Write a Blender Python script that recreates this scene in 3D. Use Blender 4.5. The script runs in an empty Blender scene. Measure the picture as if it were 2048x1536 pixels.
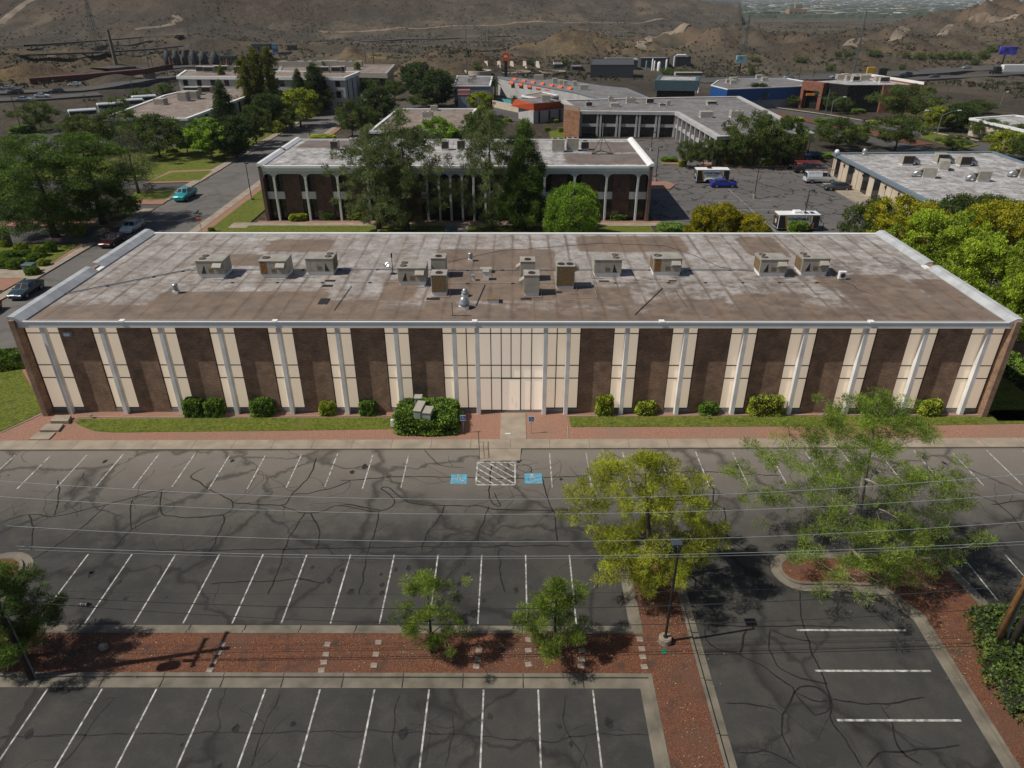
import bpy, bmesh, math, random
import numpy as np
from mathutils import Vector, Matrix, noise
R_ = math.radians
SC = bpy.context.scene
COL = SC.collection
# ------------------------------------------------------------------ camera
F_PX = 1413.0; CAM_H = 30.5; PITCH = R_(28.84); YAW = 0.0025
cd = bpy.data.cameras.new("camera"); cam = bpy.data.objects.new("camera", cd); COL.objects.link(cam)
cd.sensor_fit = 'HORIZONTAL'; cd.sensor_width = 36.0; cd.lens = 36.0 * F_PX / 2048.0
cd.clip_start = 0.5; cd.clip_end = 40000
cam.location = (0, 0, CAM_H); cam.rotation_euler = (math.pi/2 - PITCH, 0, YAW)
SC.camera = cam
# ------------------------------------------------------------------ world, sun
SUN_EL = 52.0; SUN_DIR_TO = Vector((-0.98, -0.195, 0)).normalized()   # horizontal direction towards the sun
w = bpy.data.worlds.new("World"); SC.world = w; w.use_nodes = True
nt = w.node_tree; bg = nt.nodes['Background']
sky = nt.nodes.new('ShaderNodeTexSky'); sky.sky_type = 'NISHITA'; sky.sun_disc = False
sky.sun_elevation = R_(SUN_EL); sky.sun_rotation = math.atan2(SUN_DIR_TO.x, SUN_DIR_TO.y)
nt.links.new(sky.outputs[0], bg.inputs[0]); bg.inputs[1].default_value = 0.055
sl = bpy.data.lights.new("sun", 'SUN'); sl.energy = 4.2; sl.angle = R_(0.5); sl.color = (1.0, 0.95, 0.86)
so = bpy.data.objects.new("sun", sl); COL.objects.link(so)
tosun = Vector((SUN_DIR_TO.x*math.cos(R_(SUN_EL)), SUN_DIR_TO.y*math.cos(R_(SUN_EL)), math.sin(R_(SUN_EL))))
so.rotation_euler = tosun.to_track_quat('Z', 'Y').to_euler(); so.location = (-60, -10, 90)
SC.view_settings.view_transform = 'Standard'; SC.view_settings.look = 'None'
SC.view_settings.exposure = -0.05; SC.view_settings.gamma = 1.0
SC.render.engine = 'CYCLES'
SC.render.resolution_x = 1024; SC.render.resolution_y = 768
# ------------------------------------------------------------------ pixel -> world helpers (only used to measure positions on known planes)
CM = Matrix.Rotation(YAW, 3, 'Z') @ Matrix.Rotation(math.pi/2 - PITCH, 3, 'X')
def ray(px, py): return CM @ Vector(((px-1024)/F_PX, -(py-768)/F_PX, -1.0))
def G(px, py, z=0.0):
    d = ray(px, py); t = (z-CAM_H)/d.z
    return Vector((d.x*t, d.y*t, z))
def AY(px, py, Y):
    d = ray(px, py); t = Y/d.y
    return Vector((d.x*t, Y, CAM_H + d.z*t))
def scale_at(Y, z=0): return (Y*math.cos(PITCH) + (CAM_H-z)*math.sin(PITCH))/F_PX    # metres per pixel
def ss(a, b, x):
    t = min(1.0, max(0.0, (x-a)/(b-a))); return t*t*(3-2*t)
# ------------------------------------------------------------------ materials
MATS = {}
def newmat(name):
    m = bpy.data.materials.new(name); m.use_nodes = True; MATS[name] = m
    return m, m.node_tree, m.node_tree.nodes['Principled BSDF']
def N(nt, t, **kw):
    n = nt.nodes.new(t)
    for k, v in kw.items(): setattr(n, k, v)
    return n
def c4(c): return (c[0], c[1], c[2], 1.0)
def flat(name, c, rough=0.6, metal=0.0, var=0.12, scale=3.0, bump=0.0, coat=0.0, spec=0.5):
    """base colour broken up by two noises (dirt, weathering)"""
    m, nt, b = newmat(name)
    tc = N(nt, 'ShaderNodeTexCoord')
    n1 = N(nt, 'ShaderNodeTexNoise'); n1.inputs['Scale'].default_value = scale; n1.inputs['Detail'].default_value = 6
    nt.links.new(tc.outputs['Object'], n1.inputs['Vector'])
    mr = N(nt, 'ShaderNodeMapRange'); mr.inputs[1].default_value = .3; mr.inputs[2].default_value = .7
    mr.inputs[3].default_value = 1-var*1.6; mr.inputs[4].default_value = 1+var
    nt.links.new(n1.outputs[0], mr.inputs[0])
    mx = N(nt, 'ShaderNodeMix', data_type='RGBA', blend_type='MULTIPLY'); mx.inputs[0].default_value = 1
    mx.inputs[6].default_value = c4(c); nt.links.new(mr.outputs[0], mx.inputs[7])
    nt.links.new(mx.outputs[2], b.inputs['Base Color'])
    b.inputs['Roughness'].default_value = rough; b.inputs['Metallic'].default_value = metal
    b.inputs['Coat Weight'].default_value = coat; b.inputs['Specular IOR Level'].default_value = spec
    if bump:
        bp = N(nt, 'ShaderNodeBump'); bp.inputs['Strength'].default_value = bump
        nt.links.new(n1.outputs[0], bp.inputs['Height']); nt.links.new(bp.outputs[0], b.inputs['Normal'])
    return m
def ramp_mat(name, stops, scale, rough=0.9, detail=8, bump=0.0, bscale=None, second=None, warp=None, coord='pos'):
    """noise -> colour ramp in world position; optional second noise layer (scale, colour, lo, hi)"""
    m, nt, b = newmat(name)
    ge = N(nt, 'ShaderNodeNewGeometry')
    n1 = N(nt, 'ShaderNodeTexNoise'); n1.inputs['Scale'].default_value = scale; n1.inputs['Detail'].default_value = detail
    nt.links.new(ge.outputs['Position'], n1.inputs['Vector'])
    cr = N(nt, 'ShaderNodeValToRGB'); e = cr.color_ramp.elements
    e[0].position, e[0].color = stops[0][0], c4(stops[0][1]); e[1].position, e[1].color = stops[-1][0], c4(stops[-1][1])
    for p, c in stops[1:-1]:
        q = e.new(p); q.color = c4(c)
    nt.links.new(n1.outputs[0], cr.inputs[0]); out = cr.outputs[0]
    for (s, c, lo, hi) in (second or []):
        n2 = N(nt, 'ShaderNodeTexNoise'); n2.inputs['Scale'].default_value = s; n2.inputs['Detail'].default_value = 7
        nt.links.new(ge.outputs['Position'], n2.inputs['Vector'])
        mr = N(nt, 'ShaderNodeMapRange'); mr.inputs[1].default_value = lo; mr.inputs[2].default_value = hi
        nt.links.new(n2.outputs[0], mr.inputs[0])
        mx = N(nt, 'ShaderNodeMix', data_type='RGBA'); nt.links.new(mr.outputs[0], mx.inputs[0])
        nt.links.new(out, mx.inputs[6]); mx.inputs[7].default_value = c4(c); out = mx.outputs[2]
    nt.links.new(out, b.inputs['Base Color']); b.inputs['Roughness'].default_value = rough
    b.inputs['Specular IOR Level'].default_value = 0.2
    if bump:
        n3 = N(nt, 'ShaderNodeTexNoise'); n3.inputs['Scale'].default_value = bscale or scale*6; n3.inputs['Detail'].default_value = 4
        nt.links.new(ge.outputs['Position'], n3.inputs['Vector'])
        bp = N(nt, 'ShaderNodeBump'); bp.inputs['Strength'].default_value = bump; bp.inputs['Distance'].default_value = .05
        nt.links.new(n3.outputs[0], bp.inputs['Height']); nt.links.new(bp.outputs[0], b.inputs['Normal'])
    m['out'] = 0
    return m
def brickmat(name, c1, c2, mortar, bw=0.22, bh=0.075):
    m, nt, b = newmat(name)
    ge = N(nt, 'ShaderNodeNewGeometry'); sp = N(nt, 'ShaderNodeSeparateXYZ'); nt.links.new(ge.outputs['Position'], sp.inputs[0])
    ad = N(nt, 'ShaderNodeMath', operation='ADD'); nt.links.new(sp.outputs[0], ad.inputs[0]); nt.links.new(sp.outputs[1], ad.inputs[1])
    cb = N(nt, 'ShaderNodeCombineXYZ'); nt.links.new(ad.outputs[0], cb.inputs[0]); nt.links.new(sp.outputs[2], cb.inputs[1])
    bt = N(nt, 'ShaderNodeTexBrick'); bt.inputs['Scale'].default_value = 1; bt.inputs['Brick Width'].default_value = bw
    bt.inputs['Row Height'].default_value = bh; bt.inputs['Mortar Size'].default_value = .012
    bt.inputs['Color1'].default_value = c4(c1); bt.inputs['Color2'].default_value = c4(c2); bt.inputs['Mortar'].default_value = c4(mortar)
    nt.links.new(cb.outputs[0], bt.inputs['Vector'])
    n1 = N(nt, 'ShaderNodeTexNoise'); n1.inputs['Scale'].default_value = 1.1; n1.inputs['Detail'].default_value = 8
    nt.links.new(ge.outputs['Position'], n1.inputs['Vector'])
    mr = N(nt, 'ShaderNodeMapRange'); mr.inputs[1].default_value = .3; mr.inputs[2].default_value = .7; mr.inputs[3].default_value = .7; mr.inputs[4].default_value = 1.3
    nt.links.new(n1.outputs[0], mr.inputs[0])
    mx = N(nt, 'ShaderNodeMix', data_type='RGBA', blend_type='MULTIPLY'); mx.inputs[0].default_value = 1
    nt.links.new(bt.outputs[0], mx.inputs[6]); nt.links.new(mr.outputs[0], mx.inputs[7])
    nt.links.new(mx.outputs[2], b.inputs['Base Color']); b.inputs['Roughness'].default_value = .9
    bp = N(nt, 'ShaderNodeBump'); bp.inputs['Strength'].default_value = .5; bp.inputs['Distance'].default_value = .02
    nt.links.new(bt.outputs['Fac'], bp.inputs['Height']); bp.invert = True; nt.links.new(bp.outputs[0], b.inputs['Normal'])
    return m
def leafmat(name, dark, light, transl=0.38):
    m, nt, b = newmat(name)
    at = N(nt, 'ShaderNodeAttribute'); at.attribute_name = 'tint'
    mx = N(nt, 'ShaderNodeMix', data_type='RGBA'); nt.links.new(at.outputs['Fac'], mx.inputs[0])
    mx.inputs[6].default_value = c4(dark); mx.inputs[7].default_value = c4(light)
    nt.links.new(mx.outputs[2], b.inputs['Base Color']); b.inputs['Roughness'].default_value = .6
    b.inputs['Specular IOR Level'].default_value = .25
    tr = N(nt, 'ShaderNodeBsdfTranslucent'); nt.links.new(mx.outputs[2], tr.inputs[0])
    ms = N(nt, 'ShaderNodeMixShader'); ms.inputs[0].default_value = transl
    nt.links.new(b.outputs[0], ms.inputs[1]); nt.links.new(tr.outputs[0], ms.inputs[2])
    nt.links.new(ms.outputs[0], nt.nodes['Material Output'].inputs[0])
    return m
# asphalt: dark, patched, with the pale dust of old repairs and (optionally) a net of cracks
def asphalt(name, base, dust, crack=0.0, cscale=0.35, glow_band=None):
    m, nt, b = newmat(name); L = nt.links.new
    ge = N(nt, 'ShaderNodeNewGeometry')
    def noise_(s, d=8, rough=.6):
        n = N(nt, 'ShaderNodeTexNoise'); n.inputs['Scale'].default_value = s; n.inputs['Detail'].default_value = d; n.inputs['Roughness'].default_value = rough
        L(ge.outputs['Position'], n.inputs['Vector']); return n
    def rng(sock, a, b_, c, d):
        r = N(nt, 'ShaderNodeMapRange'); r.inputs[1].default_value = a; r.inputs[2].default_value = b_; r.inputs[3].default_value = c; r.inputs[4].default_value = d
        L(sock, r.inputs[0]); return r.outputs[0]
    def mixc(f, a, b_, mode='MIX'):
        x = N(nt, 'ShaderNodeMix', data_type='RGBA', blend_type=mode)
        if isinstance(f, float): x.inputs[0].default_value = f
        else: L(f, x.inputs[0])
        for i, v in ((6, a), (7, b_)):
            if isinstance(v, tuple): x.inputs[i].default_value = c4(v)
            else: L(v, x.inputs[i])
        return x.outputs[2]
    big = noise_(.09, 6); mid = noise_(.6, 9, .7); fine = noise_(14, 4, .8)
    c = mixc(rng(big.outputs[0], .4, .62, 0, .55), base, dust)
    c = mixc(rng(mid.outputs[0], .47, .68, 0, .65), c, dust)
    st_ = noise_(1.7, 10, .8); c = mixc(rng(st_.outputs[0], .60, .74, 0, .6), c, tuple(x*1.5 for x in dust)); c = mixc(rng(noise_(.45, 4, .5).outputs[0], .64, .72, 0, .5), c, tuple(x*.45 for x in base))
    if glow_band:   # (y0, y1, colour): bright glow along the building, painted in as paler asphalt
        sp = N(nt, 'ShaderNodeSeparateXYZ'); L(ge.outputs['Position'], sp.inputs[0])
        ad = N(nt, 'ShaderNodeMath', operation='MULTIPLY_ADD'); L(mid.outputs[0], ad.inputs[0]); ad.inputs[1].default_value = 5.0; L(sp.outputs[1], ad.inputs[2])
        c = mixc(rng(ad.outputs[0], glow_band[0]+2.5, glow_band[1]+2.5, 0, 1), c, glow_band[2])
    c = mixc(1.0, c, rng(fine.outputs[0], .25, .75, .72, 1.28), 'MULTIPLY')
    if crack:
        wv = N(nt, 'ShaderNodeTexNoise'); wv.inputs['Scale'].default_value = .5; wv.inputs['Detail'].default_value = 4
        L(ge.outputs['Position'], wv.inputs['Vector'])
        vm = N(nt, 'ShaderNodeVectorMath', operation='MULTIPLY_ADD'); L(wv.outputs['Color'], vm.inputs[0]); vm.inputs[1].default_value = (3.2, 3.2, 0); L(ge.outputs['Position'], vm.inputs[2])
        vo = N(nt, 'ShaderNodeTexVoronoi', feature='DISTANCE_TO_EDGE'); vo.inputs['Scale'].default_value = cscale
        L(vm.outputs[0], vo.inputs['Vector'])
        wd = noise_(.25, 3)
        r = N(nt, 'ShaderNodeMapRange'); r.inputs[1].default_value = 0; L(rng(wd.outputs[0], .35, .65, .012, .06), r.inputs[2]); r.inputs[3].default_value = crack; r.inputs[4].default_value = 0
        L(vo.outputs['Distance'], r.inputs[0])
        c = mixc(r.outputs[0], c, (.012, .011, .011))
    L(c, b.inputs['Base Color']); b.inputs['Roughness'].default_value = .88; b.inputs['Specular IOR Level'].default_value = .25
    bp = N(nt, 'ShaderNodeBump'); bp.inputs['Strength'].default_value = .35; bp.inputs['Distance'].default_value = .02
    L(fine.outputs[0], bp.inputs['Height']); L(bp.outputs[0], b.inputs['Normal'])
    return m
# ------------------------------------------------------------------ mesh builder
class MB:
    def __init__(s): s.v = []; s.f = []; s.m = []; s.cur = 0
    def add(s, vs, fs):
        o = len(s.v); s.v += [tuple(v) for v in vs]
        for f in fs: s.f.append(tuple(i+o for i in f)); s.m.append(s.cur)
    def box(s, x0, x1, y0, y1, z0, z1, rot=0, c=(0, 0)):
        P = [(x, y, z) for z in (z0, z1) for x, y in ((x0, y0), (x1, y0), (x1, y1), (x0, y1))]
        if rot:
            cs, sn = math.cos(rot), math.sin(rot)
            P = [(c[0]+(x-c[0])*cs-(y-c[1])*sn, c[1]+(x-c[0])*sn+(y-c[1])*cs, z) for x, y, z in P]
        s.add(P, [(0, 3, 2, 1), (4, 5, 6, 7), (0, 1, 5, 4), (1, 2, 6, 5), (2, 3, 7, 6), (3, 0, 4, 7)])
    def bbox(s, x0, x1, y0, y1, z0, z1, r=.02):
        """box with chamfered vertical and top edges"""
        pts = [(x0+r, y0), (x1-r, y0), (x1, y0+r), (x1, y1-r), (x1-r, y1), (x0+r, y1), (x0, y1-r), (x0, y0+r)]
        top = [(min(max(x, x0+r), x1-r), min(max(y, y0+r), y1-r)) for x, y in pts]
        n = 8; V = [(x, y, z0) for x, y in pts]+[(x, y, z1-r) for x, y in pts]+[(x, y, z1) for x, y in top]
        Fs = [tuple(range(n-1, -1, -1)), tuple(range(2*n, 3*n))]
        for k in (0, n):
            for i in range(n):
                j = (i+1) % n; Fs.append((k+i, k+j, k+n+j, k+n+i))
        s.add(V, Fs)
    def prism(s, pts, z0, z1, bottom=False):
        n = len(pts); a = sum(pts[i][0]*pts[(i+1) % n][1]-pts[(i+1) % n][0]*pts[i][1] for i in range(n))
        if a < 0: pts = pts[::-1]
        V = [(p[0], p[1], z0) for p in pts]+[(p[0], p[1], z1) for p in pts]
        Fs = [tuple(range(n, 2*n))]+[(i, (i+1) % n, n+(i+1) % n, n+i) for i in range(n)]
        if bottom: Fs.append(tuple(range(n-1, -1, -1)))
        s.add(V, Fs)
    def sheet(s, pts, z):
        n = len(pts); a = sum(pts[i][0]*pts[(i+1) % n][1]-pts[(i+1) % n][0]*pts[i][1] for i in range(n))
        if a < 0: pts = pts[::-1]
        s.add([(p[0], p[1], z) for p in pts], [tuple(range(n))])
    def quad(s, a, b, c, d): s.add([a, b, c, d], [(0, 1, 2, 3)])
    def tube(s, pts, rad, n=6, cap=True):
        pts = [Vector(p) for p in pts]
        if not isinstance(rad, (list, tuple)): rad = [rad]*len(pts)
        V = []; up = Vector((0, 0, 1))
        for i, p in enumerate(pts):
            d = (pts[min(i+1, len(pts)-1)]-pts[max(i-1, 0)]).normalized()
            a = d.cross(up if abs(d.z) < .95 else Vector((1, 0, 0))).normalized(); b_ = a.cross(d).normalized()
            for k in range(n):
                t = 2*math.pi*k/n; V.append(p+(a*math.cos(t)+b_*math.sin(t))*rad[i])
        Fs = []
        for i in range(len(pts)-1):
            for k in range(n):
                k2 = (k+1) % n; Fs.append((i*n+k2, i*n+k, (i+1)*n+k, (i+1)*n+k2))
        if cap: Fs.append(tuple(range(n))); Fs.append(tuple(range(len(pts)*n-1, (len(pts)-1)*n-1, -1)))
        s.add(V, Fs)
    def lathe(s, c, prof, n=16):
        """prof = [(r,z)...]"""
        V = []; Fs = []
        for r, z in prof:
            for k in range(n):
                t = 2*math.pi*k/n; V.append((c[0]+r*math.cos(t), c[1]+r*math.sin(t), c[2]+z))
        for i in range(len(prof)-1):
            for k in range(n):
                k2 = (k+1) % n; Fs.append((i*n+k, i*n+k2, (i+1)*n+k2, (i+1)*n+k))
        Fs.append(tuple(range(n-1, -1, -1))); Fs.append(tuple((len(prof)-1)*n+k for k in range(n)))
        s.add(V, Fs)
    def ribbon(s, pts, w, z, taper=False):
        n = len(pts); L = []; Rr = []
        for i in range(n):
            a = pts[max(i-1, 0)]; b_ = pts[min(i+1, n-1)]
            dx, dy = b_[0]-a[0], b_[1]-a[1]; l = math.hypot(dx, dy) or 1; nx, ny = -dy/l, dx/l
            ww = (w[i] if isinstance(w, list) else w)/2
            zz = z(pts[i][0], pts[i][1]) if callable(z) else z
            L.append((pts[i][0]+nx*ww, pts[i][1]+ny*ww, zz)); Rr.append((pts[i][0]-nx*ww, pts[i][1]-ny*ww, zz))
        V = L+Rr; s.add(V, [(n+i, n+i+1, i+1, i) for i in range(n-1)])
    def build(s, name, mat, parent=None, smooth=False, local=False):
        me = bpy.data.meshes.new(name); v = s.v
        if parent is not None and not local:
            l = parent.location; v = [(a-l.x, b_-l.y, c-l.z) for a, b_, c in v]
        me.from_pydata(v, [], s.f); mats = mat if isinstance(mat, (list, tuple)) else [mat]
        for m in mats: me.materials.append(m)
        if len(mats) > 1: me.polygons.foreach_set('material_index', s.m)
        if smooth: me.polygons.foreach_set('use_smooth', [True]*len(me.polygons))
        me.update()
        o = bpy.data.objects.new(name, me); COL.objects.link(o)
        if parent is not None: o.parent = parent
        return o
def tag(o, label=None, cat=None, group=None, kind=None):
    if label: o['label'] = label
    if cat: o['category'] = cat
    if group: o['group'] = group
    if kind: o['kind'] = kind
    return o
def struct(o): o['kind'] = 'structure'; return o
def thing(name, loc, label, cat, group=None, rz=0.0):
    o = bpy.data.objects.new(name, None); COL.objects.link(o); o.location = loc; o.rotation_euler = (0, 0, rz)
    o.empty_display_size = .3
    return tag(o, label, cat, group)
def copy_tree(o, loc=None, rz=None, sc=None, label=None, parent=None, name=None, cat=None):
    c = o.copy(); COL.objects.link(c)
    if parent is not None: c.parent = parent
    if loc is not None: c.location = loc
    if rz is not None: c.rotation_euler = (0, 0, rz)
    if sc is not None: c.scale = sc if isinstance(sc, (tuple, list)) else (sc, sc, sc)
    if label: c['label'] = label
    if cat: c['category'] = cat
    for ch in list(o.children): copy_tree(ch, parent=c)
    return c
def text_mesh(name, body, size, mat, parent, loc, rot, ext=0.003, sx=1.0, bold=.0):
    cu = bpy.data.curves.new(name, 'FONT'); cu.body = body; cu.size = size; cu.extrude = ext; cu.align_x = 'CENTER'; cu.align_y = 'CENTER'; cu.offset = bold
    t = bpy.data.objects.new(name, cu); COL.objects.link(t)
    bpy.context.view_layer.update()
    me = bpy.data.meshes.new_from_object(t); bpy.data.objects.remove(t); bpy.data.curves.remove(cu)
    me.materials.clear(); me.materials.append(mat)
    o = bpy.data.objects.new(name, me); COL.objects.link(o); o.parent = parent; o.location = loc; o.rotation_euler = rot; o.scale = (sx, 1, 1)
    return o
# ------------------------------------------------------------------ palette
M_white = flat('white_paint', (.78, .775, .76), .5, var=.045, scale=.6)
M_conc = flat('concrete', (.31, .255, .195), .9, var=.15, scale=.8)
M_kerb = flat('kerb_concrete', (.175, .152, .115), .9, var=.25, scale=.9, bump=.1)
M_brick = brickmat('dark_brown_brick', (.37, .215, .135), (.225, .125, .078), (.20, .15, .11))
M_brick2 = brickmat('red_brown_brick', (.16, .075, .052), (.075, .035, .028), (.14, .10, .085))
M_brick3 = brickmat('orange_brown_brick', (.30, .145, .075), (.22, .10, .055), (.2, .13, .09))
M_brick4 = brickmat('rust_brick', (.27, .10, .06), (.20, .075, .045), (.18, .09, .06))
M_dark = flat('dark_glass', (.018, .018, .02), .12, var=.1, spec=.6)
M_black = flat('black_metal', (.02, .02, .022), .45, var=.1)
M_mull = flat('bronze_mullion', (.028, .022, .02), .4, var=.1)
M_galv = flat('galvanised_metal', (.42, .43, .44), .35, .6, var=.2, scale=4)
M_unit = flat('beige_unit_paint', (.37, .34, .285), .55, var=.14, scale=1.5)
M_unit_top = flat('beige_unit_top', (.33, .30, .26), .6, var=.2, scale=1.1)
M_rust = flat('rusty_coil', (.25, .115, .035), .8, var=.35, scale=6)
M_coil = flat('brown_coil', (.19, .125, .06), .8, var=.3, scale=8)
M_fan = flat('fan_guard', (.05, .03, .025), .6, var=.3, scale=9)
M_wood = flat('weathered_pole_wood', (.16, .095, .05), .85, var=.35, scale=2.5, bump=.3)
M_wood2 = flat('orange_pole_wood', (.30, .15, .055), .8, var=.3, scale=2.5, bump=.3)
M_wood3 = flat('dark_pole_wood', (.045, .035, .026), .85, var=.35, scale=2.5, bump=.3)
M_wire = flat('aluminium_wire', (.36, .39, .40), .5, .2, var=.1)
M_wireb = flat('black_cable', (.03, .03, .03), .6)
M_line = flat('road_paint', (.43, .42, .39), .8, var=.5, scale=3.5)
M_line2 = flat('worn_road_paint', (.30, .29, .27), .8, var=.5, scale=1.6)
M_blue = flat('blue_paint', (.10, .33, .47), .8, var=.25, scale=3)
M_seal = flat('crack_sealant', (.020, .019, .018), .85, spec=.2, var=.3, scale=3)
M_sealo = flat('old_crack_sealant', (.030, .029, .027), .9, spec=.2, var=.3, scale=3)
M_asph = asphalt('parking_asphalt', (.040, .039, .0365), (.078, .072, .063), .6, .13, glow_band=(34.5, 44.5, (.19, .168, .143)))
M_asph2 = asphalt('old_asphalt', (.105, .096, .092), (.15, .138, .13), 1.0, .27)
M_street = asphalt('street_asphalt', (.125, .115, .105), (.165, .152, .138), .25, .1)
M_road = asphalt('boulevard_asphalt', (.075, .07, .068), (.10, .095, .09))
M_gravel = ramp_mat('red_lava_gravel', [(.25, (.05, .02, .014)), (.5, (.15, .060, .034)), (.75, (.29, .135, .078))], 17, bump=.9, bscale=26,
                    second=[(.3, (.13, .07, .048), .45, .75), (1.1, (.085, .05, .036), .55, .7), (30, (.33, .17, .11), .62, .72)])
M_gravel2 = ramp_mat('pale_red_gravel', [(.28, (.17, .085, .058)), (.5, (.31, .165, .115)), (.72, (.45, .27, .195))], 15, bump=.8, bscale=24,
                    second=[(.3, (.26, .17, .125), .45, .75)])
M_grass = ramp_mat('lawn_grass', [(.3, (.055, .078, .010)), (.5, (.11, .135, .017)), (.7, (.19, .195, .034))], 5, bump=.8, bscale=30,
                    second=[(.25, (.17, .15, .045), .55, .8), (1.3, (.05, .07, .012), .55, .75)])
M_dirt = ramp_mat('dirt', [(.3, (.16, .11, .075)), (.5, (.25, .175, .12)), (.7, (.33, .25, .18))], .5, bump=.5, second=[(.06, (.13, .11, .07), .5, .7)])
M_track = flat('pale_track', (.20, .155, .112), .95, var=.3, scale=.05)
M_redroof = flat('orange_tile', (.60, .105, .035), .7, var=.2, scale=2)
M_bluegrey = flat('bluegrey_stucco', (.19, .21, .235), .85, var=.1)
M_bluewall = flat('cobalt_cladding', (.01, .07, .24), .6, var=.12)
M_tan = flat('tan_panel', (.52, .44, .34), .85, var=.1, scale=.5)
M_offwhite = flat('offwhite_stucco', (.42, .41, .40), .85, var=.1, scale=.4)
M_browntrim = flat('brown_wall', (.075, .055, .045), .85, var=.15)
M_teal = flat('teal_fascia', (.075, .125, .14), .5, var=.2)
M_green = flat('sign_green', (.01, .18, .10), .5)
M_red = flat('sign_red', (.42, .02, .02), .5)
M_signblue = flat('sign_blue', (.02, .12, .42), .5)
M_signwhite = flat('sign_white', (.75, .75, .75), .5, var=.05)
M_orange = flat('sign_orange', (.75, .085, .02), .5)
M_yellow = flat('sign_yellow', (.55, .33, .03), .5)
M_bark = flat('bark', (.10, .078, .062), .95, var=.35, scale=4, bump=.5)
M_barkl = flat('pale_bark', (.27, .235, .20), .95, var=.3, scale=4, bump=.4)
M_tyre = flat('tyre', (.015, .015, .015), .8)
M_rim = flat('rim', (.35, .35, .36), .35, .7)
M_light = flat('headlight', (.6, .62, .65), .15)
M_tail = flat('taillight', (.35, .015, .012), .25)
M_carglass = flat('car_glass', (.015, .018, .022), .06, var=.05, spec=.8)
def roofmat(name, c1, c2, seam=.55, pitch=1.83, stain=(.13, .082, .058)):
    """rolled roofing: lap seams along Y, painted stain mask from the mesh, rust specks"""
    m, nt, b = newmat(name); L = nt.links.new
    ge = N(nt, 'ShaderNodeNewGeometry')
    def noise_(s, d=8, r=.6, sc=None):
        n = N(nt, 'ShaderNodeTexNoise'); n.inputs['Scale'].default_value = s; n.inputs['Detail'].default_value = d; n.inputs['Roughness'].default_value = r
        if sc:
            v = N(nt, 'ShaderNodeVectorMath', operation='MULTIPLY'); v.inputs[1].default_value = sc; L(ge.outputs['Position'], v.inputs[0]); L(v.outputs[0], n.inputs['Vector'])
        else: L(ge.outputs['Position'], n.inputs['Vector'])
        return n.outputs[0]
    def rng(sock, a, b_, c, d):
        r = N(nt, 'ShaderNodeMapRange'); r.inputs[1].default_value = a; r.inputs[2].default_value = b_; r.inputs[3].default_value = c; r.inputs[4].default_value = d
        L(sock, r.inputs[0]); return r.outputs[0]
    def mixc(f, a, b_, mode='MIX'):
        x = N(nt, 'ShaderNodeMix', data_type='RGBA', blend_type=mode)
        if isinstance(f, float): x.inputs[0].default_value = f
        else: L(f, x.inputs[0])
        for i, v in ((6, a), (7, b_)):
            if isinstance(v, tuple): x.inputs[i].default_value = c4(v)
            else: L(v, x.inputs[i])
        return x.outputs[2]
    def mth(op, a, b_):
        x = N(nt, 'ShaderNodeMath', operation=op)
        for i, v in ((0, a), (1, b_)):
            if isinstance(v, (int, float)): x.inputs[i].default_value = v
            else: L(v, x.inputs[i])
        return x.outputs[0]
    c = mixc(rng(noise_(.25, 7), .4, .62, 0, 1), c1, c2)
    sp = N(nt, 'ShaderNodeSeparateXYZ'); L(ge.outputs['Position'], sp.inputs[0])
    xx = mth('MULTIPLY_ADD', noise_(.4, 3), .25); nt.nodes[-1].inputs[2].default_value = 0
    xw = mth('ADD', sp.outputs[0], xx)
    pg = N(nt, 'ShaderNodeMath', operation='PINGPONG'); L(xw, pg.inputs[0]); pg.inputs[1].default_value = pitch/2
    wdt = rng(noise_(.9, 5, .7, (1, .25, 1)), .38, .66, .05, .42)
    sm = N(nt, 'ShaderNodeMapRange'); L(pg.outputs[0], sm.inputs[0]); sm.inputs[1].default_value = .01; L(wdt, sm.inputs[2]); sm.inputs[3].default_value = seam; sm.inputs[4].default_value = 0
    sms = mth('MULTIPLY', sm.outputs[0], rng(noise_(.18, 3), .38, .55, .45, 1))
    c = mixc(sms, c, (.125, .112, .105))
    at = N(nt, 'ShaderNodeAttribute'); at.attribute_name = 'stain'
    sf = rng(mth('ADD', at.outputs['Fac'], mth('MULTIPLY_ADD', noise_(.9, 9, .72), .9)), .80, 1.12, 0, .85)
    c = mixc(sf, c, mixc(rng(noise_(.55, 9, .75), .40, .62, 0, 1), stain, tuple(x*.55 for x in stain)))
    at2 = N(nt, 'ShaderNodeAttribute'); at2.attribute_name = 'spots'
    c = mixc(rng(mth('MULTIPLY', at2.outputs['Fac'], rng(noise_(1.5, 8, .75), .35, .55, 0, 1)), 0, 1, 0, .75), c, (.115, .085, .07))
    c = mixc(rng(noise_(.7, 10, .8), .56, .70, 0, .7), c, (.14, .105, .08))
    c = mixc(rng(noise_(.22, 9, .8), .57, .66, 0, .6), c, (.12, .092, .072))
    c = mixc(rng(noise_(.5, 6, .7, (.35, 2.2, 1)), .60, .72, 0, .5), c, (.16, .14, .125))
    c = mixc(1.0, c, rng(noise_(6, 6, .8), .25, .75, .82, 1.16), 'MULTIPLY')
    L(c, b.inputs['Base Color']); b.inputs['Roughness'].default_value = .75; b.inputs['Specular IOR Level'].default_value = .3
    return m
M_roof = roofmat('rolled_roofing', (.47, .45, .435), (.335, .315, .30), seam=.9, stain=(.185, .118, .073))
M_roof2 = roofmat('white_roof_coating', (.62, .62, .62), (.43, .43, .43), seam=.4, pitch=3.4)
M_roof3 = roofmat('grey_roof_coating', (.27, .28, .29), (.19, .195, .20), seam=.3, pitch=4.0)
M_roof4 = roofmat('tan_roof_coating', (.36, .30, .26), (.27, .22, .185), seam=.3, pitch=4.0)
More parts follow.
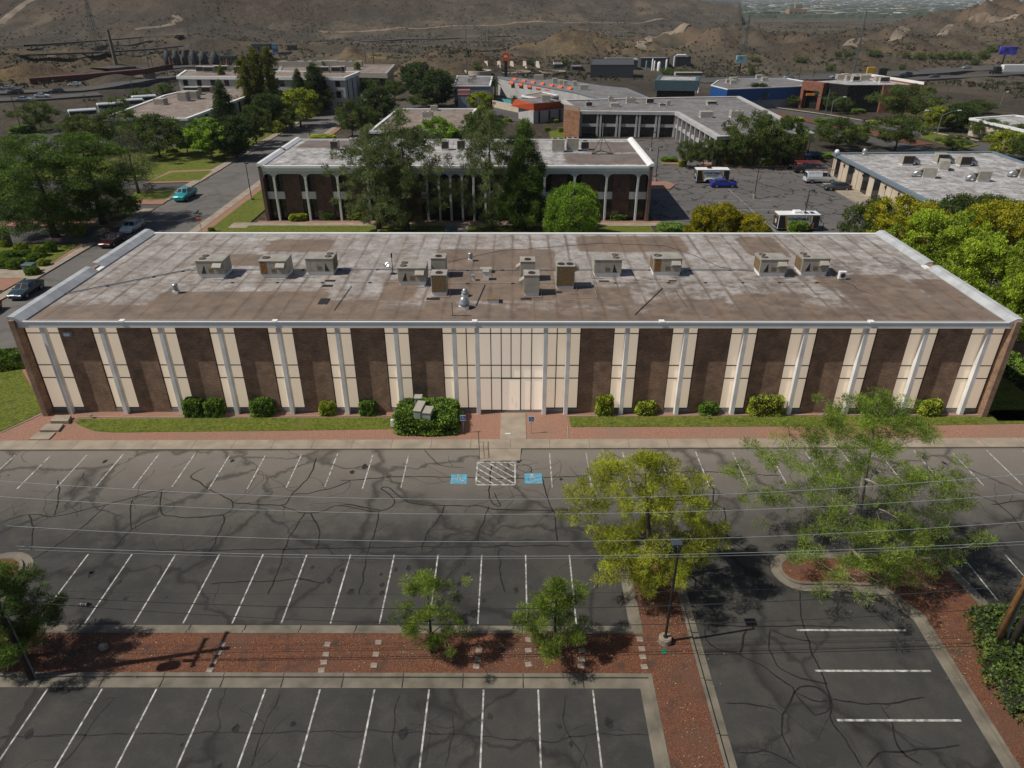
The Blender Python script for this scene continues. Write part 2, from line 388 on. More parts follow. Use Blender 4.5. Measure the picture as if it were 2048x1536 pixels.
# ================================================================== TERRAIN
UA = [(-1.2, 110), (-.8, 130), (-.4, 150), (-.15, 105), (.0, 62), (.05, 45), (.12, 30), (.17, 24), (.22, 16), (.27, 4), (.32, 0), (2, 0)]
def interp(tab, u):
    if u <= tab[0][0]: return tab[0][1]
    for (a, b_), (c, d) in zip(tab, tab[1:]):
        if u <= c: return b_+(d-b_)*(u-a)/(c-a)
    return tab[-1][1]
BUMPS = []   # X, Y, h, sx, sy
def bump_px(px, Y, h, wpx, sy):
    k = scale_at(Y); BUMPS.append(((px-1028)*k, Y, h, wpx*k, sy))
for a in [(905, 410, 8, 75, 30), (840, 395, 6, 60, 26), (980, 430, 6, 80, 34), (1115, 560, 8, 75, 50), (1180, 590, 7, 90, 70), (1290, 480, 6, 60, 40),
          (740, 470, 6, 45, 30), (560, 560, 7, 90, 40), (420, 600, 8, 90, 40),
          (1430, 560, 9, 70, 60), (1560, 520, 10, 110, 50), (1700, 620, 10, 120, 60), (1500, 700, 9, 120, 60), (1640, 460, 7, 110, 30), (1780, 480, 9, 110, 34),
          (1830, 560, 9, 90, 40), (1950, 640, 11, 110, 60), (2060, 800, 26, 130, 120), (1900, 860, 14, 160, 120), (1900, 500, 7, 70, 30), (2080, 520, 8, 80, 40),
          (1350, 640, 10, 100, 70), (40, 330, 6, 60, 22), (230, 300, 4, 90, 20), (120, 420, 8, 160, 40)]: bump_px(*a)
def terr(x, y):
    if y < 235: return 0.0
    z = -5*ss(250, 420, y)-9*ss(480, 900, y)-14*ss(1200, 2400, y)
    d = y*.876+14.7; u = x/d
    foot = 1000-320*ss(-.1, -.5, u) if u < -.1 else 1000
    foot = 1000-330*ss(.1, .5, -u)
    A = interp(UA, u)
    if A > 0 and y > foot:
        t = ss(foot, foot+650, y)
        rg = noise.ridged_multi_fractal(Vector((x/260, y/420, 3.1)), 1.0, 2.1, 5, 1.0, 2.0)
        z += A*t*(1+.10*(rg-1.2)) + 14*t*(rg-1.2) + 9*t*noise.ridged_multi_fractal(Vector((x/42, y/300, 5.5)), 1.0, 2.0, 3, 1.0, 2.0)+ 13*t*noise.ridged_multi_fractal(Vector((x/110, y/230, 8.1)), 1.0, 2.1, 4, 1.0, 2.0)
    g = 0
    wx = x+26*noise.noise(Vector((x/55, y/70, 4)))+9*noise.noise(Vector((x/17, y/22, 1))); wy = y+30*noise.noise(Vector((x/60, y/70, 11)))+9*noise.noise(Vector((x/18, y/20, 6)))
    for (bx, by, h, sx, sy) in BUMPS:
        q = ((wx-bx)/sx)**2+((wy-by)/sy)**2
        if q < 9: g += h*math.exp(-q*.5*1.7)
    hn = ss(260, 420, y)*(1-ss(1300, 2200, y)*(.9 if u > .2 else 0))
    n1 = noise.fractal(Vector((x/70, y/95, 0)), 1.0, 2.0, 5)
    n2 = noise.ridged_multi_fractal(Vector((x/34, y/52, 7)), 1.0, 2.2, 4, 1.0, 2.0)
    z += g*(.65+.34*n2)+hn*(n1*3.0+(n2-1)*1.9*min(1, .3+g/5))
    return z
def T(px, py):
    d = ray(px, py); t0 = 0; t = 200.0
    while t < 30000:
        x, y, z = d.x*t, d.y*t, CAM_H+d.z*t
        if z <= terr(x, y):
            for _ in range(14):
                m = (t0+t)/2; x, y, z = d.x*m, d.y*m, CAM_H+d.z*m
                if z <= terr(x, y): t = m
                else: t0 = m
            return Vector((d.x*t, d.y*t, terr(d.x*t, d.y*t)))
        t0 = t; t *= 1.012
    return Vector((x, y, z))
def make_terrain():
    ys = [-60, -20, 20, 60, 120, 180, 235]; y = 235
    while y < 1900: y *= 1.0095; ys.append(y)
    while y < 15000: y *= 1.05; ys.append(y)
    us = np.linspace(-1.15, 1.15, 430); V = []; nx = len(us)
    for y in ys:
        wd = max(y, 150)*.876+14.7
        for u in us:
            x = u*wd*(1 if y > 150 else 1.0); V.append((x, y, terr(x, y)-.03))
    Fs = [(j*nx+i, j*nx+i+1, (j+1)*nx+i+1, (j+1)*nx+i) for j in range(len(ys)-1) for i in range(nx-1)]
    me = bpy.data.meshes.new('ground'); me.from_pydata(V, [], Fs)
    oc = [(*BUMPS[i][:2], BUMPS[i][3]*.8, BUMPS[i][4]*1.2, v) for i, v in ((0, 1), (1, .8), (2, .55), (3, 1), (4, .6), (5, .35), (6, .8), (7, .4), (12, .5), (14, .35), (22, .7), (19, .3), (16, .3), (24, .5))]
    rk = []
    for (x, y, z) in V:
        a = 0
        if 300 < y < 1000:
            for (bx, by, sx, sy, v) in oc:
                q = ((x-bx)/sx)**2+((y-by)/sy)**2
                if q < 6: a = max(a, v*math.exp(-q*.6))
        rk.append(a)
    at = me.attributes.new('ochre', 'FLOAT', 'POINT'); at.data.foreach_set('value', rk); me.polygons.foreach_set('use_smooth', [True]*len(Fs))
    m, nt, b = newmat('desert_ground'); L = nt.links.new
    ge = N(nt, 'ShaderNodeNewGeometry')
    def noise_(s, d=8, r=.6):
        n = N(nt, 'ShaderNodeTexNoise'); n.inputs['Scale'].default_value = s; n.inputs['Detail'].default_value = d; n.inputs['Roughness'].default_value = r
        L(ge.outputs['Position'], n.inputs['Vector']); return n.outputs[0]
    def rng(sock, a, b_, c, d):
        r = N(nt, 'ShaderNodeMapRange'); r.inputs[1].default_value = a; r.inputs[2].default_value = b_; r.inputs[3].default_value = c; r.inputs[4].default_value = d
        L(sock, r.inputs[0]); return r.outputs[0]
    def mixc(f, a, b_, mode='MIX'):
        x = N(nt, 'ShaderNodeMix', data_type='RGBA', blend_type=mode)
        if isinstance(f, float): x.inputs[0].default_value = f
        else: L(f, x.inputs[0])
        for i, v in ((6, a), (7, b_)):
            if isinstance(v, tuple): x.inputs[i].default_value = c4(v)
            else: L(v, x.inputs[i])
        return x.outputs[2]
    c = mixc(rng(noise_(.02, 6), .4, .62, 0, 1), (.135, .110, .080), (.092, .080, .060))
    c = mixc(rng(noise_(.011, 7, .7), .56, .66, 0, .8), c, (.21, .15, .085))
    c = mixc(rng(noise_(.04, 9, .75), .50, .64, 0, .75), c, (.095, .075, .055))
    ax = N(nt, 'ShaderNodeAttribute'); ax.attribute_name = 'ochre'
    am = N(nt, 'ShaderNodeMath', operation='MULTIPLY'); L(ax.outputs['Fac'], am.inputs[0]); L(rng(noise_(.06, 8, .75), .38, .56, 0, 1.1), am.inputs[1])
    c = mixc(am.outputs[0], c, (.30, .20, .085))
    sz = N(nt, 'ShaderNodeSeparateXYZ'); L(ge.outputs['Position'], sz.inputs[0])
    vs = N(nt, 'ShaderNodeVectorMath', operation='MULTIPLY'); vs.inputs[1].default_value = (.035, .0055, .05); L(ge.outputs['Position'], vs.inputs[0])
    ns = N(nt, 'ShaderNodeTexNoise'); ns.inputs['Scale'].default_value = 1.0; ns.inputs['Detail'].default_value = 9; ns.inputs['Roughness'].default_value = .68; L(vs.outputs[0], ns.inputs['Vector'])
    c = mixc(rng(ns.outputs[0], .50, .60, 0, .65), c, (.060, .050, .038)); c = mixc(rng(ns.outputs[0], .44, .38, 0, .55), c, (.20, .155, .11))
    c = mixc(rng(sz.outputs[2], 0, 40, 0, .85), c, (.080, .054, .042))                  # darker rock of the mountain
    c = mixc(rng(noise_(.0045, 6, .7), .44, .58, 0, .7), c, (.062, .052, .043))
    sp = N(nt, 'ShaderNodeSeparateXYZ'); L(ge.outputs['Normal'], sp.inputs[0])
    c = mixc(rng(sp.outputs[2], .97, .80, 0, .75), c, (.17, .115, .075))
    c = mixc(rng(noise_(.35, 8, .85), .50, .68, 0, .75), c, (.050, .048, .030))        # scrub
    sp2 = N(nt, 'ShaderNodeSeparateXYZ'); L(ge.outputs['Position'], sp2.inputs[0])
    c = mixc(rng(sp2.outputs[1], 1900, 2600, 0, .8), c, (.062, .066, .055))            # green valley floor
    L(c, b.inputs['Base Color']); b.inputs['Roughness'].default_value = .95; b.inputs['Specular IOR Level'].default_value = .1
    bp = N(nt, 'ShaderNodeBump'); bp.inputs['Strength'].default_value = 1.0; bp.inputs['Distance'].default_value = 9
    L(noise_(.03, 14, .68), bp.inputs['Height']); L(bp.outputs[0], b.inputs['Normal'])
    me.materials.append(m)
    o = bpy.data.objects.new('ground', me); COL.objects.link(o); return struct(o)
make_terrain()
# ================================================================== SITE: front lot
def P2(*pp): return [(G(a, b_).x, G(a, b_).y) for a, b_ in pp]
KY = lambda x: 44.95+.0075*x             # kerb line in front of the building
def rect(x0, x1, y0, y1): return [(x0, y0), (x1, y0), (x1, y1), (x0, y1)]
def arc(cx, cy, r, a0, a1, n=10): return [(cx+r*math.cos(R_(a0+(a1-a0)*i/n)), cy+r*math.sin(R_(a0+(a1-a0)*i/n))) for i in range(n+1)]
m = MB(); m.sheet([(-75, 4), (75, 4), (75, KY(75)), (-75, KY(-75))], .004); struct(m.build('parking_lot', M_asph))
# raised forecourt: pavement + kerb
m = MB(); xs = list(np.linspace(-47, 70, 40))
top = lambda x: KY(x)+1.25
pts = [(x, KY(x)) for x in xs]+[(x, top(x)) for x in reversed(xs)]
m.prism(pts, 0, .15); struct(m.build('sidewalk', M_conc))
m = MB()
for x in np.arange(-46, 68, 3.05): m.box(x-.012, x+.012, KY(x)+.02, top(x), .15, .1525)
m.box(-47, 70, 45.13, 45.135, .15, .151)
struct(m.build('sidewalk_joints', M_mull))
m = MB(); m.prism([(-47, KY(-47)+1.25), (70, KY(70)+1.25), (70, 77), (-47, 77)], 0, .12); struct(m.build('gravel_bed', M_gravel2))
# lawns of the forecourt
m = MB()
gl = lambda px, py: tuple(G(px, py, .13)[:2])
lawn1 = [gl(150, 845), gl(160, 838), gl(400, 836), gl(785, 835), gl(786, 858), gl(600, 861), gl(400, 863), gl(230, 865), gl(190, 862), gl(165, 853)]
m.prism(lawn1, .1, .15)
lawn2 = [gl(1137, 834), gl(1600, 832), gl(1960, 833), gl(1990, 820), gl(2110, 820), gl(2110, 846), gl(1800, 852), gl(1500, 853), gl(1142, 854)]
m.prism(lawn2, .1, .15)
m.prism([(39.4, 49.0), (46.5, 49.0), (46.5, 76), (39.4, 76)], .1, .15)
lawn3 = [gl(-80, 735), gl(40, 735), gl(90, 822), gl(60, 836), gl(0, 864), gl(-80, 890)]
m.prism(lawn3, .1, .15)
struct(m.build('lawn', M_grass))
m = MB()   # concrete mow strips along the lawns
m.ribbon([gl(145, 843), gl(160, 834), gl(500, 833), gl(787, 832)], .12, .16)
m.ribbon([gl(1136, 876), gl(1134, 832), gl(1600, 830), gl(1965, 830)], .12, .16)
m.ribbon([gl(0, 866), gl(62, 838), gl(92, 824)], .12, .16)
struct(m.build('mow_strip', M_conc))
m = MB(); m.box(-1.05, 1.0, top(0)-.01, 50.1, .1, .158)
g0 = [G(956, 893), G(1043, 893), G(1040, 921), G(960, 922)]
V = [(g0[0].x, g0[0].y, .152), (g0[1].x, g0[1].y, .152), (g0[2].x, g0[2].y, .012), (g0[3].x, g0[3].y, .012)]
m.add(V+[(a, b_, 0) for a, b_, c in V], [(3, 2, 1, 0), (0, 1, 5, 4), (1, 2, 6, 5), (3, 0, 4, 7)])
struct(m.build('entrance_walk', M_conc))
m = MB()
for i, (yy, z1) in enumerate(((865, .2), (850, .3), (838, .42))):
    a = [gl(58+22*i, 880-16*i), gl(98+20*i, 880-16*i), gl(112+16*i, 866-15*i), gl(76+18*i, 866-15*i)]
    m.prism(a, .05, z1)
struct(m.build('entrance_steps', M_conc))
# medians: gravel surfaces .13 high inside concrete kerbs and gutters
def kerbed(name, outer, inner, gw=.45):
    """outer asphalt edge polygon, inner gravel polygon (same count)"""
    k = MB(); n = len(outer)
    for i in range(n):
        j = (i+1) % n
        a, b_, c, d = outer[i], outer[j], inner[j], inner[i]
        ga = [a[0]+(d[0]-a[0])*.72, a[1]+(d[1]-a[1])*.72]; gb = [b_[0]+(c[0]-b_[0])*.72, b_[1]+(c[1]-b_[1])*.72]
        k.add([(a[0], a[1], .012), (b_[0], b_[1], .012), (gb[0], gb[1], .03), (ga[0], ga[1], .03), (gb[0], gb[1], .15), (ga[0], ga[1], .15), (c[0], c[1], .15), (d[0], d[1], .15)],
              [(0, 1, 2, 3), (3, 2, 4, 5), (5, 4, 6, 7)])
    struct(k.build('kerb', M_kerb))
    g = MB(); g.sheet(inner, .135); struct(g.build('gravel_bed', M_gravel))
O = [(-70, 27.72), (-70, 23.7), (6.38, 23.7), (6.38, 4)] + [(10.1, 4), (10.1, 32.4)] + arc(8.25, 32.4, 1.85, 0, 180, 12)[1:] + [(6.4, 27.72)]
I = [(-70, 27.05), (-70, 24.5), (7.07, 24.5), (7.07, 4)] + [(9.5, 4), (9.5, 32.3)] + arc(8.28, 32.3, 1.22, 0, 180, 12)[1:] + [(7.06, 27.05)]
kerbed('a', O, I)
# left island
O = [(-33, 27.4), (-33, 32.0)] + arc(-31.1, 31.6, 1.95, 170, 10, 12) + [(-29.15, 27.4)]
I = [(-32.4, 27.4), (-32.4, 32.0)] + arc(-31.1, 31.5, 1.3, 170, 10, 12) + [(-29.8, 27.4)]
kerbed('b', O, I)
# right island + strip
O = [(21.7, 4), (22.3, 28.2), (21.2, 30.2), (19, 30.35)] + arc(17.2, 31.95, 1.6, 270, 90, 12) + [(26.6, 33.55), (27.2, 29.4), (60, 29.4), (60, 4)]
I = [(22.35, 4), (23.0, 28.4), (21.7, 30.85), (19, 31.0)] + arc(17.2, 31.95, .97, 270, 90, 12) + [(26.0, 32.92), (26.5, 28.75), (59, 28.75), (59, 4)]
kerbed('c', O, I)
m = MB()
for x in np.arange(-30, 6, 3.05):
    m.box(x-.02, x+.02, 23.72, 24.28, 0, .036); m.box(x-.02, x+.02, 24.28, 24.48, .1, .153); m.box(x-.02, x+.02, 27.25, 27.7, 0, .036); m.box(x-.02, x+.02, 27.07, 27.25, .1, .153)
for y in np.arange(12, 31, 3.05): m.box(9.66, 10.08, y-.02, y+.02, 0, .036); m.box(9.52, 9.66, y-.02, y+.02, .1, .153)
struct(m.build('kerb_joints', M_mull))
# stepping slabs in the gravel
SL = [(445, 1288), (437, 1305), (428, 1322), (420, 1339), (655, 1288), (652, 1308), (648, 1324), (643, 1340), (757, 1284), (752, 1308), (748, 1330),
      (958, 1300), (956, 1318), (953, 1332), (1057, 1279), (1057, 1300), (1057, 1328), (1164, 1300), (1163, 1318), (1162, 1331), (1280, 1278), (1284, 1297), (1286, 1313), (1289, 1333), (2, 1345)]
rnd = random.Random(4); slab = None
for i, (px, py) in enumerate(SL):
    p = G(px, py, .16)
    if slab is None:
        m = MB(); m.bbox(-.17, .17, -.15, .15, 0, .05, .015); slab = m.build('paving_slab', flat('slab_concrete', (.30, .25, .2), .9, var=.25)); o = slab
    else: o = slab.copy(); COL.objects.link(o)
    o.location = (p.x, p.y, .115); o.rotation_euler = (0, 0, rnd.uniform(-.15, .15))
    tag(o, 'small square concrete stepping slab set in the red gravel of the long median', 'paving slab', 'stepping slabs in the median gravel')
# painted lines
m = MB(); wl = .085
def ln(a, b_, w_=wl, mb=None, z=.009): (mb or m).ribbon([a, b_], w_, z)
for k in range(13):
    x = -40.4+2.705*k; t = KY(x)-.35-rnd.uniform(0, .35); ln((x, t-4.15), (x, t)) if x < -4.9 else None
for k in range(18):
    x = 2.74+2.785*k; t = KY(x)-.25-rnd.uniform(0, .2); ln((x, t-4.3), (x, t))
for k in range(-9, 3): x = -1.96+2.722*k; ln((x, 27.85), (x, 33.35))
for k in range(-9, 3): x = -1.48+2.735*k; ln((x, 15), (x, 23.62))
for py in (1260.4, 1341.7, 1440.5):
    y = G(1640, py).y; ln((15.55+(27.4-y)*.0, y), (21.5, y), .12)
ln((15.5, 19.2), (21.4, 19.2), .12)
for k in range(5): x = 27.85+2.74*k; ln((x, 29.6), (x, 33.4))
struct(m.build('parking_lines', M_line))
m = MB(); h = [G(956.5, 924.7), G(1030, 924.7), G(1030, 969.8), G(951.3, 969.8)]
x0, x1 = -2.78, -.03+.1; y1, y0 = h[0].y, h[2].y; x0 = h[0].x-.05; x1 = h[1].x
for a, b_ in (((x0, y0), (x1, y0)), ((x0, y1), (x1, y1))): m.ribbon([a, b_], .12, .0095)
for a, b_ in (((x0, y0+.06), (x0, y1-.06)), ((x1, y0+.06), (x1, y1-.06))): m.ribbon([a, b_], .12, .0095)
W_, H_ = x1-x0, y1-y0
for k in range(-2, 5):   # diagonals clipped to the box, running from upper left to lower right
    c = k*.62+.1; a = (0, c*H_/2.4+1.0); pts = []
    s = -.95
    for t in np.linspace(0.09, W_-.09, 60):
        yy = c*1.15+1.9+s*t
        if .08 < yy < H_-.08: pts.append((x0+t, y0+yy))
    if len(pts) > 2: m.ribbon([pts[0], pts[-1]], .10, .0095)
struct(m.build('access_aisle_hatching', M_line))
def isa(mb, cx, cy, s, put):
    """wheelchair symbol in a unit frame (x right, y up), put(x,y)->vertex"""
    def disc(x, y, r, n=14): mb.add([put(cx+s*(x+r*math.cos(2*math.pi*i/n)), cy+s*(y+r*math.sin(2*math.pi*i/n))) for i in range(n)], [tuple(range(n))])
    def strip(pts, w_):
        for a, b_ in zip(pts, pts[1:]):
            dx, dy = b_[0]-a[0], b_[1]-a[1]; l = math.hypot(dx, dy); nx, ny = -dy/l*w_/2, dx/l*w_/2
            ex, ey = dx/l*w_*.25, dy/l*w_*.25
            mb.add([put(cx+s*(a[0]+nx-ex), cy+s*(a[1]+ny-ey)), put(cx+s*(a[0]-nx-ex), cy+s*(a[1]-ny-ey)), put(cx+s*(b_[0]-nx+ex), cy+s*(b_[1]-ny+ey)), put(cx+s*(b_[0]+nx+ex), cy+s*(b_[1]+ny+ey))], [(0, 1, 2, 3)])
    disc(-.08, .40, .09)
    strip([(-.07, .30), (-.03, .02)], .10); strip([(-.05, .16), (.16, .16)], .06); strip([(-.03, .0), (.20, .0), (.33, -.30), (.42, -.26)], .08)
    strip([(-.03+.30*math.cos(R_(a)), -.12+.30*math.sin(R_(a))) for a in range(130, 360, 18)], .07)
for (ax, bx, cy, dy) in ((900.5, 934.5, 949, 968), (1049.5, 1083.5, 947, 967)):
    a, b_ = G(ax, dy), G(bx, cy); m = MB()
    xa, xb = a.x, b_.x+.0
    m.box(xa, xb, a.y, b_.y, .0045, .0115); struct(m.build('accessible_bay_panel', M_blue))
    q = MB(); isa(q, (xa+xb)/2, (a.y+b_.y)/2-.02, 1.15, lambda x, y: (x, y, .0155)); struct(q.build('accessible_bay_symbol', M_line))
# crack sealant
rnd = random.Random(11)
def wig(pts, amp=.14):
    P = [Vector((*G(a, b_)[:2], 0)) for a, b_ in pts]; out = []
    for i in range(len(P)-1):
        p0 = P[max(i-1, 0)]; p1 = P[i]; p2 = P[i+1]; p3 = P[min(i+2, len(P)-1)]
        k = max(2, int((p2-p1).length/.28))
        for j in range(k):
            t = j/k; q = .5*((2*p1)+(p2-p0)*t+(2*p0-5*p1+4*p2-p3)*t*t+(3*p1-p0-3*p2+p3)*t**3)
            out.append((q.x+amp*noise.noise(Vector((q.x*1.3, q.y*1.3, 1))), q.y+amp*noise.noise(Vector((q.x*1.3, q.y*1.3, 9)))))
    out.append((P[-1].x, P[-1].y)); return out
CR = [[(0, 1048), (58, 1028), (110, 1033), (210, 1010), (300, 985), (330, 978)], [(110, 1033), (118, 985), (115, 960)], [(58, 1028), (66, 1060), (62, 1100)],
 [(210, 1010), (175, 1045), (110, 1095), (60, 1120)], [(325, 980), (330, 1030), (445, 1030), (465, 1005), (430, 985), (400, 965), (380, 952), (410, 935)],
 [(325, 1030), (262, 1060), (230, 1100)], [(262, 1060), (265, 1000), (300, 995)], [(445, 1030), (448, 1045), (420, 1100), (400, 1118)],
 [(465, 1005), (560, 1010), (585, 988), (620, 950), (632, 915)], [(560, 1010), (620, 1028), (680, 1010), (760, 1020)], [(610, 1025), (575, 1085), (555, 1140), (535, 1190)],
 [(620, 1028), (640, 1060), (633, 1098)], [(585, 990), (650, 980), (700, 962)], [(680, 962), (760, 955), (830, 953), (1000, 957), (1100, 955), (1180, 951), (1290, 948), (1400, 944), (1560, 952)],
 [(680, 1012), (760, 1022), (790, 1002), (762, 978), (775, 974), (810, 1000), (850, 1010), (960, 1012), (980, 1018), (1100, 1021), (1170, 1020)],
 [(760, 1022), (750, 1060), (735, 1110), (720, 1190)], [(890, 1010), (870, 1050), (850, 1070), (845, 1100)], [(978, 1012), (960, 1060), (955, 1090)],
 [(985, 928), (980, 958), (980, 1000), (1000, 1012), (988, 985)], [(1085, 957), (1100, 1010), (1110, 1035), (1115, 1085)],
 [(250, 1102), (600, 1098), (950, 1093), (1140, 1090)], [(998, 1095), (1000, 1140), (1010, 1185)], [(420, 1168), (500, 1163), (600, 1160), (650, 1168)],
 [(1410, 1255), (1420, 1290), (1480, 1310), (1520, 1330), (1570, 1365), (1590, 1385), (1565, 1430), (1565, 1470), (1580, 1500), (1590, 1520)],
 [(1480, 1310), (1492, 1258)], [(1542, 1258), (1538, 1290), (1556, 1330), (1600, 1355), (1655, 1367)],
 [(1600, 1180), (1605, 1250), (1640, 1340), (1662, 1400), (1662, 1440), (1690, 1480), (1725, 1536)],
 [(1590, 1390), (1600, 1374), (1632, 1374), (1658, 1395), (1655, 1425), (1630, 1430), (1608, 1412), (1590, 1385)],
 [(1590, 1385), (1625, 1400), (1662, 1402)], [(1450, 1408), (1530, 1412), (1562, 1428)], [(1475, 1505), (1540, 1505), (1600, 1536)], [(1400, 1250), (1500, 1253), (1620, 1252), (1700, 1256)],
 [(1542, 1258), (1575, 1275), (1625, 1284)], [(1662, 1400), (1760, 1408), (1850, 1395)], [(1760, 1410), (1785, 1450), (1800, 1500), (1845, 1530)], [(1735, 1536), (1760, 1508), (1850, 1500), (1920, 1490)],
 [(1400, 971), (1425, 972), (1430, 1008), (1470, 1022)], [(1400, 971), (1388, 985), (1405, 998)], [(1395, 1012), (1430, 1008)],
 [(1940, 985), (2000, 1010), (2048, 1062)], [(1985, 1010), (2048, 1000)], [(1450, 1015), (1460, 1080), (1520, 1110)], [(1340, 1130), (1400, 1180), (1440, 1250)],
 [(0, 1475), (200, 1470), (420, 1466), (700, 1462), (880, 1466), (1010, 1476), (1090, 1484), (1180, 1470), (1300, 1470)], [(230, 1395), (190, 1440), (150, 1500), (110, 1536)],
 [(560, 1390), (530, 1450), (500, 1536)], [(905, 1420), (905, 1470), (890, 1536)], [(1130, 1390), (1130, 1460), (1160, 1500), (1175, 1536)], [(800, 1390), (785, 1460), (790, 1536)],
 [(170, 945), (140, 990)], [(850, 900), (880, 930), (930, 935)], [(1040, 928), (1062, 935), (1066, 955)], [(1040, 928), (1035, 936), (1062, 950)]]
m = MB(); m2 = MB()
for i, c in enumerate(CR):
    p = wig(c); old = i >= 42
    w_ = [(.085 if not old else .065)*(1+.5*noise.noise(Vector((q[0]*.7, q[1]*.7, i)))) for q in p]; w_[0] *= .3; w_[-1] *= .3
    (m2 if old else m).ribbon(p, w_, .0065)
rb = random.Random(77)
for i, c in enumerate(CR):       # fine branches leaving the sealed cracks
    p = wig(c)
    for _ in range(max(2, len(p)//9)):
        x, y = p[rb.randrange(len(p))]; a = rb.uniform(0, 6.28); q = [(x, y)]
        for k in range(rb.randint(4, 14)): a += rb.uniform(-.5, .5); x += .3*math.cos(a); y += .3*math.sin(a); q.append((x, y))
        if any(23.2 < v[1] < 28.2 or 6 < v[0] < 10.6 or v[1] > 44.3 or (v[0] > 14.5 and 29.5 < v[1] < 34) or v[0] > 21.4 and v[1] < 34 for v in q): continue
        m2.ribbon(q, [.04*(1-.6*j/len(q)) for j in range(len(q))], .006)
# oil drips in the stalls
oil = MB()
for _ in range(70):
    r_ = rb.choice([(-26, 5, 29.5, 32.5), (-23, 5, 17, 22.5), (-38, 34, 41, 43.5)]); x, y = rb.uniform(*r_[:2]), rb.uniform(*r_[2:]); s = rb.uniform(.06, .26)
    oil.add([(x+s*rb.uniform(.6, 1.2)*math.cos(t), y+s*1.4*rb.uniform(.6, 1.2)*math.sin(t), .0052) for t in np.linspace(0, 6.28, 12)[:-1]], [tuple(range(11))])
struct(oil.build('oil_stains', M_sealo))
struct(m.build('crack_sealant', M_seal)); struct(m2.build('old_crack_sealant', M_sealo))
m = MB(); rnd = random.Random(5)   # many short hairline cracks
for _ in range(150):
    x, y = rnd.uniform(-40, 36), rnd.uniform(14, 44)
    if 23 < y < 28.5 or 6 < x < 10.5 or (x > 15 and y < 35) : continue
    a = rnd.uniform(0, 6.28); p = [(x, y)]
    for k in range(rnd.randint(4, 12)):
        a += rnd.uniform(-.6, .6); x += .35*math.cos(a); y += .35*math.sin(a)
        p.append((x, y))
    if any(23 < q[1] < 28.5 or 6 < q[0] < 10.5 for q in p): continue
    m.ribbon(p, .035, .0055)
struct(m.build('hairline_cracks', M_sealo))
# dark tyre/oil stains are in the asphalt material; small patch plates:
# ================================================================== STREET AND BACK LOTS
m = MB(); m.sheet([(-58.3, 20), (-47.6, 20), (-47.6, 300), (-58.3, 300)], .005); struct(m.build('street', M_street))
m = MB()
m.prism(rect(-59.5, -58.3, 20, 96), 0, .15); m.prism(rect(-60.2, -58.3, 104, 114), 0, .14); m.prism(rect(-60, -58.3, 119.5, 300), 0, .15)
m.prism(rect(-47.6, -46.2, 78, 300), 0, .15); m.prism(rect(-47.6, -47.4, 20, 78), 0, .15)
m.prism(rect(-46.6, -42.6, 92, 94), 0, .16)
struct(m.build('sidewalk', M_conc))
m = MB()
m.sheet(rect(21.5, 64, 78, 178), .006); m.sheet(rect(-10, 21.5, 131, 178), .006); m.sheet(rect(-46, 21.5, 77.5, 88), .006)
struct(m.build('parking_lot', M_asph2))
m = MB(); m.sheet(rect(-90, -58.5, 96.3, 104), .006); m.sheet(rect(-90, -58.5, 114.3, 119.3), .006); m.sheet(rect(-90, -58.5, 128, 134), .006); m.sheet(rect(-26, 20, 206, 236), .006)
m.sheet([tuple(G(a, b_)[:2]) for a, b_ in ((0, 285), (60, 268), (120, 262), (300, 262), (230, 285), (80, 310), (0, 330))], .008)
m.sheet(rect(-40, -12, 178, 240), .007)
struct(m.build('parking_lot', M_road))
# lawns round the second building and along the street
m = MB()
m.prism(rect(-45.0, 20.6, 88.2, 104.6), 0, .13)
m.prism(rect(-45.0, -40.2, 104.6, 128), 0, .13)
m.prism([tuple(G(a, b_)[:2]) for a, b_ in ((298, 365), (345, 346), (425, 343), (400, 362))], 0, .16)
m.prism([tuple(G(a, b_)[:2]) for a, b_ in ((255, 400), (270, 386), (345, 382), (350, 386), (330, 401))], 0, .16)
m.prism(rect(-95, -60.4, 134.5, 190), 0, .12); m.prism(rect(-75, -60.4, 190, 300), 0, .12)
m.prism([(-90, 66), (-70, 66), (-61.5, 76), (-61.5, 79), (-66, 81), (-90, 82)], 0, .14)
m.prism([(-90, 86.5), (-60, 87), (-60.5, 95.5), (-90, 95.5)], 0, .10)
m.prism([tuple(G(a, b_)[:2]) for a, b_ in ((1098, 262), (1130, 262), (1130, 278), (1100, 278))], 0, .14)
m.prism([tuple(G(a, b_)[:2]) for a, b_ in ((1850, 262), (1960, 290), (1920, 300), (1840, 275))], 0, .14)
struct(m.build('lawn', M_grass))
m = MB()
m.prism(rect(-46.2, -45.0, 88, 300), 0, .12); m.prism(rect(-39.2, 22.5, 104.6, 107.2), 0, .10)
m.prism([tuple(G(a, b_)[:2]) for a, b_ in ((290, 368), (340, 343), (445, 339), (425, 350), (402, 365))], 0, .14)
m.prism([tuple(G(a, b_)[:2]) for a, b_ in ((255, 410), (265, 400), (340, 399), (325, 410))], 0, .14)
m.prism([(-90, 78), (-60, 78), (-59.6, 95.6), (-90, 95.6)], 0, .07); m.prism([(-90, 104.2), (-58.5, 104.2), (-58.5, 107), (-90, 107)], 0, .1)
m.prism(rect(-65, -60.2, 134.3, 300), 0, .09)
m.prism([tuple(G(a, b_)[:2]) for a, b_ in ((1296, 364), (1335, 364), (1350, 371), (1340, 379), (1296, 381))], 0, .15)
m.prism([tuple(G(a, b_)[:2]) for a, b_ in ((1320, 322), (1345, 319), (1375, 323), (1360, 330), (1325, 329))], 0, .15)
m.prism([tuple(G(a, b_)[:2]) for a, b_ in ((1400, 326), (1560, 324), (1640, 322), (1640, 333), (1400, 338))], 0, .13)
struct(m.build('gravel_bed', M_gravel2))
m = MB()
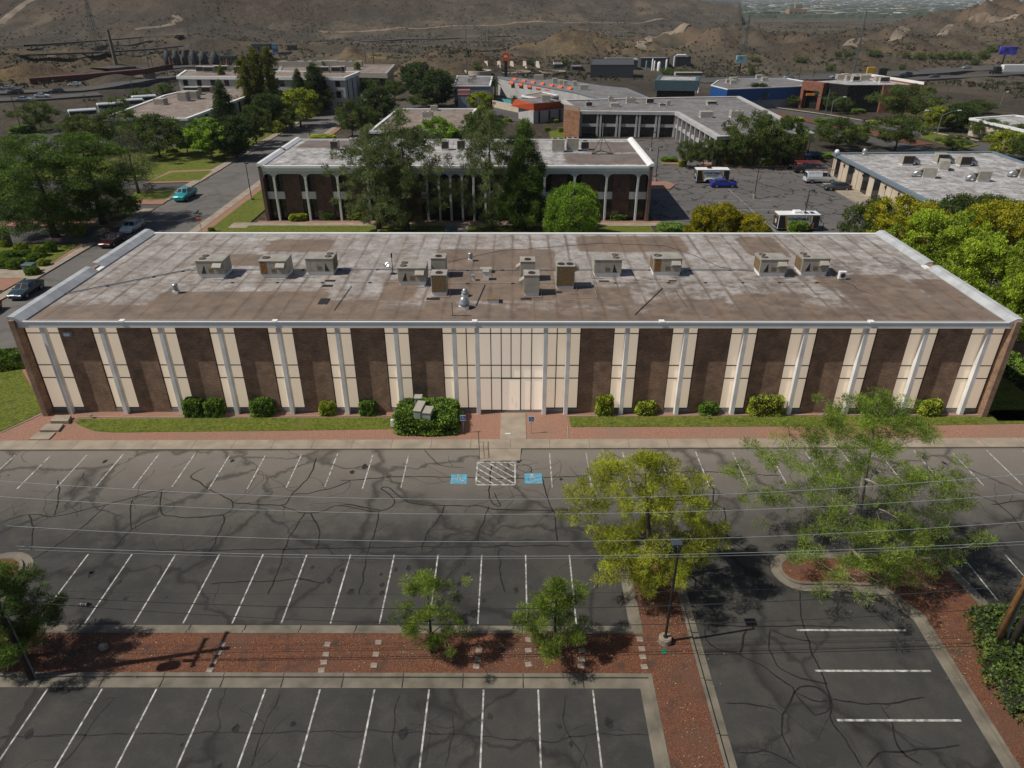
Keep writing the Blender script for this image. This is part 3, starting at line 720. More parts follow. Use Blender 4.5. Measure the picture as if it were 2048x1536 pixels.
m.prism([(-42.6, 103.2), (-39.8, 103.2), (-39.8, 104.4), (-9, 104.4), (-9, 97), (-6.8, 97), (-6.8, 104.4), (25, 104.4), (25, 106), (-42.6, 106)], 0, .155)
m.prism([(-71, 82), (-59.6, 82), (-59.6, 86.5), (-90, 86.5), (-90, 83.5)], 0, .12)
m.prism([tuple(G(a, b_)[:2]) for a, b_ in ((1616, 350), (1666, 352), (1820, 446), (1795, 452), (1700, 400))], 0, .14)
struct(m.build('pavement', M_conc))
# bay lines of the back lot
m = MB()
for k in range(9):
    a = G(1440, 372+k*12); m.ribbon([(33.2, 96+3.0*k), (38.3, 96+3.0*k)], .12, .0105); m.ribbon([(38.7, 96+3.0*k), (43.6, 96+3.0*k)], .12, .0105)
m.ribbon([(38.5, 92), (38.5, 128)], .14, .0105)
for k in range(7): m.ribbon([tuple(G(1583+k*23, 321+k*1.5)[:2]), tuple(G(1610+k*25, 333+k*2)[:2])], .12, .0105)
for k in range(3): m.ribbon([tuple(G(1690+33*k, 380+21*k)[:2]), tuple(G(1705+33*k, 389+21*k)[:2])], .5, .0105)
struct(m.build('parking_lines', M_line2))
# boulevard
def road_px(pts, w_, name, mat, z=.012, kerb=True, T_=False):
    m = MB(); P = []
    for i in range(len(pts)-1):
        a = (T if T_ else G)(*pts[i]); b_ = (T if T_ else G)(*pts[i+1])
        for t in np.linspace(0, 1, 14)[:-1]: P.append((a.x+(b_.x-a.x)*t, a.y+(b_.y-a.y)*t))
    P.append(tuple((T if T_ else G)(*pts[-1])[:2]))
    if T_:
        if mat in (M_dirt, M_track):
            Q = [(P[0][0]+(0), P[0][1])]; Q = []
            for a, b_ in zip(P, P[1:]):
                k = max(1, int(math.hypot(b_[0]-a[0], b_[1]-a[1])/6))
                Q += [(a[0]+(b_[0]-a[0])*i/k, a[1]+(b_[1]-a[1])*i/k) for i in range(k)]
            V = []
            for i in range(len(Q)):
                a, b_ = Q[max(i-1, 0)], Q[min(i+1, len(Q)-1)]; dx, dy = b_[0]-a[0], b_[1]-a[1]; l = math.hypot(dx, dy) or 1
                for s in (-.5, -.25, 0, .25, .5): x, y = Q[i][0]-dy/l*w_*s, Q[i][1]+dx/l*w_*s; V.append((x, y, terr(x, y)+(.35 if abs(s) < .5 else .1)))
            m.add(V, [(i*5+k, i*5+k+1, i*5+k+6, i*5+k+5) for i in range(len(Q)-1) for k in range(4)]); struct(m.build(name, mat)); return P, [0]*len(P)
        n = len(P); rows = []
        for i in range(n):
            a = P[max(i-1, 0)]; b_ = P[min(i+1, n-1)]; dx, dy = b_[0]-a[0], b_[1]-a[1]; l = math.hypot(dx, dy); nx, ny = -dy/l, dx/l
            zc = max(terr(P[i][0]+nx*w_*s, P[i][1]+ny*w_*s) for s in (-.5, -.25, 0, .25, .5))+z
            rows.append(zc)
        rows = [sum(rows[max(0, i-6):i+7])/len(rows[max(0, i-6):i+7])+.2 for i in range(n)]
        L_ = []; R2 = []
        for i in range(n):
            a = P[max(i-1, 0)]; b_ = P[min(i+1, n-1)]; dx, dy = b_[0]-a[0], b_[1]-a[1]; l = math.hypot(dx, dy); nx, ny = -dy/l*w_/2, dx/l*w_/2
            L_.append((P[i][0]+nx, P[i][1]+ny, rows[i])); R2.append((P[i][0]-nx, P[i][1]-ny, rows[i]))
        V = L_+R2+[(a, b_, c-3) for a, b_, c in L_]+[(a, b_, c-3) for a, b_, c in R2]
        Fs = [(n+i, n+i+1, i+1, i) for i in range(n-1)]+[(i, i+1, 2*n+i+1, 2*n+i) for i in range(n-1)]+[(n+i+1, n+i, 3*n+i, 3*n+i+1) for i in range(n-1)]
        m.add(V, Fs); struct(m.build(name, mat)); return P, rows
    m.ribbon(P, w_, z); struct(m.build(name, mat)); return P
m = MB(); p = [G(*q) for q in ((1540, 228), (1650, 247), (1760, 270), (1850, 290))]; m.ribbon([tuple(a[:2]) for a in p], 6, .10); struct(m.build('gravel_bed', M_gravel))
road_px([(1500, 215), (1539, 221), (1655, 237), (1768, 257), (1861, 273), (1960, 292), (2080, 318)], 9, 'road', M_road)
road_px([(1500, 228), (1560, 240), (1638, 258), (1724, 277), (1800, 292), (1880, 312), (2000, 345)], 8, 'road', M_road, .016)
m = MB()
p = [G(*q) for q in ((1500, 208), (1539, 214), (1655, 230), (1768, 249), (1861, 265), (1960, 283))]; m.ribbon([tuple(a[:2]) for a in p], 1.6, .15)
struct(m.build('sidewalk', M_conc))
# freeways and far roads
FW1, FWZ1 = road_px([(1380, 163), (1500, 160), (1640, 157), (1775, 153), (1900, 146), (2048, 136), (2180, 126)], 17, 'road', M_road, .3, T_=True)
FW2, FWZ2 = road_px([(1600, 168), (1775, 163), (1900, 157), (2048, 151), (2180, 145)], 9, 'road', M_road, .3, T_=True)
FW3, FWZ3 = road_px([(-120, 194), (0, 188), (160, 182), (260, 172), (360, 160)], 9, 'road', M_road, .3, T_=True)
FW4, FWZ4 = road_px([(-120, 210), (0, 202), (90, 198), (200, 190)], 10, 'road', M_road, .3, T_=True)
FW5, _ = road_px([(200, 140), (260, 136), (330, 139), (420, 136), (520, 141), (640, 137), (760, 140)], 12, 'road', M_road, .3, T_=True)
road_px([(640, 64), (800, 55), (1000, 50), (1200, 46), (1345, 40)], 7, 'road', M_dirt, .2, T_=True)
road_px([(700, 84), (800, 80), (920, 76), (1040, 71)], 9, 'road', M_road, .2, T_=True)
road_px([(1285, 102), (1280, 90), (1300, 72), (1380, 55)], 7, 'dirt_track', M_track, .15, T_=True)
road_px([(1700, 92), (1790, 78), (1900, 52), (2048, 38)], 9, 'dirt_track', M_track, .15, T_=True)
road_px([(0, 48), (30, 22), (68, -2)], 9, 'dirt_track', M_track, .15, T_=True)
road_px([(270, 58), (340, 50), (360, 38), (345, 30)], 7, 'dirt_track', M_track, .15, T_=True)
# ================================================================== MAIN BUILDING
ZR = 8.4; YF = 50.3; XL, XR = -38.7, 38.8; YB = 72.9
bld = thing('office_building', (0, YF, 0), 'long brown brick office building with white columns and cream windows facing the front parking lot', 'building')
M_cream = flat('cream_glow_pane', (.84, .69, .52), .35, var=.04, scale=.35, coat=.3)
_b = M_cream.node_tree.nodes['Principled BSDF']; _b.inputs['Emission Color'].default_value = (1, .82, .62, 1); _b.inputs['Emission Strength'].default_value = .33  # emission added so the panes look bright in the shade
M_cream2 = flat('pink_cream_glow_pane', (.82, .69, .56), .35, var=.04, scale=.35, coat=.3)
_b = M_cream2.node_tree.nodes['Principled BSDF']; _b.inputs['Emission Color'].default_value = (1, .84, .68, 1); _b.inputs['Emission Strength'].default_value = .36  # same added glow for the entrance panes and the door
COLX = [-36.6, -32.02, -27.42, -22.84, -18.26, -13.7, -9.17, -4.64, -2.86, 2.51, 4.29, 8.85, 13.42, 18.02, 22.7, 27.36, 32.03, 36.9]
YG = YF+.12
# brick panels
bricks = []
for a, b_ in zip(COLX, COLX[1:]):
    if b_-a > 4 and not (a < 0 < b_): c = (a+b_)/2; bricks.append((c-1.27, c+1.27))
M_seg = M_brick
for a, b_ in bricks:
    m = MB(); m.box(a, b_, YF, YB-1, 0, 8.1); m.build('brick_panel', M_brick, bld)
m = MB(); m.box(XL, XL+.42, YF-.75, YB+.1, 0, ZR+.25); m.build('end_wall', M_brick, bld)
m = MB(); m.box(XR-.42, XR, YF-.75, YB+.1, 0, ZR+.25); m.build('end_wall', M_brick, bld)
m = MB(); m.box(XL+.42, XR-.42, YB-.4, YB, 0, ZR-.05); m.build('rear_wall', M_brick, bld)
m = MB(); m.box(XL+.43, XR-.43, YF+.2, YF+.5, 0, ZR-.06); m.build('inner_wall', M_mull, bld)
# plinth below windows
# windows: gaps between bricks, split by columns
edges = [XL+.42]
for a, b_ in bricks: edges += [a, b_]
edges.append(XR-.42)
gaps = [(edges[i], edges[i+1]) for i in range(0, len(edges), 2)]
ZM = [.52, 3.3, 4.46, 7.27, 7.97]
def window_unit(x0, x1, mulls, mat, z0=.52, extra=None):
    m = MB(); m.box(x0+.02, x1-.02, YG, YG+.05, z0, 8.0)
    w_ = m.build('window', mat, bld)
    f = MB(); t = .035
    for z in (3.3, 4.46, 7.27): f.box(x0, x1, YG-.04, YG+.0, z-t, z+t)
    for x in [x0+t, x1-t]+mulls: f.box(x-t, x+t, YG-.045, YG-.002, z0, 8.0)
    f.box(x0, x1, YG-.06, YG+.02, z0-.05, z0)
    f.build('frame', M_mull, w_, local=False) if False else None
    fo = f.build('frame', M_mull, bld); fo.parent = w_
    s = MB(); s.box(x0, x1, YG-.10, YG+.05, .05, z0-.05); so_ = s.build('sill', M_galv if False else flat_sill, bld); so_.parent = w_
flat_sill = flat('grey_sill', (.24, .24, .24), .7, var=.15)
for a, b_ in gaps:
    cols = [c for c in COLX if a < c < b_]
    if len(cols) == 1:
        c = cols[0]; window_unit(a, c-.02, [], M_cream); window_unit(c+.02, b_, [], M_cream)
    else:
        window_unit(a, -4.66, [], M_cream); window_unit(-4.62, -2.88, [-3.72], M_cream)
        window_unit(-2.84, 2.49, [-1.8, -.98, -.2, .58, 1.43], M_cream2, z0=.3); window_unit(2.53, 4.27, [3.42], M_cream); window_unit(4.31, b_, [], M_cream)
# entrance door
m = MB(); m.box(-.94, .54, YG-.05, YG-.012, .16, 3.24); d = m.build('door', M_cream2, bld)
m = MB(); 
for x in (-.96, .56): m.box(x-.03, x+.03, YG-.07, YG-.05, .16, 3.26)
m.box(-.99, .59, YG-.07, YG-.05, 3.24, 3.30); m.box(-.99, .59, YG-.075, YG-.052, .16, .24)
o = m.build('frame', M_mull, bld); o.parent = d
m = MB(); m.tube([(-.12, YG-.12, 1.0), (-.12, YG-.12, 1.5)], .015); o = m.build('handle', M_galv, bld); o.parent = d
# columns
M_colm = flat('column_paint', (.76, .75, .73), .6, var=.12, scale=.7)
for c in COLX:
    m = MB(); w_ = .17
    m.bbox(c-w_, c+w_, YF-.40, YG-.09, 0, 7.98, .02); m.build('column', M_colm, bld)
# fascia with gutter and coping
m = MB(); m.box(XL+.42, XR-.42, YF-.48, YF+.05, 7.98, 8.42); m.build('fascia', M_white, bld)
m = MB()
xs = [XL+.42, -30.2, -18.4, -3.0, 11.4, 27.5, XR-.42]
for a, b_ in zip(xs, xs[1:]): m.box(a+.15, b_-.15, YF-.52, YF-.36, 8.42, 8.52)
m.build('coping', M_white, bld)
m = MB(); m.box(XL+.5, XR-.5, YF-.36, YF+.0, 8.42, 8.43); m.build('gutter', M_mull, bld)
m = MB()
for x in xs[1:-1]: m.box(x-.2, x+.2, YF-.56, YF-.1, 8.43, 8.56)
m.build('scupper', M_white, bld)
# roof deck with painted stain masks
def roof_grid(x0, x1, y0, y1, z, name, mat, parent, patches, spots, step=.22, edge=.72, seed=1):
    nx = int((x1-x0)/step)+2; ny = int((y1-y0)/step)+2
    X = np.linspace(x0, x1, nx); Y = np.linspace(y0, y1, ny); XX, YY = np.meshgrid(X, Y)
    st = np.zeros_like(XX); sp_ = np.zeros_like(XX)
    for (a, b_, c, d, v) in patches:
        q = np.clip((XX-a)/.8+.5, 0, 1)*np.clip((b_-XX)/.8+.5, 0, 1)*np.clip((YY-c)/.8+.5, 0, 1)*np.clip((d-YY)/.8+.5, 0, 1); st = np.maximum(st, v*q*.82)
    st = np.maximum(st, edge*np.exp(-(YY-y0)/1.6))
    for (a, b_, c, d, n, s) in spots:
        rr = np.random.RandomState(int(abs(a)*7+n+100))
        for _ in range(n):
            cx, cy = rr.uniform(a, b_), rr.uniform(c, d); r = rr.uniform(.18, .42)*s
            q = ((XX-cx)/r/1.3)**2+((YY-cy)/r)**2; sp_ = np.maximum(sp_, np.clip(1.6-q, 0, 1))
    l = parent.location
    V = [(x-l.x, y-l.y, z-l.z) for y in Y for x in X]
    Fs = [(j*nx+i, j*nx+i+1, (j+1)*nx+i+1, (j+1)*nx+i) for j in range(ny-1) for i in range(nx-1)]
    me = bpy.data.meshes.new(name); me.from_pydata(V, [], Fs)
    for nm, arr in (('stain', st), ('spots', sp_)):
        at = me.attributes.new(nm, 'FLOAT', 'POINT'); at.data.foreach_set('value', arr.ravel().astype(np.float32))
    me.materials.append(mat); o = bpy.data.objects.new(name, me); COL.objects.link(o); o.parent = parent; return o
def gz(px, py, z=ZR): p = G(px, py, z); return p.x, p.y
pt = []
for (a, b_, c, d, v) in [(300, 640, 585, 636, .75), (150, 420, 612, 640, .6), (640, 760, 600, 640, .25), (880, 1105, 500, 540, .72), (880, 1105, 540, 600, .62), (1160, 1365, 474, 502, .75), (1490, 1560, 476, 512, .7),
                         (1700, 1850, 552, 636, .72), (1880, 2000, 598, 636, .75), (540, 660, 480, 502, .5), (400, 560, 510, 530, .55), (850, 905, 600, 632, .55), (1640, 1720, 552, 575, .5), (60, 300, 622, 645, .45), (470, 515, 600, 625, .5), (770, 830, 560, 600, .45), (1120, 1260, 575, 610, .5), (1300, 1460, 600, 636, .5), (1480, 1600, 590, 630, .5), (1850, 1960, 560, 600, .5), (930, 1010, 610, 636, .5)]:
    x0, y0 = gz((a), d); x1, y1 = gz(b_, c); xa, _ = gz(a, (c+d)/2); xb, _ = gz(b_, (c+d)/2); pt.append((xa, xb, y0, y1, v))
sp_l = [(6, 30, 50.6, 59, 150, 1.0), (20, 38, 51, 64, 90, 1.1), (-8, 6, 50.6, 56, 26, .9), (24, 37, 56, 66, 70, 1.1), (9, 14, 55, 60, 22, .9)]
roof_grid(XL+.42, XR-.42, YF, YB-.25, ZR, 'roof', M_roof, bld, pt, sp_l)
m = MB(); m.box(XL+.42, XR-.42, YB-.3, YB+.08, ZR-.2, ZR+.16); m.build('rear_kerb', M_white, bld)
M_par = flat('weathered_coping', (.43, .44, .45), .6, var=.16, scale=.8)
def parapet(xa, xb, y0, y1, h, sgn):
    """sloped coping on the gable walls: higher at the outside, a low gutter inside"""
    m = MB(); x_in = xb if sgn < 0 else xa; x_out = xa if sgn < 0 else xb
    mid = x_out+(x_in-x_out)*.45; z = ZR+.02
    sec = [(x_out, z), (x_out, z+h), (mid, z+h*.95), (x_in, z+.08), (x_in, z)]
    V = [(a, y0, c) for a, c in sec]+[(a, y1, c) for a, c in sec]; n = 5
    m.add(V, [tuple(range(n)), tuple(range(2*n-1, n-1, -1))]+[(i, n+i, n+(i+1) % n, (i+1) % n) for i in range(n)])
    m.build('parapet', M_par, bld)
parapet(XL-.12, XL+.95, YF-.55, 61.2, .5, -1); parapet(XL-.12, XL+.95, 62.3, YB+.1, .5, -1)
parapet(XR-.85, XR+.12, YF-.55, 62.0, .42, 1); parapet(XR-.85, XR+.12, 62.9, YB+.1, .42, 1)
m = MB(); m.box(XL+.5, XL+.95, 61.2, 62.3, ZR+.01, ZR+.14); m.box(XR-.95, XR-.5, 62.0, 62.9, ZR+.01, ZR+.14); m.build('overflow_sill', M_white, bld)
# wall light
p = AY(133, 665, YF-.2)
wl_ = thing('wall_light', (p.x, YF, p.z-.3), 'square pale flood light high on the leftmost brick panel of the front building', 'light')
m = MB(); m.bbox(p.x-.3, p.x+.3, YF-.28, YF, p.z-.32, p.z+.02, .03); m.build('housing', flat('lamp_housing', (.3, .38, .42), .4), wl_)
m = MB(); m.box(p.x-.22, p.x+.22, YF-.295, YF-.282, p.z-.26, p.z-.04); m.build('lens', M_signwhite, wl_)
# ------------------------------------------------------------------ roof units
def ac_big(flip=False, fans=2, rust=False, label='', hood=True, L_=2.45, D=1.8, H=1.6, tri=True, coil=None):
    t = thing('rooftop_air_conditioner', (0, 0, 0), label, 'air conditioner', 'rooftop air conditioners on the near office building')
    s = -1 if flip else 1; fx = lambda x: s*x
    def bx(m, x0, x1, *r): a, b_ = fx(x0), fx(x1); m.box(min(a, b_), max(a, b_), *r)
    m = MB(); m.box(-L_/2+.08, L_/2-.08, .08, D-.08, 0, .34); m.build('curb', M_galv if False else M_white, t, local=True)
    m = MB(); m.bbox(-L_/2, L_/2, 0, D, .34, H-.06, .025)
    for x in (-.35, .25, .8): bx(m, x*L_/2.45-.008, x*L_/2.45+.008, -.008, .0, .42, H-.15)
    m.build('cabinet', M_unit, t, local=True)
    m = MB(); m.bbox(-L_/2-.04, L_/2+.04, -.04, D+.04, H-.06, H, .02); m.build('top', M_unit_top, t, local=True)
    ys = [D*.3, D*.72] if fans == 2 else [D*.45]; rf = .3 if fans == 2 else .36
    for y in ys:
        m = MB(); m.lathe((fx(-L_/2+.48), y, H), [(rf, 0), (rf, .05), (rf-.04, .055), (rf-.05, .012), (.08, .012), (.07, .05), (.01, .055)], 20); m.build('fan', M_fan, t, local=True, smooth=False)
        q = MB()
        for r in (.3, .6, .85): 
            q.tube([(fx(-L_/2+.48)+rf*r*math.cos(a), y+rf*r*math.sin(a), H+.06) for a in np.linspace(0, 2*math.pi, 15)], .008, 4, False)
        q.build('fan_guard', M_unit_top, t, local=True)
    m = MB(); a = fx(L_/2); m.tube([(a, .3, .55), (a+s*.22, .3, .55), (a+s*.22, .3, .06), (a+s*.22, -.55, .06), (a-s*.9, -.55, .06)], .028, 5); m.build('conduit', M_galv, t, local=True)
    if tri:
        m = MB(); a, b_, c = fx(-L_/2+.38), fx(-L_/2+.78), fx(-L_/2+.70)
        P = [(a, -.012, .42), (b_, -.012, .42), (c, -.012, 1.2)]; P = P if s > 0 else [P[1], P[0], P[2]]
        m.add(P+[(x, .0, z) for x, y, z in P], [(0, 1, 2), (0, 3, 4, 1), (1, 4, 5, 2), (2, 5, 3, 0)]); m.build('coil_opening', M_black, t, local=True)
    if rust:
        m = MB(); bx(m, -L_/2+.12, -L_/2+.68, -.014, .0, .38, H-.12); m.build('coil_panel', M_rust, t, local=True)
    m = MB(); a = fx(-L_/2)
    m.box(min(a, a-s*.012), max(a, a-s*.012), .12, D-.12, .42, H-.18); m.build('coil_panel', M_coil, t, local=True)
    m = MB(); x0, x1 = sorted((fx(-.2*L_/2.45), fx(.22*L_/2.45)))
    for z in np.arange(.52, H-.72, .075): m.box(x0, x1, -.02, .0, z, z+.035)
    m.build('louvre_panel', M_coil, t, local=True)
    if hood:
        m = MB(); x0, x1 = sorted((fx(.30*L_/2.45), fx(1.08*L_/2.45)))
        m.add([(x0, 0, H-.22), (x1, 0, H-.22), (x1, -.42, H-.48), (x0, -.42, H-.48), (x0, -.42, H-.56), (x1, -.42, H-.56), (x1, 0, H-.72), (x0, 0, H-.72)],
              [(0, 3, 2, 1), (3, 4, 5, 2), (0, 7, 4, 3), (1, 2, 5, 6)]); m.build('intake_hood', M_unit, t, local=True)
        m = MB(); m.box(x0+.03, x1-.03, -.41, -.02, H-.60, H-.57); m.build('intake_filter', M_mull, t, local=True)
    return t
def place_ac(t, xa, xb, py, rz=0.0):
    p = G((xa+xb)/2, py, ZR); t.location = (p.x, p.y, ZR+.004); t.rotation_euler = (0, 0, rz)
place_ac(ac_big(label='two fan beige air conditioner nearest the left end of the front roof'), 397, 452, 556)
place_ac(ac_big(fans=1, rust=True, tri=False, label='one fan beige air conditioner with a rusty orange left panel, second from the left end'), 521, 578, 556)
place_ac(ac_big(flip=True, hood=False, label='stained beige rooftop air conditioner with fans at its right end, third from the left end'), 613, 670, 551)
place_ac(ac_big(label='beige rooftop air conditioner standing just right of the satellite dish'), 797, 853, 571)
place_ac(ac_big(flip=True, hood=False, label='beige air conditioner with fans at its right end, beside the brown coil twin fan unit'), 1186, 1243, 553.6)
place_ac(ac_big(fans=1, rust=True, tri=False, label='one fan air conditioner with a rusty left side standing alone right of centre', L_=2.55), 1304, 1362, 551)
place_ac(ac_big(label='left one of the two neighbouring beige air conditioners near the front roof right end'), 1515, 1573, 553)
place_ac(ac_big(label='rightmost large beige air conditioner on the front roof beside the small condenser'), 1599, 1655, 551)
def ac_small(label, fans=1, coil=None, hood=0, W=1.3, D=1.3, H=1.85):
    t = thing('rooftop_air_conditioner', (0, 0, 0), label, 'air conditioner', 'rooftop air conditioners on the near office building')
    m = MB(); m.box(-W/2+.05, W/2-.05, .05, D-.05, 0, .3); m.build('curb', M_white, t, local=True)
    m = MB(); m.bbox(-W/2, W/2, 0, D, .3, H-.06, .02); m.build('cabinet', M_unit, t, local=True)
    m = MB(); m.bbox(-W/2-.03, W/2+.03, -.03, D+.03, H-.06, H, .02); m.build('top', M_unit_top, t, local=True)
    for x in ([0] if fans == 1 else [-W*.24, W*.24]):
        rf = .3
        m = MB(); m.lathe((x, .5, H), [(rf, 0), (rf, .05), (rf-.04, .055), (rf-.05, .012), (.08, .012), (.07, .05), (.01, .055)], 20); m.build('fan', M_fan, t, local=True)
    m = MB(); m.tube([(W/2, .35, .5), (W/2+.2, .35, .5), (W/2+.2, .35, .06), (W/2+.2, -.4, .06), (-W/2, -.4, .06)], .028, 5); m.build('conduit', M_galv, t, local=True)
    if coil: m = MB(); m.box(-W/2+.06, W/2-.06, -.014, 0, .36, H-.14); m.build('coil_panel', coil, t, local=True)
    if hood:
        m = MB(); x0 = hood*W/2; x1 = hood*(W/2+.38); z = H-.75 if hood < 0 else H-.35
        V = [(x0, .2, z+.35), (x0, .9, z+.35), (x1, .9, z+.1), (x1, .2, z+.1), (x0, .2, z-.25), (x0, .9, z-.25), (x1, .9, z-.1), (x1, .2, z-.1)]
        m.add(V, [(0, 1, 2, 3), (7, 6, 5, 4), (0, 3, 7, 4), (1, 5, 6, 2), (3, 2, 6, 7)]); m.build('intake_hood', M_unit, t, local=True)
    return t
place_ac(ac_small('single fan beige air conditioner behind the brown coil unit left of the roof centre'), 863, 893, 556)
place_ac(ac_small('tall air conditioner with a brown coil front and one fan, left of the roof centre', coil=M_coil), 864.5, 893.6, 591.7)
place_ac(ac_small('rear single fan beige air conditioner of the pair right of the roof centre', hood=-1), 1040, 1070, 563)
place_ac(ac_small('front single fan beige air conditioner of the pair right of the roof centre', hood=-1), 1048, 1078, 592)
place_ac(ac_small('air conditioner with two fans and a wide brown coil front', fans=2, coil=M_coil, hood=1, W=1.55, H=2.1), 1112, 1148, 579)
# small condenser
p = G(1684, 560, ZR); t = thing('condenser', (p.x, p.y, ZR+.004), 'small white condenser with a round fan beside the rightmost large roof unit', 'air conditioner')
m = MB(); m.bbox(-.32, .32, 0, .35, .06, .75); m.build('cabinet', M_white, t, local=True)
m = MB(); m.tube([(0, -.02, .42), (0, .0, .42)], .22, 18); m.build('fan', M_fan, t, local=True)
# turbine vents and exhaust fans
def turbine(px, py, label, s=1.0):
    p = G(px, py, ZR); t = thing('roof_vent', (p.x, p.y, ZR+.004), label, 'roof vent')
    m = MB(); m.box(-.2*s, .2*s, -.2*s, .2*s, 0, .2*s); m.build('base', M_white, t, local=True)
    m = MB(); m.lathe((0, 0, .2*s), [(.16*s, 0), (.16*s, .1*s), (.22*s, .16*s), (.16*s, .22*s), (.23*s, .30*s), (.17*s, .36*s), (.23*s, .44*s), (.18*s, .52*s), (.05*s, .58*s)], 16); m.build('turbine', M_galv, t, smooth=True, local=True)
turbine(353, 586, 'silver turbine vent on the dirty left part of the front roof', 1.1); turbine(941, 522, 'silver turbine vent near the back of the front roof', 1.1)
def mushroom(px, py, label, s=1.0):
    p = G(px, py, ZR); t = thing('exhaust_fan', (p.x, p.y, ZR+.004), label, 'exhaust fan')
    m = MB(); m.box(-.38*s, .38*s, -.38*s, .38*s, 0, .25*s); m.build('base', M_white, t, local=True)
    m = MB(); m.lathe((0, 0, .25*s), [(.3*s, 0), (.44*s, .12*s), (.46*s, .2*s), (.36*s, .3*s), (.34*s, .42*s), (.24*s, .62*s), (.1*s, .7*s), (.02*s, .72*s)], 20); m.build('hood', M_galv, t, smooth=True, local=True)
mushroom(928, 616, 'larger silver exhaust fan nearest the front edge of the roof', 1.05); mushroom(930, 592, 'smaller silver exhaust fan just behind the larger one', .72)
# hatches, ducts
def roofbox(name, px, py, w_, d, h, label, cat, mat=M_unit, lid=True):
    p = G(px, py, ZR); t = thing(name, (p.x, p.y, ZR+.004), label, cat)
    m = MB(); m.box(-w_/2, w_/2, 0, d, 0, h); m.build('base', M_white if lid else mat, t, local=True)
    m = MB(); m.bbox(-w_/2-.05, w_/2+.05, -.05, d+.05, h, h+.08, .02); m.build('lid', mat, t, local=True)
roofbox('roof_hatch', 986, 607, .95, .8, .3, 'low square roof hatch with a tan lid in front of the brown patch', 'hatch', M_coil)
roofbox('duct_box', 972, 561, .5, .5, .75, 'upright tan duct box on the brown roof patch', 'duct'); roofbox('duct_box', 947, 562, .3, .35, .45, 'small grey vent box left of the tan duct box', 'duct', M_galv)
roofbox('duct_box', 972, 546, 1.0, .5, .3, 'long low tan duct behind the upright duct box', 'duct')
# long conduit lines on the roof
def pipe(name, pts, label, cat, r=.03, mat=M_unit_top, z=.1, blocks=True):
    P = [(*gz(a, b_), ZR+z) for a, b_ in pts]; t = thing(name, P[0], label, cat)
    m = MB(); m.tube(P, r, 6); m.build('pipe', mat, t)
    if blocks:
        for a, b_ in zip(P, P[1:]):
            n = max(1, int((Vector(a)-Vector(b_)).length/3.2))
            for k in range(n):
                q = Vector(a).lerp(Vector(b_), (k+.5)/n); m = MB(); m.box(q.x-.12, q.x+.12, q.y-.09, q.y+.09, ZR+.003, ZR+z-r); m.build('support', M_black, t)
pipe('gas_pipe', [(64, 602), (352, 546), (380, 541), (420, 541), (792, 540), (900, 541), (1180, 541), (1500, 541), (1660, 541)], 'long grey gas pipe running the length of the front roof behind the units', 'pipe', .05, M_galv)
pipe('gas_pipe', [(420, 566), (600, 566), (690, 566), (790, 566), (890, 568), (1160, 567), (1300, 566), (1670, 566)], 'thinner grey pipe running along the roof in front of the units', 'pipe', .022)
pipe('conduit', [(970, 570), (952, 612)], 'short dark conduit slanting forward from the brown roof patch', 'pipe', .03, M_mull, .05, False)
pipe('conduit', [(1325, 577), (1270, 630)], 'dark rod lying slanted on the spotted right part of the roof', 'pipe', .03, M_mull, .05, False)
pipe('conduit', [(1140, 597), (1194, 597), (1186, 560)], 'thin conduit bent at right angles in front of the twin fan unit', 'pipe', .02, M_unit_top, .06, False)
pipe('conduit', [(703, 573), (668, 622)], 'dark conduit slanting forward left of the satellite dish', 'pipe', .025, M_mull, .05, False)
pipe('cable', [(1350, 580), (1362, 600), (1374, 614)], 'thin dark cable lying on the roof right of the slanted rod', 'cable', .018, M_mull, .04, False)
pipe('cable', [(1680, 562), (1705, 570), (1715, 580), (1745, 588)], 'curved black cable on the brown patch at the right of the roof', 'cable', .018, M_mull, .04, False)
pipe('cable', [(895, 525), (1000, 502), (1100, 495), (1200, 487), (1330, 492), (1390, 512), (1440, 535), (1510, 545)], 'long thin black cable curving across the back of the front roof', 'cable', .016, M_mull, .04, False)
# mast with satellite dish
p = G(786, 548, ZR); t = thing('satellite_dish', (p.x, p.y, ZR+.004), 'small grey satellite dish on a dark mast near the middle of the front roof', 'satellite dish')
m = MB(); m.tube([(0, 0, 0), (0, 0, 1.9)], .035, 6); m.bbox(-.07, .07, -.05, .05, 1.55, 1.95); m.box(-.2, .2, -.2, .2, 0, .06); m.build('mast', M_black, t, local=True)
m = MB(); m.tube([(0, 0, .5), (-.45, 0, .75), (-.8, -.1, .95)], .025, 5); m.build('arm', M_black, t, local=True)
m = MB(); m.lathe((0, 0, 0), [(.03, 0), (.16, .02), (.27, .07), (.28, .09), (.15, .04), (.01, .02)], 16); o = m.build('dish', M_galv, t, smooth=True, local=True); o.location = (-.42, .05, .85); o.rotation_euler = (R_(50), R_(-20), 0)
p = G(905, 632, ZR); t = thing('vent_pipe', (p.x, p.y, ZR+.004), 'tall thin black vent pipe standing near the front edge of the roof', 'pipe')
m = MB(); m.tube([(0, 0, 0), (0, 0, 1.15)], .025, 6); m.tube([(0, 0, .04), (1.5, 0, .04)], .02, 6); m.build('stack', M_black, t, local=True)
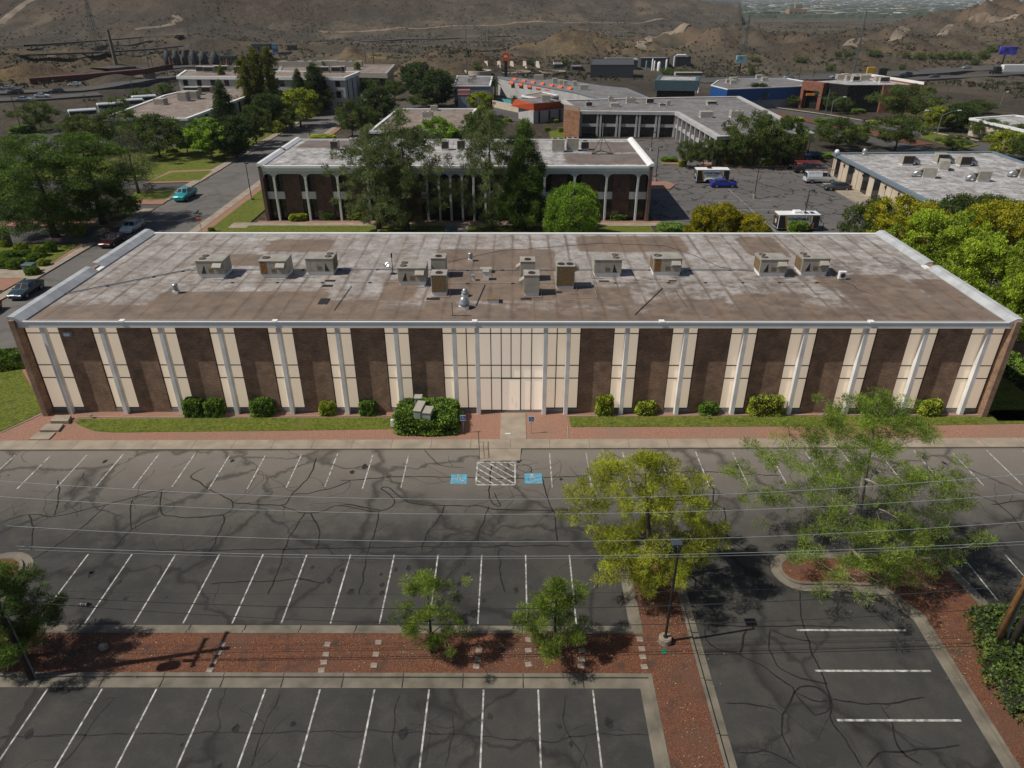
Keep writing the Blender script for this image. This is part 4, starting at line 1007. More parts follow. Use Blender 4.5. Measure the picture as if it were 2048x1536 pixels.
# drains, walk pads and loose patches
pad = None
PADS = ['black pad before the tall brown coil unit', 'black pad before the front unit of the right pair', 'black pad before the unit right of the twin fan one', 'rear strip of the two pads right of the third unit', 'front strip of the two pads right of the third unit', 'larger dark square patch behind the slanted conduit', 'smaller dark square patch just below the larger one', 'short black pad below the twin fan unit', 'short black pad behind the lone one fan unit']
for (px, py, w_, d, cap) in [(866, 598, 1.1, .45, 0), (1052, 598, .9, .4, 0), (1208, 563, .9, .4, 0), (660, 562, .9, .5, 0), (655, 572, .9, .5, 0), (650, 600, .8, .6, 0), (646, 606, .8, .6, 0), (1118, 585, .5, .35, 0), (1345, 562, .7, .3, 0)]:
    p = G(px, py, ZR)
    m = MB(); m.bbox(-w_/2, w_/2, -d/2, d/2, 0, .03, .008); o = m.build('walk_pad', M_mull); o.location = (p.x, p.y, ZR+.004)
    tag(o, PADS.pop(0)+' on the front roof', 'rubber pad', 'black pads lying on the near roof')
# ------------------------------------------------------------------ planting in front
# ================================================================== PLANTS
L_pine = leafmat('aleppo_pine_needles', (.020, .042, .010), (.165, .265, .036))
L_pineb = leafmat('fresh_pine_needles', (.055, .095, .014), (.34, .46, .055))
L_yelb = leafmat('yellow_green_pine_needles', (.11, .125, .012), (.58, .62, .06))
L_yel = leafmat('yellow_green_needles', (0.075, 0.101, 0.009), (0.520, 0.568, 0.054))
L_dk = leafmat('dark_evergreen_leaves', (0.016, 0.031, 0.010), (0.091, 0.142, 0.029))
L_mid = leafmat('mesquite_leaves', (0.035, 0.057, 0.013), (0.176, 0.234, 0.048))
L_brt = leafmat('bright_green_leaves', (0.069, 0.128, 0.013), (0.351, 0.540, 0.054))
L_yg = leafmat('yellow_leaves', (0.100, 0.108, 0.009), (0.546, 0.483, 0.024))
L_grey = leafmat('dry_grey_foliage', (0.056, 0.057, 0.033), (0.169, 0.170, 0.102))
L_box = leafmat('clipped_hedge_leaves', (0.037, 0.074, 0.011), (0.247, 0.383, 0.048), .15)
L_boxy = leafmat('yellow_green_hedge_leaves', (0.100, 0.135, 0.013), (0.494, 0.554, 0.060), .15)  # yellow-green leaf colour of some shrubs
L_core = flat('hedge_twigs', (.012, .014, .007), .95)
def unit(v): return v/np.maximum(np.linalg.norm(v, axis=1, keepdims=True), 1e-6)
def leaf_arrays(C, Rr, per, L_, W_, rs, needle=.5, up=.35, flatz=.75):
    n = len(C); c = np.repeat(C, per, 0); r = np.repeat(Rr, per, 0)[:, None]
    d = unit(rs.normal(size=(n*per, 3))); rad = rs.uniform(.15, 1, (n*per, 1))**.5
    off = d*rad*r; off[:, 2] *= flatz; P = c+off
    a = unit(d*needle+rs.normal(size=(n*per, 3))*(1-needle*.6)+np.array([0, 0, up]))
    b_ = unit(np.cross(a, rs.normal(size=(n*per, 3))))
    l = L_*rs.uniform(.6, 1.3, (n*per, 1)); w_ = W_*rs.uniform(.6, 1.3, (n*per, 1))
    V = np.stack([P-b_*w_*.5, P+b_*w_*.5, P+a*l+b_*w_*.3, P+a*l-b_*w_*.3], 1).reshape(-1, 3)
    tint = np.repeat(rs.uniform(.1, .9, n), per)+rs.normal(size=n*per)*.16
    return V, np.clip(tint, 0, 1)
def leaf_mesh(name, V, tint, mat):
    n = len(V)//4; me = bpy.data.meshes.new(name)
    me.vertices.add(n*4); me.vertices.foreach_set('co', V.astype(np.float32).ravel())
    me.loops.add(n*4); me.loops.foreach_set('vertex_index', np.arange(n*4, dtype=np.int32))
    me.polygons.add(n); me.polygons.foreach_set('loop_start', np.arange(0, n*4, 4, dtype=np.int32))
    me.update(calc_edges=True)
    at = me.attributes.new('tint', 'FLOAT', 'FACE'); at.data.foreach_set('value', tint.astype(np.float32)); me.materials.append(mat)
    return me
PROF = {'round': lambda t: math.sqrt(max(0, 1-(2*t-1)**2))**.8*(1.05-.15*t), 'cone': lambda t: (1-t)**.75*min(1, .45+t*4)+.03,
        'ovoid': lambda t: math.sin(math.pi*min(1, .12+t*.88))**.75, 'spread': lambda t: min(1, (t+.12)*1.9)**.8*(1-t)**.42*1.1, 'column': lambda t: min(1, t*5+.4)*(1-t**4)**.6, 'umbrella': lambda t: (t+.15)**.5*(1-t)**.35*1.35}
def make_tree(kind, H, R, seed, mat, bark, zb=.2, n=110, per=60, L_=.35, W_=.12, shape='round', rc=.5, needle=.5, limbs=26, tr=None, lobes=.35, gap=-.25, inner=.35, dens=1.0, lean=(0, 0), flatz=.75, droop=0.0):
    rs = np.random.RandomState(seed); rd = random.Random(seed); pf = PROF[shape]
    C = []; Rr = []; tries = 0
    tr = tr or H*.022
    while len(C) < n and tries < n*40:
        tries += 1
        t = rd.random(); r = pf(t)
        if rd.random() > (.15+r): continue
        th = rd.uniform(0, 2*math.pi); f = inner+(1-inner)*rd.random()**.6
        lob = 1+lobes*noise.noise(Vector((math.cos(th)*1.4+seed, math.sin(th)*1.4, t*2.5)))*1.6
        rr = r*R*f*lob; z = H*zb+t*H*(1-zb)*(1)-droop*rr*(1-t)
        p = Vector((rr*math.cos(th)+lean[0]*t, rr*math.sin(th)+lean[1]*t, z))
        if noise.noise(Vector((p.x/R*2.6, p.y/R*2.6, p.z/R*2.6+seed*3))) < gap: continue
        C.append((p.x, p.y, max(p.z, .3))); Rr.append(rc*rd.uniform(.65, 1.25))
    C = np.array(C); Rr = np.array(Rr)
    V, tint = leaf_arrays(C, Rr, int(per*dens), L_, W_, rs, needle, flatz=flatz)
    crown = leaf_mesh('crown', V, tint, mat)
    m = MB(); topz = H*.9; k = 7; pts = []; rad = []
    for i in range(k+1):
        t = i/k; pts.append((lean[0]*t*.8+.05*H*.25*noise.noise(Vector((t*3, seed, 0))), lean[1]*t*.8+.05*H*.25*noise.noise(Vector((t*3, seed, 5))), t*topz)); rad.append(tr*(1-t)**.8+.012+(.35*tr if i == 0 else 0))
    m.tube(pts, rad, 8)
    # every limb starts at the nearest wood already grown: a few thick ones, then finer forks
    order = sorted(range(len(C)), key=lambda q: math.hypot(C[q][0], C[q][1])+rd.uniform(-.15, .15)*R)
    step = max(1, len(order)//max(1, limbs)); NX = []; NR = []
    for i in range(1, k*3):
        t = i/(k*3); a = Vector(pts[min(k, int(t*k))]).lerp(Vector(pts[min(k, int(t*k)+1)]), t*k-int(t*k))
        if a.z > H*zb*.55: NX.append(a); NR.append(tr*(1-t)**.8*.8)
    for i in order[::step]:
        c = Vector(C[i]); A_ = np.array([tuple(p) for p in NX]); dd = np.linalg.norm(A_-np.array(tuple(c)), axis=1)+np.maximum(0, A_[:, 2]-c.z+.25*math.hypot(c.x, c.y)*.4)*1.6
        j = int(np.argmin(dd)); b0 = NX[j]; L_n = (c-b0).length; r0 = max(.017, min(NR[j]*.72, .017*L_n+.025+tr*.16)); q = [b0]
        for s in (.33, .66, 1): q.append(b0.lerp(c, s)+Vector((rd.uniform(-.09, .09), rd.uniform(-.09, .09), rd.uniform(-.02, .10)*(1 if s < 1 else 0)))*L_n)
        m.tube(q, [r0, r0*.8, r0*.6, .010], 5, False)
        for a, b_ in ((1, .8), (2, .6), (3, .4)): NX.append(q[a]); NR.append(r0*b_)
    me = bpy.data.meshes.new('trunk'); me.from_pydata(m.v, [], m.f); me.materials.append(bark); me.polygons.foreach_set('use_smooth', [True]*len(m.f))
    root = bpy.data.objects.new(kind, None); COL.objects.link(root)
    for nm, x in (('trunk', me), ('crown', crown)):
        o = bpy.data.objects.new(nm, x); COL.objects.link(o); o.parent = root
    root['H'] = H; root['R'] = R
    return root
PROTO = {}
def proto(key, *a, **k):
    r = make_tree(*a, **k); PROTO[key] = [r, False, r['H'], r['R']]; del r['H']; del r['R']
# prototypes for middle distance (H,R nominal)
proto('pineA', 'pine_tree', 14, 4.6, 3, L_pine, M_bark, zb=.08, n=250, per=125, L_=.36, W_=.052, shape='ovoid', rc=.75, needle=.7, gap=-.15, lobes=.5)
proto('pineB', 'pine_tree', 14, 4.4, 8, L_pine, M_bark, zb=.08, n=300, per=115, L_=.34, W_=.055, shape='cone', rc=.7, needle=.7, gap=-.3, lobes=.45)
proto('pineG', 'pine_tree', 14, 5.2, 21, leafmat('grey_green_needles', (.045, .066, .024), (.25, .30, .10)), M_bark, zb=.10, n=270, per=105, L_=.34, W_=.055, shape='ovoid', rc=.62, needle=.8, gap=-.08, lobes=.45, limbs=130, flatz=.5)
proto('pineD', 'dark_pine_tree', 14, 4.2, 5, L_dk, M_bark, zb=.06, n=260, per=80, L_=.34, W_=.10, shape='cone', rc=.8, needle=.6, gap=-.4, lobes=.35)
proto('roundD', 'evergreen_tree', 9, 4.6, 9, L_dk, M_bark, zb=.14, n=210, per=80, L_=.32, W_=.16, shape='round', rc=.85, gap=-.3)
proto('mesq', 'mesquite_tree', 7, 4.6, 12, L_mid, M_bark, zb=.26, n=170, per=75, L_=.26, W_=.10, shape='umbrella', rc=.7, gap=-.12, lobes=.55, limbs=40, flatz=.6)
proto('mesq2', 'mesquite_tree', 7, 4.4, 31, L_mid, M_bark, zb=.24, n=200, per=75, L_=.26, W_=.11, shape='round', rc=.65, gap=-.15, lobes=.5, limbs=40)
proto('bright', 'ash_tree', 8, 3.8, 14, L_brt, M_barkl, zb=.25, n=150, per=75, L_=.27, W_=.16, shape='round', rc=.6, gap=-.2, lobes=.45)
proto('yellow', 'honey_locust_tree', 8, 4.2, 15, L_yel, M_barkl, zb=.22, n=170, per=75, L_=.27, W_=.14, shape='umbrella', rc=.65, gap=-.2, lobes=.5)
proto('poplar', 'poplar_tree', 14, 2.0, 16, leafmat('poplar_leaves', (0.062, 0.074, 0.013), (0.247, 0.256, 0.042)), M_barkl, zb=.05, n=190, per=70, L_=.3, W_=.12, shape='column', rc=.45, gap=-.3, lobes=.6, flatz=1.6, inner=.1)
proto('grey', 'bare_grey_tree', 9, 3.4, 17, L_grey, M_bark, zb=.2, n=150, per=50, L_=.25, W_=.05, shape='ovoid', rc=.7, gap=-.1, lobes=.5, limbs=80, needle=.8)
proto('desert', 'desert_shrub', 2.4, 2.0, 18, L_mid, M_bark, zb=.05, n=50, per=50, L_=.22, W_=.12, shape='round', rc=.5, gap=-.4, limbs=8)
TCOUNT = 0
def put_tree(key, px, pyb, pyt, wpx, label, group='background trees', T_=False, kind=None, rz=None, z=0):
    """tree with its foot at ground pixel (px, pyb), crown top at row pyt and crown width in pixels"""
    global TCOUNT
    pr = PROTO[key]; p = T(px, pyb) if T_ else G(px, pyb, z)
    H = max(1.2, AY(px, pyt, p.y).z-p.z); k = scale_at(p.y, H/2); R = wpx*k/2
    sc = (R/pr[3]*.92, R/pr[3]*.92, H/pr[2]*1.0)
    TCOUNT += 1; rz = rz if rz is not None else TCOUNT*2.4
    if not pr[1]:
        o = pr[0]; pr[1] = True; o.location = p; o.scale = sc; o.rotation_euler = (0, 0, rz); tag(o, label, kind or 'tree', group)
    else:
        o = copy_tree(pr[0], p, rz, sc, label, name=None); o['category'] = kind or 'tree'; o['group'] = group
    return o
gA = 'trees along the street on the left'; gB = 'trees beyond the second building'; gC = 'trees around the parking lot at the right'; gD = 'trees on the right side of the front building'
put_tree('pineA', 208, 449, 262, 190, 'large dark pine beside the white sedan at the left edge of the street', gA)
put_tree('pineA', 112, 474, 268, 235, 'huge bushy pine at the far left over the round shrubs', gA, rz=1.9)
put_tree('pineB', 20, 430, 292, 150, 'pine cut off by the left edge of the photo beside the wooden fence', gA)
put_tree('grey', 278, 388, 262, 105, 'sparse greyish tree right of the large dark pine', gA)
put_tree('mesq2', 264, 432, 394, 46, 'small dark round tree at the kerb behind the white sedan', gA)
put_tree('mesq2', 321, 316, 232, 120, 'dark spreading tree behind the sparse grey tree', gA)
put_tree('mesq', 245, 300, 220, 120, 'dull green tree left of the long pale roof', gA)
put_tree('mesq2', 175, 296, 232, 110, 'dark low tree behind the huge pine', gA)
put_tree('mesq', 84, 262, 205, 92, 'umbrella shaped desert tree beside the left utility pole', gA)
put_tree('bright', 425, 319, 238, 96, 'bright green young tree with a pale trunk by the street lawn', gA)
put_tree('bright', 376, 309, 256, 56, 'smaller bright green tree left of the other bright one', gA)
put_tree('pineD', 462, 300, 164, 78, 'tall near black evergreen beside the long pale roof', gA)
put_tree('roundD', 475, 318, 235, 90, 'dark rounded tree in front of the tall near black evergreen', gA)
for i, (px, w_, t) in enumerate(((505, 40, 112), (528, 44, 98), (552, 40, 96))):
    put_tree('poplar', px, 243, t, w_, ['left poplar of the tall clump of three', 'middle poplar of the tall clump of three', 'right poplar of the tall clump of three'][i]+' before the white building', gA)
put_tree('poplar', 455, 215, 132, 26, 'slender thin poplar standing against the long pale roof', gA)
put_tree('roundD', 540, 262, 190, 90, 'dark tree at the foot of the three poplars', gA)
put_tree('pineD', 637, 226, 128, 88, 'leaning dark pine against the white three storey building', gA)
put_tree('pineD', 605, 232, 140, 50, 'narrow dark pine just left of the leaning dark pine', gA)
put_tree('yellow', 602, 254, 180, 98, 'yellow green tree in front of the dark pines', gA)
put_tree('mesq2', 513, 288, 214, 70, 'mid green street tree left of the small yellow tree', gA)
put_tree('yellow', 557, 272, 242, 30, 'small yellow tree on the street lawn', gA)
put_tree('mesq', 575, 264, 220, 66, 'dark spreading tree behind the small yellow tree', gA)
put_tree('mesq2', 705, 274, 203, 66, 'dark brownish tree on the right side of the street', gB)
put_tree('mesq2', 738, 268, 215, 60, 'olive green tree behind the small tan roof', gB)
put_tree('roundD', 758, 243, 178, 78, 'dense dark round tree right of the white building', gB)
put_tree('mesq', 740, 208, 160, 60, 'light green tree at the corner of the white building', gB)
put_tree('mesq', 790, 200, 160, 50, 'dull tree between the brown building and the dark evergreens', gB)
put_tree('roundD', 838, 196, 128, 84, 'left one of the two big dark evergreens beside the motel', gB)
put_tree('roundD', 875, 214, 142, 84, 'right one of the two big dark evergreens beside the motel', gB)
put_tree('poplar', 719, 176, 124, 18, 'thin yellowish poplar beside the brown flat building', gB)
put_tree('mesq2', 845, 216, 188, 60, 'low olive tree in front of the two big evergreens', gB)
put_tree('yellow', 960, 236, 186, 66, 'yellow green tree in front of the motel pool wall', gB)
put_tree('mesq2', 922, 214, 198, 28, 'small dark round tree at the foot of the motel wall', gB)
put_tree('mesq2', 968, 303, 222, 92, 'olive tree right of the small tan roof', gB)
put_tree('mesq2', 930, 304, 262, 60, 'low dark tree at the corner of the small tan roof', gB)
put_tree('bright', 878, 306, 236, 92, 'round green tree behind the left pines of the arcaded building', gB)
put_tree('mesq2', 790, 262, 240, 40, 'small tree beside the left edge of the small tan roof', gB)
gE = 'pines in front of the arcaded building'
put_tree('pineG', 758, 459, 252, 165, 'grey green pine at the left of the pair before the arcades', gE)
put_tree('pineG', 815, 463, 220, 185, 'tall grey green pine with loose branches, right of the left pair', gE, rz=4.0)
put_tree('pineG', 982, 462, 226, 140, 'slender pine left of the dense dark green pine', gE, rz=.6)
put_tree('pineB', 1047, 462, 244, 140, 'dense dark green pine right of the arcade entrance', gE, rz=3.3)

proto('globe', 'round_pine', 6, 3.9, 41, L_brt, M_bark, zb=.03, n=330, per=80, L_=.24, W_=.07, shape='round', rc=.55, gap=-.6, lobes=.15, needle=.8, inner=.6)
put_tree('globe', 1141, 476, 374, 126, 'bright green ball shaped pine peeping over the rear edge of the front roof', gE)
put_tree('mesq', 1500, 334, 228, 112, 'leftmost of the three mesquites before the L shaped building', gC)
put_tree('mesq2', 1560, 332, 238, 96, 'mesquite standing at the corner of the L shaped building', gC)
for i, (px, pb, pt_, w_) in enumerate(((1372, 336, 284, 58), (1405, 337, 280, 62), (1440, 333, 276, 66), (1470, 334, 268, 60))):
    put_tree('mesq', px, pb, pt_, w_, ['low mesquite at the left end of the row above the upper trailer', 'second low mesquite from the left above the upper trailer', 'third low mesquite from the left above the upper trailer', 'right end mesquite of the low row above the upper trailer'][i], gC)
put_tree('mesq2', 1668, 298, 238, 90, 'green tree in front of the boulevard, left of the tan building', gC)
put_tree('mesq2', 1715, 288, 262, 50, 'small green tree between the boulevard tree and the tan building', gC)
put_tree('mesq', 1790, 300, 232, 120, 'wide green tree behind the tan building by the boulevard', gC)
put_tree('mesq', 1802, 243, 172, 135, 'big weeping tree in front of the glass and brick building', gC)
put_tree('roundD', 1512, 214, 168, 56, 'dark round tree behind the L shaped building', gC)
put_tree('mesq2', 1462, 196, 174, 60, 'olive tree left of the dark round one behind the L shaped building', gC)
put_tree('roundD', 1908, 262, 212, 78, 'dark tree on the far lawn beyond the boulevard', gC)
put_tree('yellow', 1865, 262, 215, 60, 'yellowish tree on the far lawn beyond the boulevard', gC)
put_tree('mesq2', 1580, 214, 190, 40, 'left small street tree before the brick portal', gC)
put_tree('mesq2', 1590, 210, 192, 30, 'right small street tree before the brick portal', gC)
put_tree('mesq2', 1660, 222, 186, 36, 'street tree behind the traffic signal', gC); put_tree('mesq', 1680, 228, 194, 40, 'pale street tree right of the traffic signal', gC)
put_tree('mesq2', 1975, 278, 240, 80, 'tree in front of the low roof at the right edge', gC); put_tree('mesq2', 2030, 290, 250, 70, 'tree cut by the right edge before the low roof', gC)
put_tree('yellow', 2000, 318, 264, 90, 'yellow green tree behind the tan building at the right', gC); put_tree('mesq2', 2060, 330, 262, 90, 'tree at the right edge beyond the tan building', gC)
put_tree('mesq', 1905, 300, 272, 70, 'grey green low tree right behind the tan roof', gC); put_tree('mesq2', 1955, 226, 200, 60, 'dark desert tree near the freeway at the right', gC)
put_tree('mesq2', 1920, 232, 206, 70, 'second dark desert tree near the freeway at the right', gC)
for i, (px, pb, pt_, w_, kd, lb) in enumerate(((1400, 520, 414, 70, 'yg', 'left autumn yellow shrub tree behind the rear roof edge'), (1440, 520, 410, 80, 'yg', 'middle autumn yellow shrub tree behind the rear roof edge'), (1492, 520, 430, 90, 'yg', 'right autumn yellow shrub tree behind the rear roof edge'))):
    if 'yg' not in PROTO: proto('yg', 'golden_shrub_tree', 6, 3.4, 44, L_yg, M_bark, zb=.1, n=260, per=80, L_=.24, W_=.11, shape='round', rc=.55, gap=-.4, lobes=.4, inner=.5)
    p = G(px, pb); put_tree('yg', px, 488, pt_, w_, lb, gD)

proto('rightA', 'elm_tree', 9, 5, 51, leafmat('elm_leaves', (0.088, 0.135, 0.011), (0.468, 0.611, 0.048)), M_bark, zb=.22, n=300, per=95, L_=.22, W_=.13, shape='round', rc=.62, gap=-.08, lobes=.7, limbs=80, inner=.4)
proto('rightB', 'pistache_tree', 9, 5, 53, leafmat('pistache_leaves', (0.088, 0.115, 0.009), (0.572, 0.525, 0.030)), M_bark, zb=.2, n=300, per=95, L_=.22, W_=.13, shape='umbrella', rc=.62, gap=-.08, lobes=.7, limbs=80)
def tree_at(key, x, y, H, R, label, group, rz=0, z=.1):
    pr = PROTO[key]; sc = (R/pr[3]*.92, R/pr[3]*.92, H/pr[2])
    if not pr[1]: o = pr[0]; pr[1] = True; o.location = (x, y, z); o.scale = sc; o.rotation_euler = (0, 0, rz); tag(o, label, 'tree', group)
    else: o = copy_tree(pr[0], (x, y, z), rz, sc, label); o['category'] = 'tree'; o['group'] = group
    return o
def top_r(px, pyt, Y, wpx):   # crown top and radius at a known distance
    a = AY(px, pyt, Y); return a.x, a.z, wpx*scale_at(Y, a.z*.6)/2
for (key, px, pyt, Y, wpx, lb) in [('rightB', 1835, 402, 84, 170, 'yellow green tree overhanging the far right corner of the front roof'), ('mesq2', 1760, 402, 90, 110, 'green tree peeping over the right rear corner of the front roof'),
      ('rightA', 1905, 430, 76, 190, 'mixed green tree beside the right parapet'), ('rightB', 2010, 405, 84, 170, 'golden tree at the right edge of the photo behind the green ones'),
      ('rightA', 2010, 480, 66, 200, 'bright green tree against the right parapet near the photo edge'), ('rightA', 2080, 540, 60, 170, 'bright green tree cut off by the right edge beside the building'),
      ('mesq2', 1990, 395, 100, 130, 'dark green tree behind the golden one at the right edge'), ('mesq2', 1930, 396, 92, 130, 'yellowish tree in front of the tan building')]:
    x, H, R = top_r(px, pyt, Y, wpx); tree_at(key, x, Y, max(H, 4), R, lb, gD, rz=px*.01)
# ---- the near trees, each its own crown
def near(*a, loc=None, label=None, group=None, **k):
    r = make_tree(*a, **k); del r['H']; del r['R']; r.location = loc; tag(r, label, 'tree', group); return r
gN = 'trees in the front parking lot medians'
p = G(1312, 1163)
near('pine_tree', 8.9, 4.5, 61, L_yelb, M_bark, zb=.16, n=330, per=205, L_=.17, W_=.024, shape='ovoid', rc=.42, needle=.75, gap=-.10, lobes=.6, limbs=240, tr=.2, lean=(-1.3, 0), loc=(p.x-.35, p.y, .12), label='bushy yellow green pine at the head of the gravel median behind the lamp post', group=gN, inner=.35, droop=.12)
p = G(1700, 1128)
near('pine_tree', 12.4, 5.7, 64, L_pineb, M_barkl, zb=.13, n=430, per=175, L_=.17, W_=.023, shape='ovoid', rc=.48, needle=.8, gap=-.02, lobes=.5, limbs=420, tr=.27, lean=(-1.6, -.3), loc=(p.x, p.y, .12), label='tall open pine with bare grey limbs on the island at the right', group=gN, inner=.25, droop=.30, flatz=.55)
p = G(865, 1307)
near('young_pine', 5.2, 1.75, 66, L_pineb, M_bark, zb=.22, n=90, per=150, L_=.16, W_=.020, shape='ovoid', rc=.29, needle=.75, gap=-.02, lobes=.7, limbs=70, tr=.085, loc=(p.x, p.y, .12), label='thin young pine in the median, left one of the middle pair', group=gN)
p = G(1108, 1307)
near('young_pine', 5.0, 1.7, 71, L_pineb, M_bark, zb=.12, n=120, per=165, L_=.16, W_=.021, shape='ovoid', rc=.31, needle=.75, gap=-.08, lobes=.6, limbs=70, tr=.085, loc=(p.x, p.y, .12), label='fuller young pine in the median, right one of the middle pair', group=gN)
p = G(72, 1318)
near('pine_tree', 5.7, 2.3, 69, L_pine, M_bark, zb=.16, n=170, per=240, L_=.17, W_=.023, shape='round', rc=.38, needle=.75, gap=-.25, lobes=.6, limbs=80, tr=.14, loc=(p.x-.5, p.y, .12), label='dark pine behind the wooden pole at the lower left', group=gN)
# ---- clipped shrubs: dark core and a skin of small leaves
def shrub(name, w_, d, h, mat, seed, shape='box', n=7000, leaf=.075):
    rs = np.random.RandomState(seed)
    e = {'box': 5.0, 'round': 2.2, 'mid': 3.2}[shape]
    u = rs.uniform(-1, 1, (n*3, 3)); u[:, 2] = rs.uniform(-.9, 1, n*3)
    k = (np.abs(u[:, 0])**e+np.abs(u[:, 1])**e+np.abs(np.maximum(u[:, 2], -.2))**e)**(1/e); u = u/np.maximum(k, .05)[:, None]
    u = u[(u[:, 2] > -1.0)][:n]; u *= (1+.035*rs.normal(size=(len(u), 1)))
    nz = np.array([noise.noise(Vector((a[0]*2.2, a[1]*2.2, a[2]*2.2+seed))) for a in u]); u *= (1+.09*nz)[:, None]
    P = np.stack([u[:, 0]*w_/2, u[:, 1]*d/2, h*.5+u[:, 2]*h*.5], 1); P[:, 2] = np.maximum(P[:, 2], .02)
    a = unit(rs.normal(size=P.shape)+u*.8); b_ = unit(np.cross(a, rs.normal(size=P.shape))); l = leaf*rs.uniform(.6, 1.4, (len(P), 1))
    V = np.stack([P-b_*l*.4, P+b_*l*.4, P+a*l+b_*l*.3, P+a*l-b_*l*.3], 1).reshape(-1, 3)
    tint = np.clip(.5+.9*nz+rs.normal(size=len(P))*.2, 0, 1)
    me = leaf_mesh(name, V, tint, mat)
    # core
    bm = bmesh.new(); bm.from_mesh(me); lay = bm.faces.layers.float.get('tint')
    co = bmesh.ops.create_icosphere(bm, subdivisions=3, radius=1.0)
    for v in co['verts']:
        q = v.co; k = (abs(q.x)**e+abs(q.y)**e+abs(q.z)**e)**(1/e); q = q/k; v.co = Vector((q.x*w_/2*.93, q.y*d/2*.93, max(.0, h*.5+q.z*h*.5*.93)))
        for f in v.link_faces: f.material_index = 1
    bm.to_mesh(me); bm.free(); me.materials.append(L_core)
    o = bpy.data.objects.new(name, me); COL.objects.link(o); return o
SHR = {}
def put_shrub(px, py, wpx, hpx, label, group, mat=None, shape='mid', name='clipped_shrub', T_=False, z=.12, n=7000, d=None, leaf=.075, rz=0):
    p = T(px, py) if T_ else G(px, py, z); k = scale_at(p.y, .5); w_ = wpx*k; w_ *= .9; h = max(.45, (AY(px, py-hpx, p.y).z-p.z)*.70)
    d = d or w_*.85
    key = (mat.name if mat else '', shape)
    if key in SHR:
        o = SHR[key][0].copy(); COL.objects.link(o); s = SHR[key]; o.scale = (w_/s[1], d/s[2], h/s[3])
    else:
        o = shrub(name, w_, d, h, mat or L_box, len(SHR)+3, shape, n, leaf); SHR[key] = (o, w_, d, h)
    o.location = (p.x, p.y+d*.5, p.z-.02); o.rotation_euler = (0, 0, rz)
    return tag(o, label, 'shrub', group)
gS = 'clipped shrubs along the front of the building'
for (px, py, w_, h_, mt, sh, lb) in [(386, 836, 40, 42, L_box, 'box', 'left shrub of the dark pair by the third column'), (427, 836, 36, 40, L_box, 'box', 'right shrub of the dark pair by the fourth column'),
    (523, 835, 52, 44, L_box, 'mid', 'wide rounded shrub between the fourth and fifth columns'), (654, 833, 32, 32, L_boxy, 'mid', 'small brownish green shrub by the sixth column'),
    (735, 833, 34, 36, L_box, 'box', 'square bright shrub left of the big hedge'), (1209, 833, 36, 50, L_boxy, 'mid', 'tall narrow yellowish shrub right of the entrance windows'),
    (1292, 832, 44, 34, L_boxy, 'mid', 'low rounded shrub right of the tall narrow one'), (1418, 832, 42, 32, L_box, 'mid', 'low green shrub left of the largest box shrub'),
    (1532, 834, 76, 52, L_boxy, 'box', 'largest yellow topped box shrub under the right half of the front'), (1755, 836, 60, 46, L_box, 'mid', 'shrub hidden behind the top of the tall open pine'),
    (1862, 834, 46, 40, L_boxy, 'mid', 'rightmost shrub of the front row near the brick corner')]:
    put_shrub(px, py, w_, h_, lb, gS, mt, sh)
# big hedge with cabinets inside
pa, pb_ = G(790, 876, .1), G(912, 876, .1); hw = pb_.x-pa.x; hz = 1.55; y0 = G(850, 870, .1).y-.1; y1 = y0+3.4
hd = shrub('boxwood_hedge', hw, y1-y0, hz, L_box, 77, 'box', 22000, .10); hd.location = ((pa.x+pb_.x)/2, (y0+y1)/2, .1)
tag(hd, 'big clipped boxwood hedge around the utility cabinets left of the entrance', 'hedge')
def cabinet(px, py, w_, d, h, rz, label):
    p = G(px, py, hz); t = thing('utility_cabinet', (p.x, p.y, .1), label, 'utility cabinet', 'utility cabinets in the boxwood hedge', rz)
    m = MB(); m.bbox(-w_/2, w_/2, -d/2, d/2, 0, h, .03); m.build('body', flat('cabinet_green_%d' % px, (.30, .33, .27), .6, var=.15), t, local=True)
    m = MB(); m.bbox(-w_/2-.05, w_/2+.05, -d/2-.05, d/2+.05, h, h+.07, .02); m.build('lid', M_unit, t, local=True)
cabinet(838, 812, .55, .55, 2.3, 0, 'small tall grey cabinet at the back of the hedge'); cabinet(840, 828, .55, 1.5, 2.15, -.15, 'long green cabinet with a ribbed top in the middle of the hedge'); cabinet(855, 832, .75, 1.0, 2.0, -.15, 'right hand green cabinet in the hedge')
m = MB(); p = G(787, 857, .1); t = thing('utility_box', (p.x, p.y, .1), 'small white box on a post at the left end of the hedge', 'utility box'); m.bbox(-.16, .16, -.12, .12, .25, .85, .03); m.build('box', M_white, t, local=True); m = MB(); m.tube([(0, 0, 0), (0, 0, .25)], .04); m.build('post', M_galv, t, local=True)
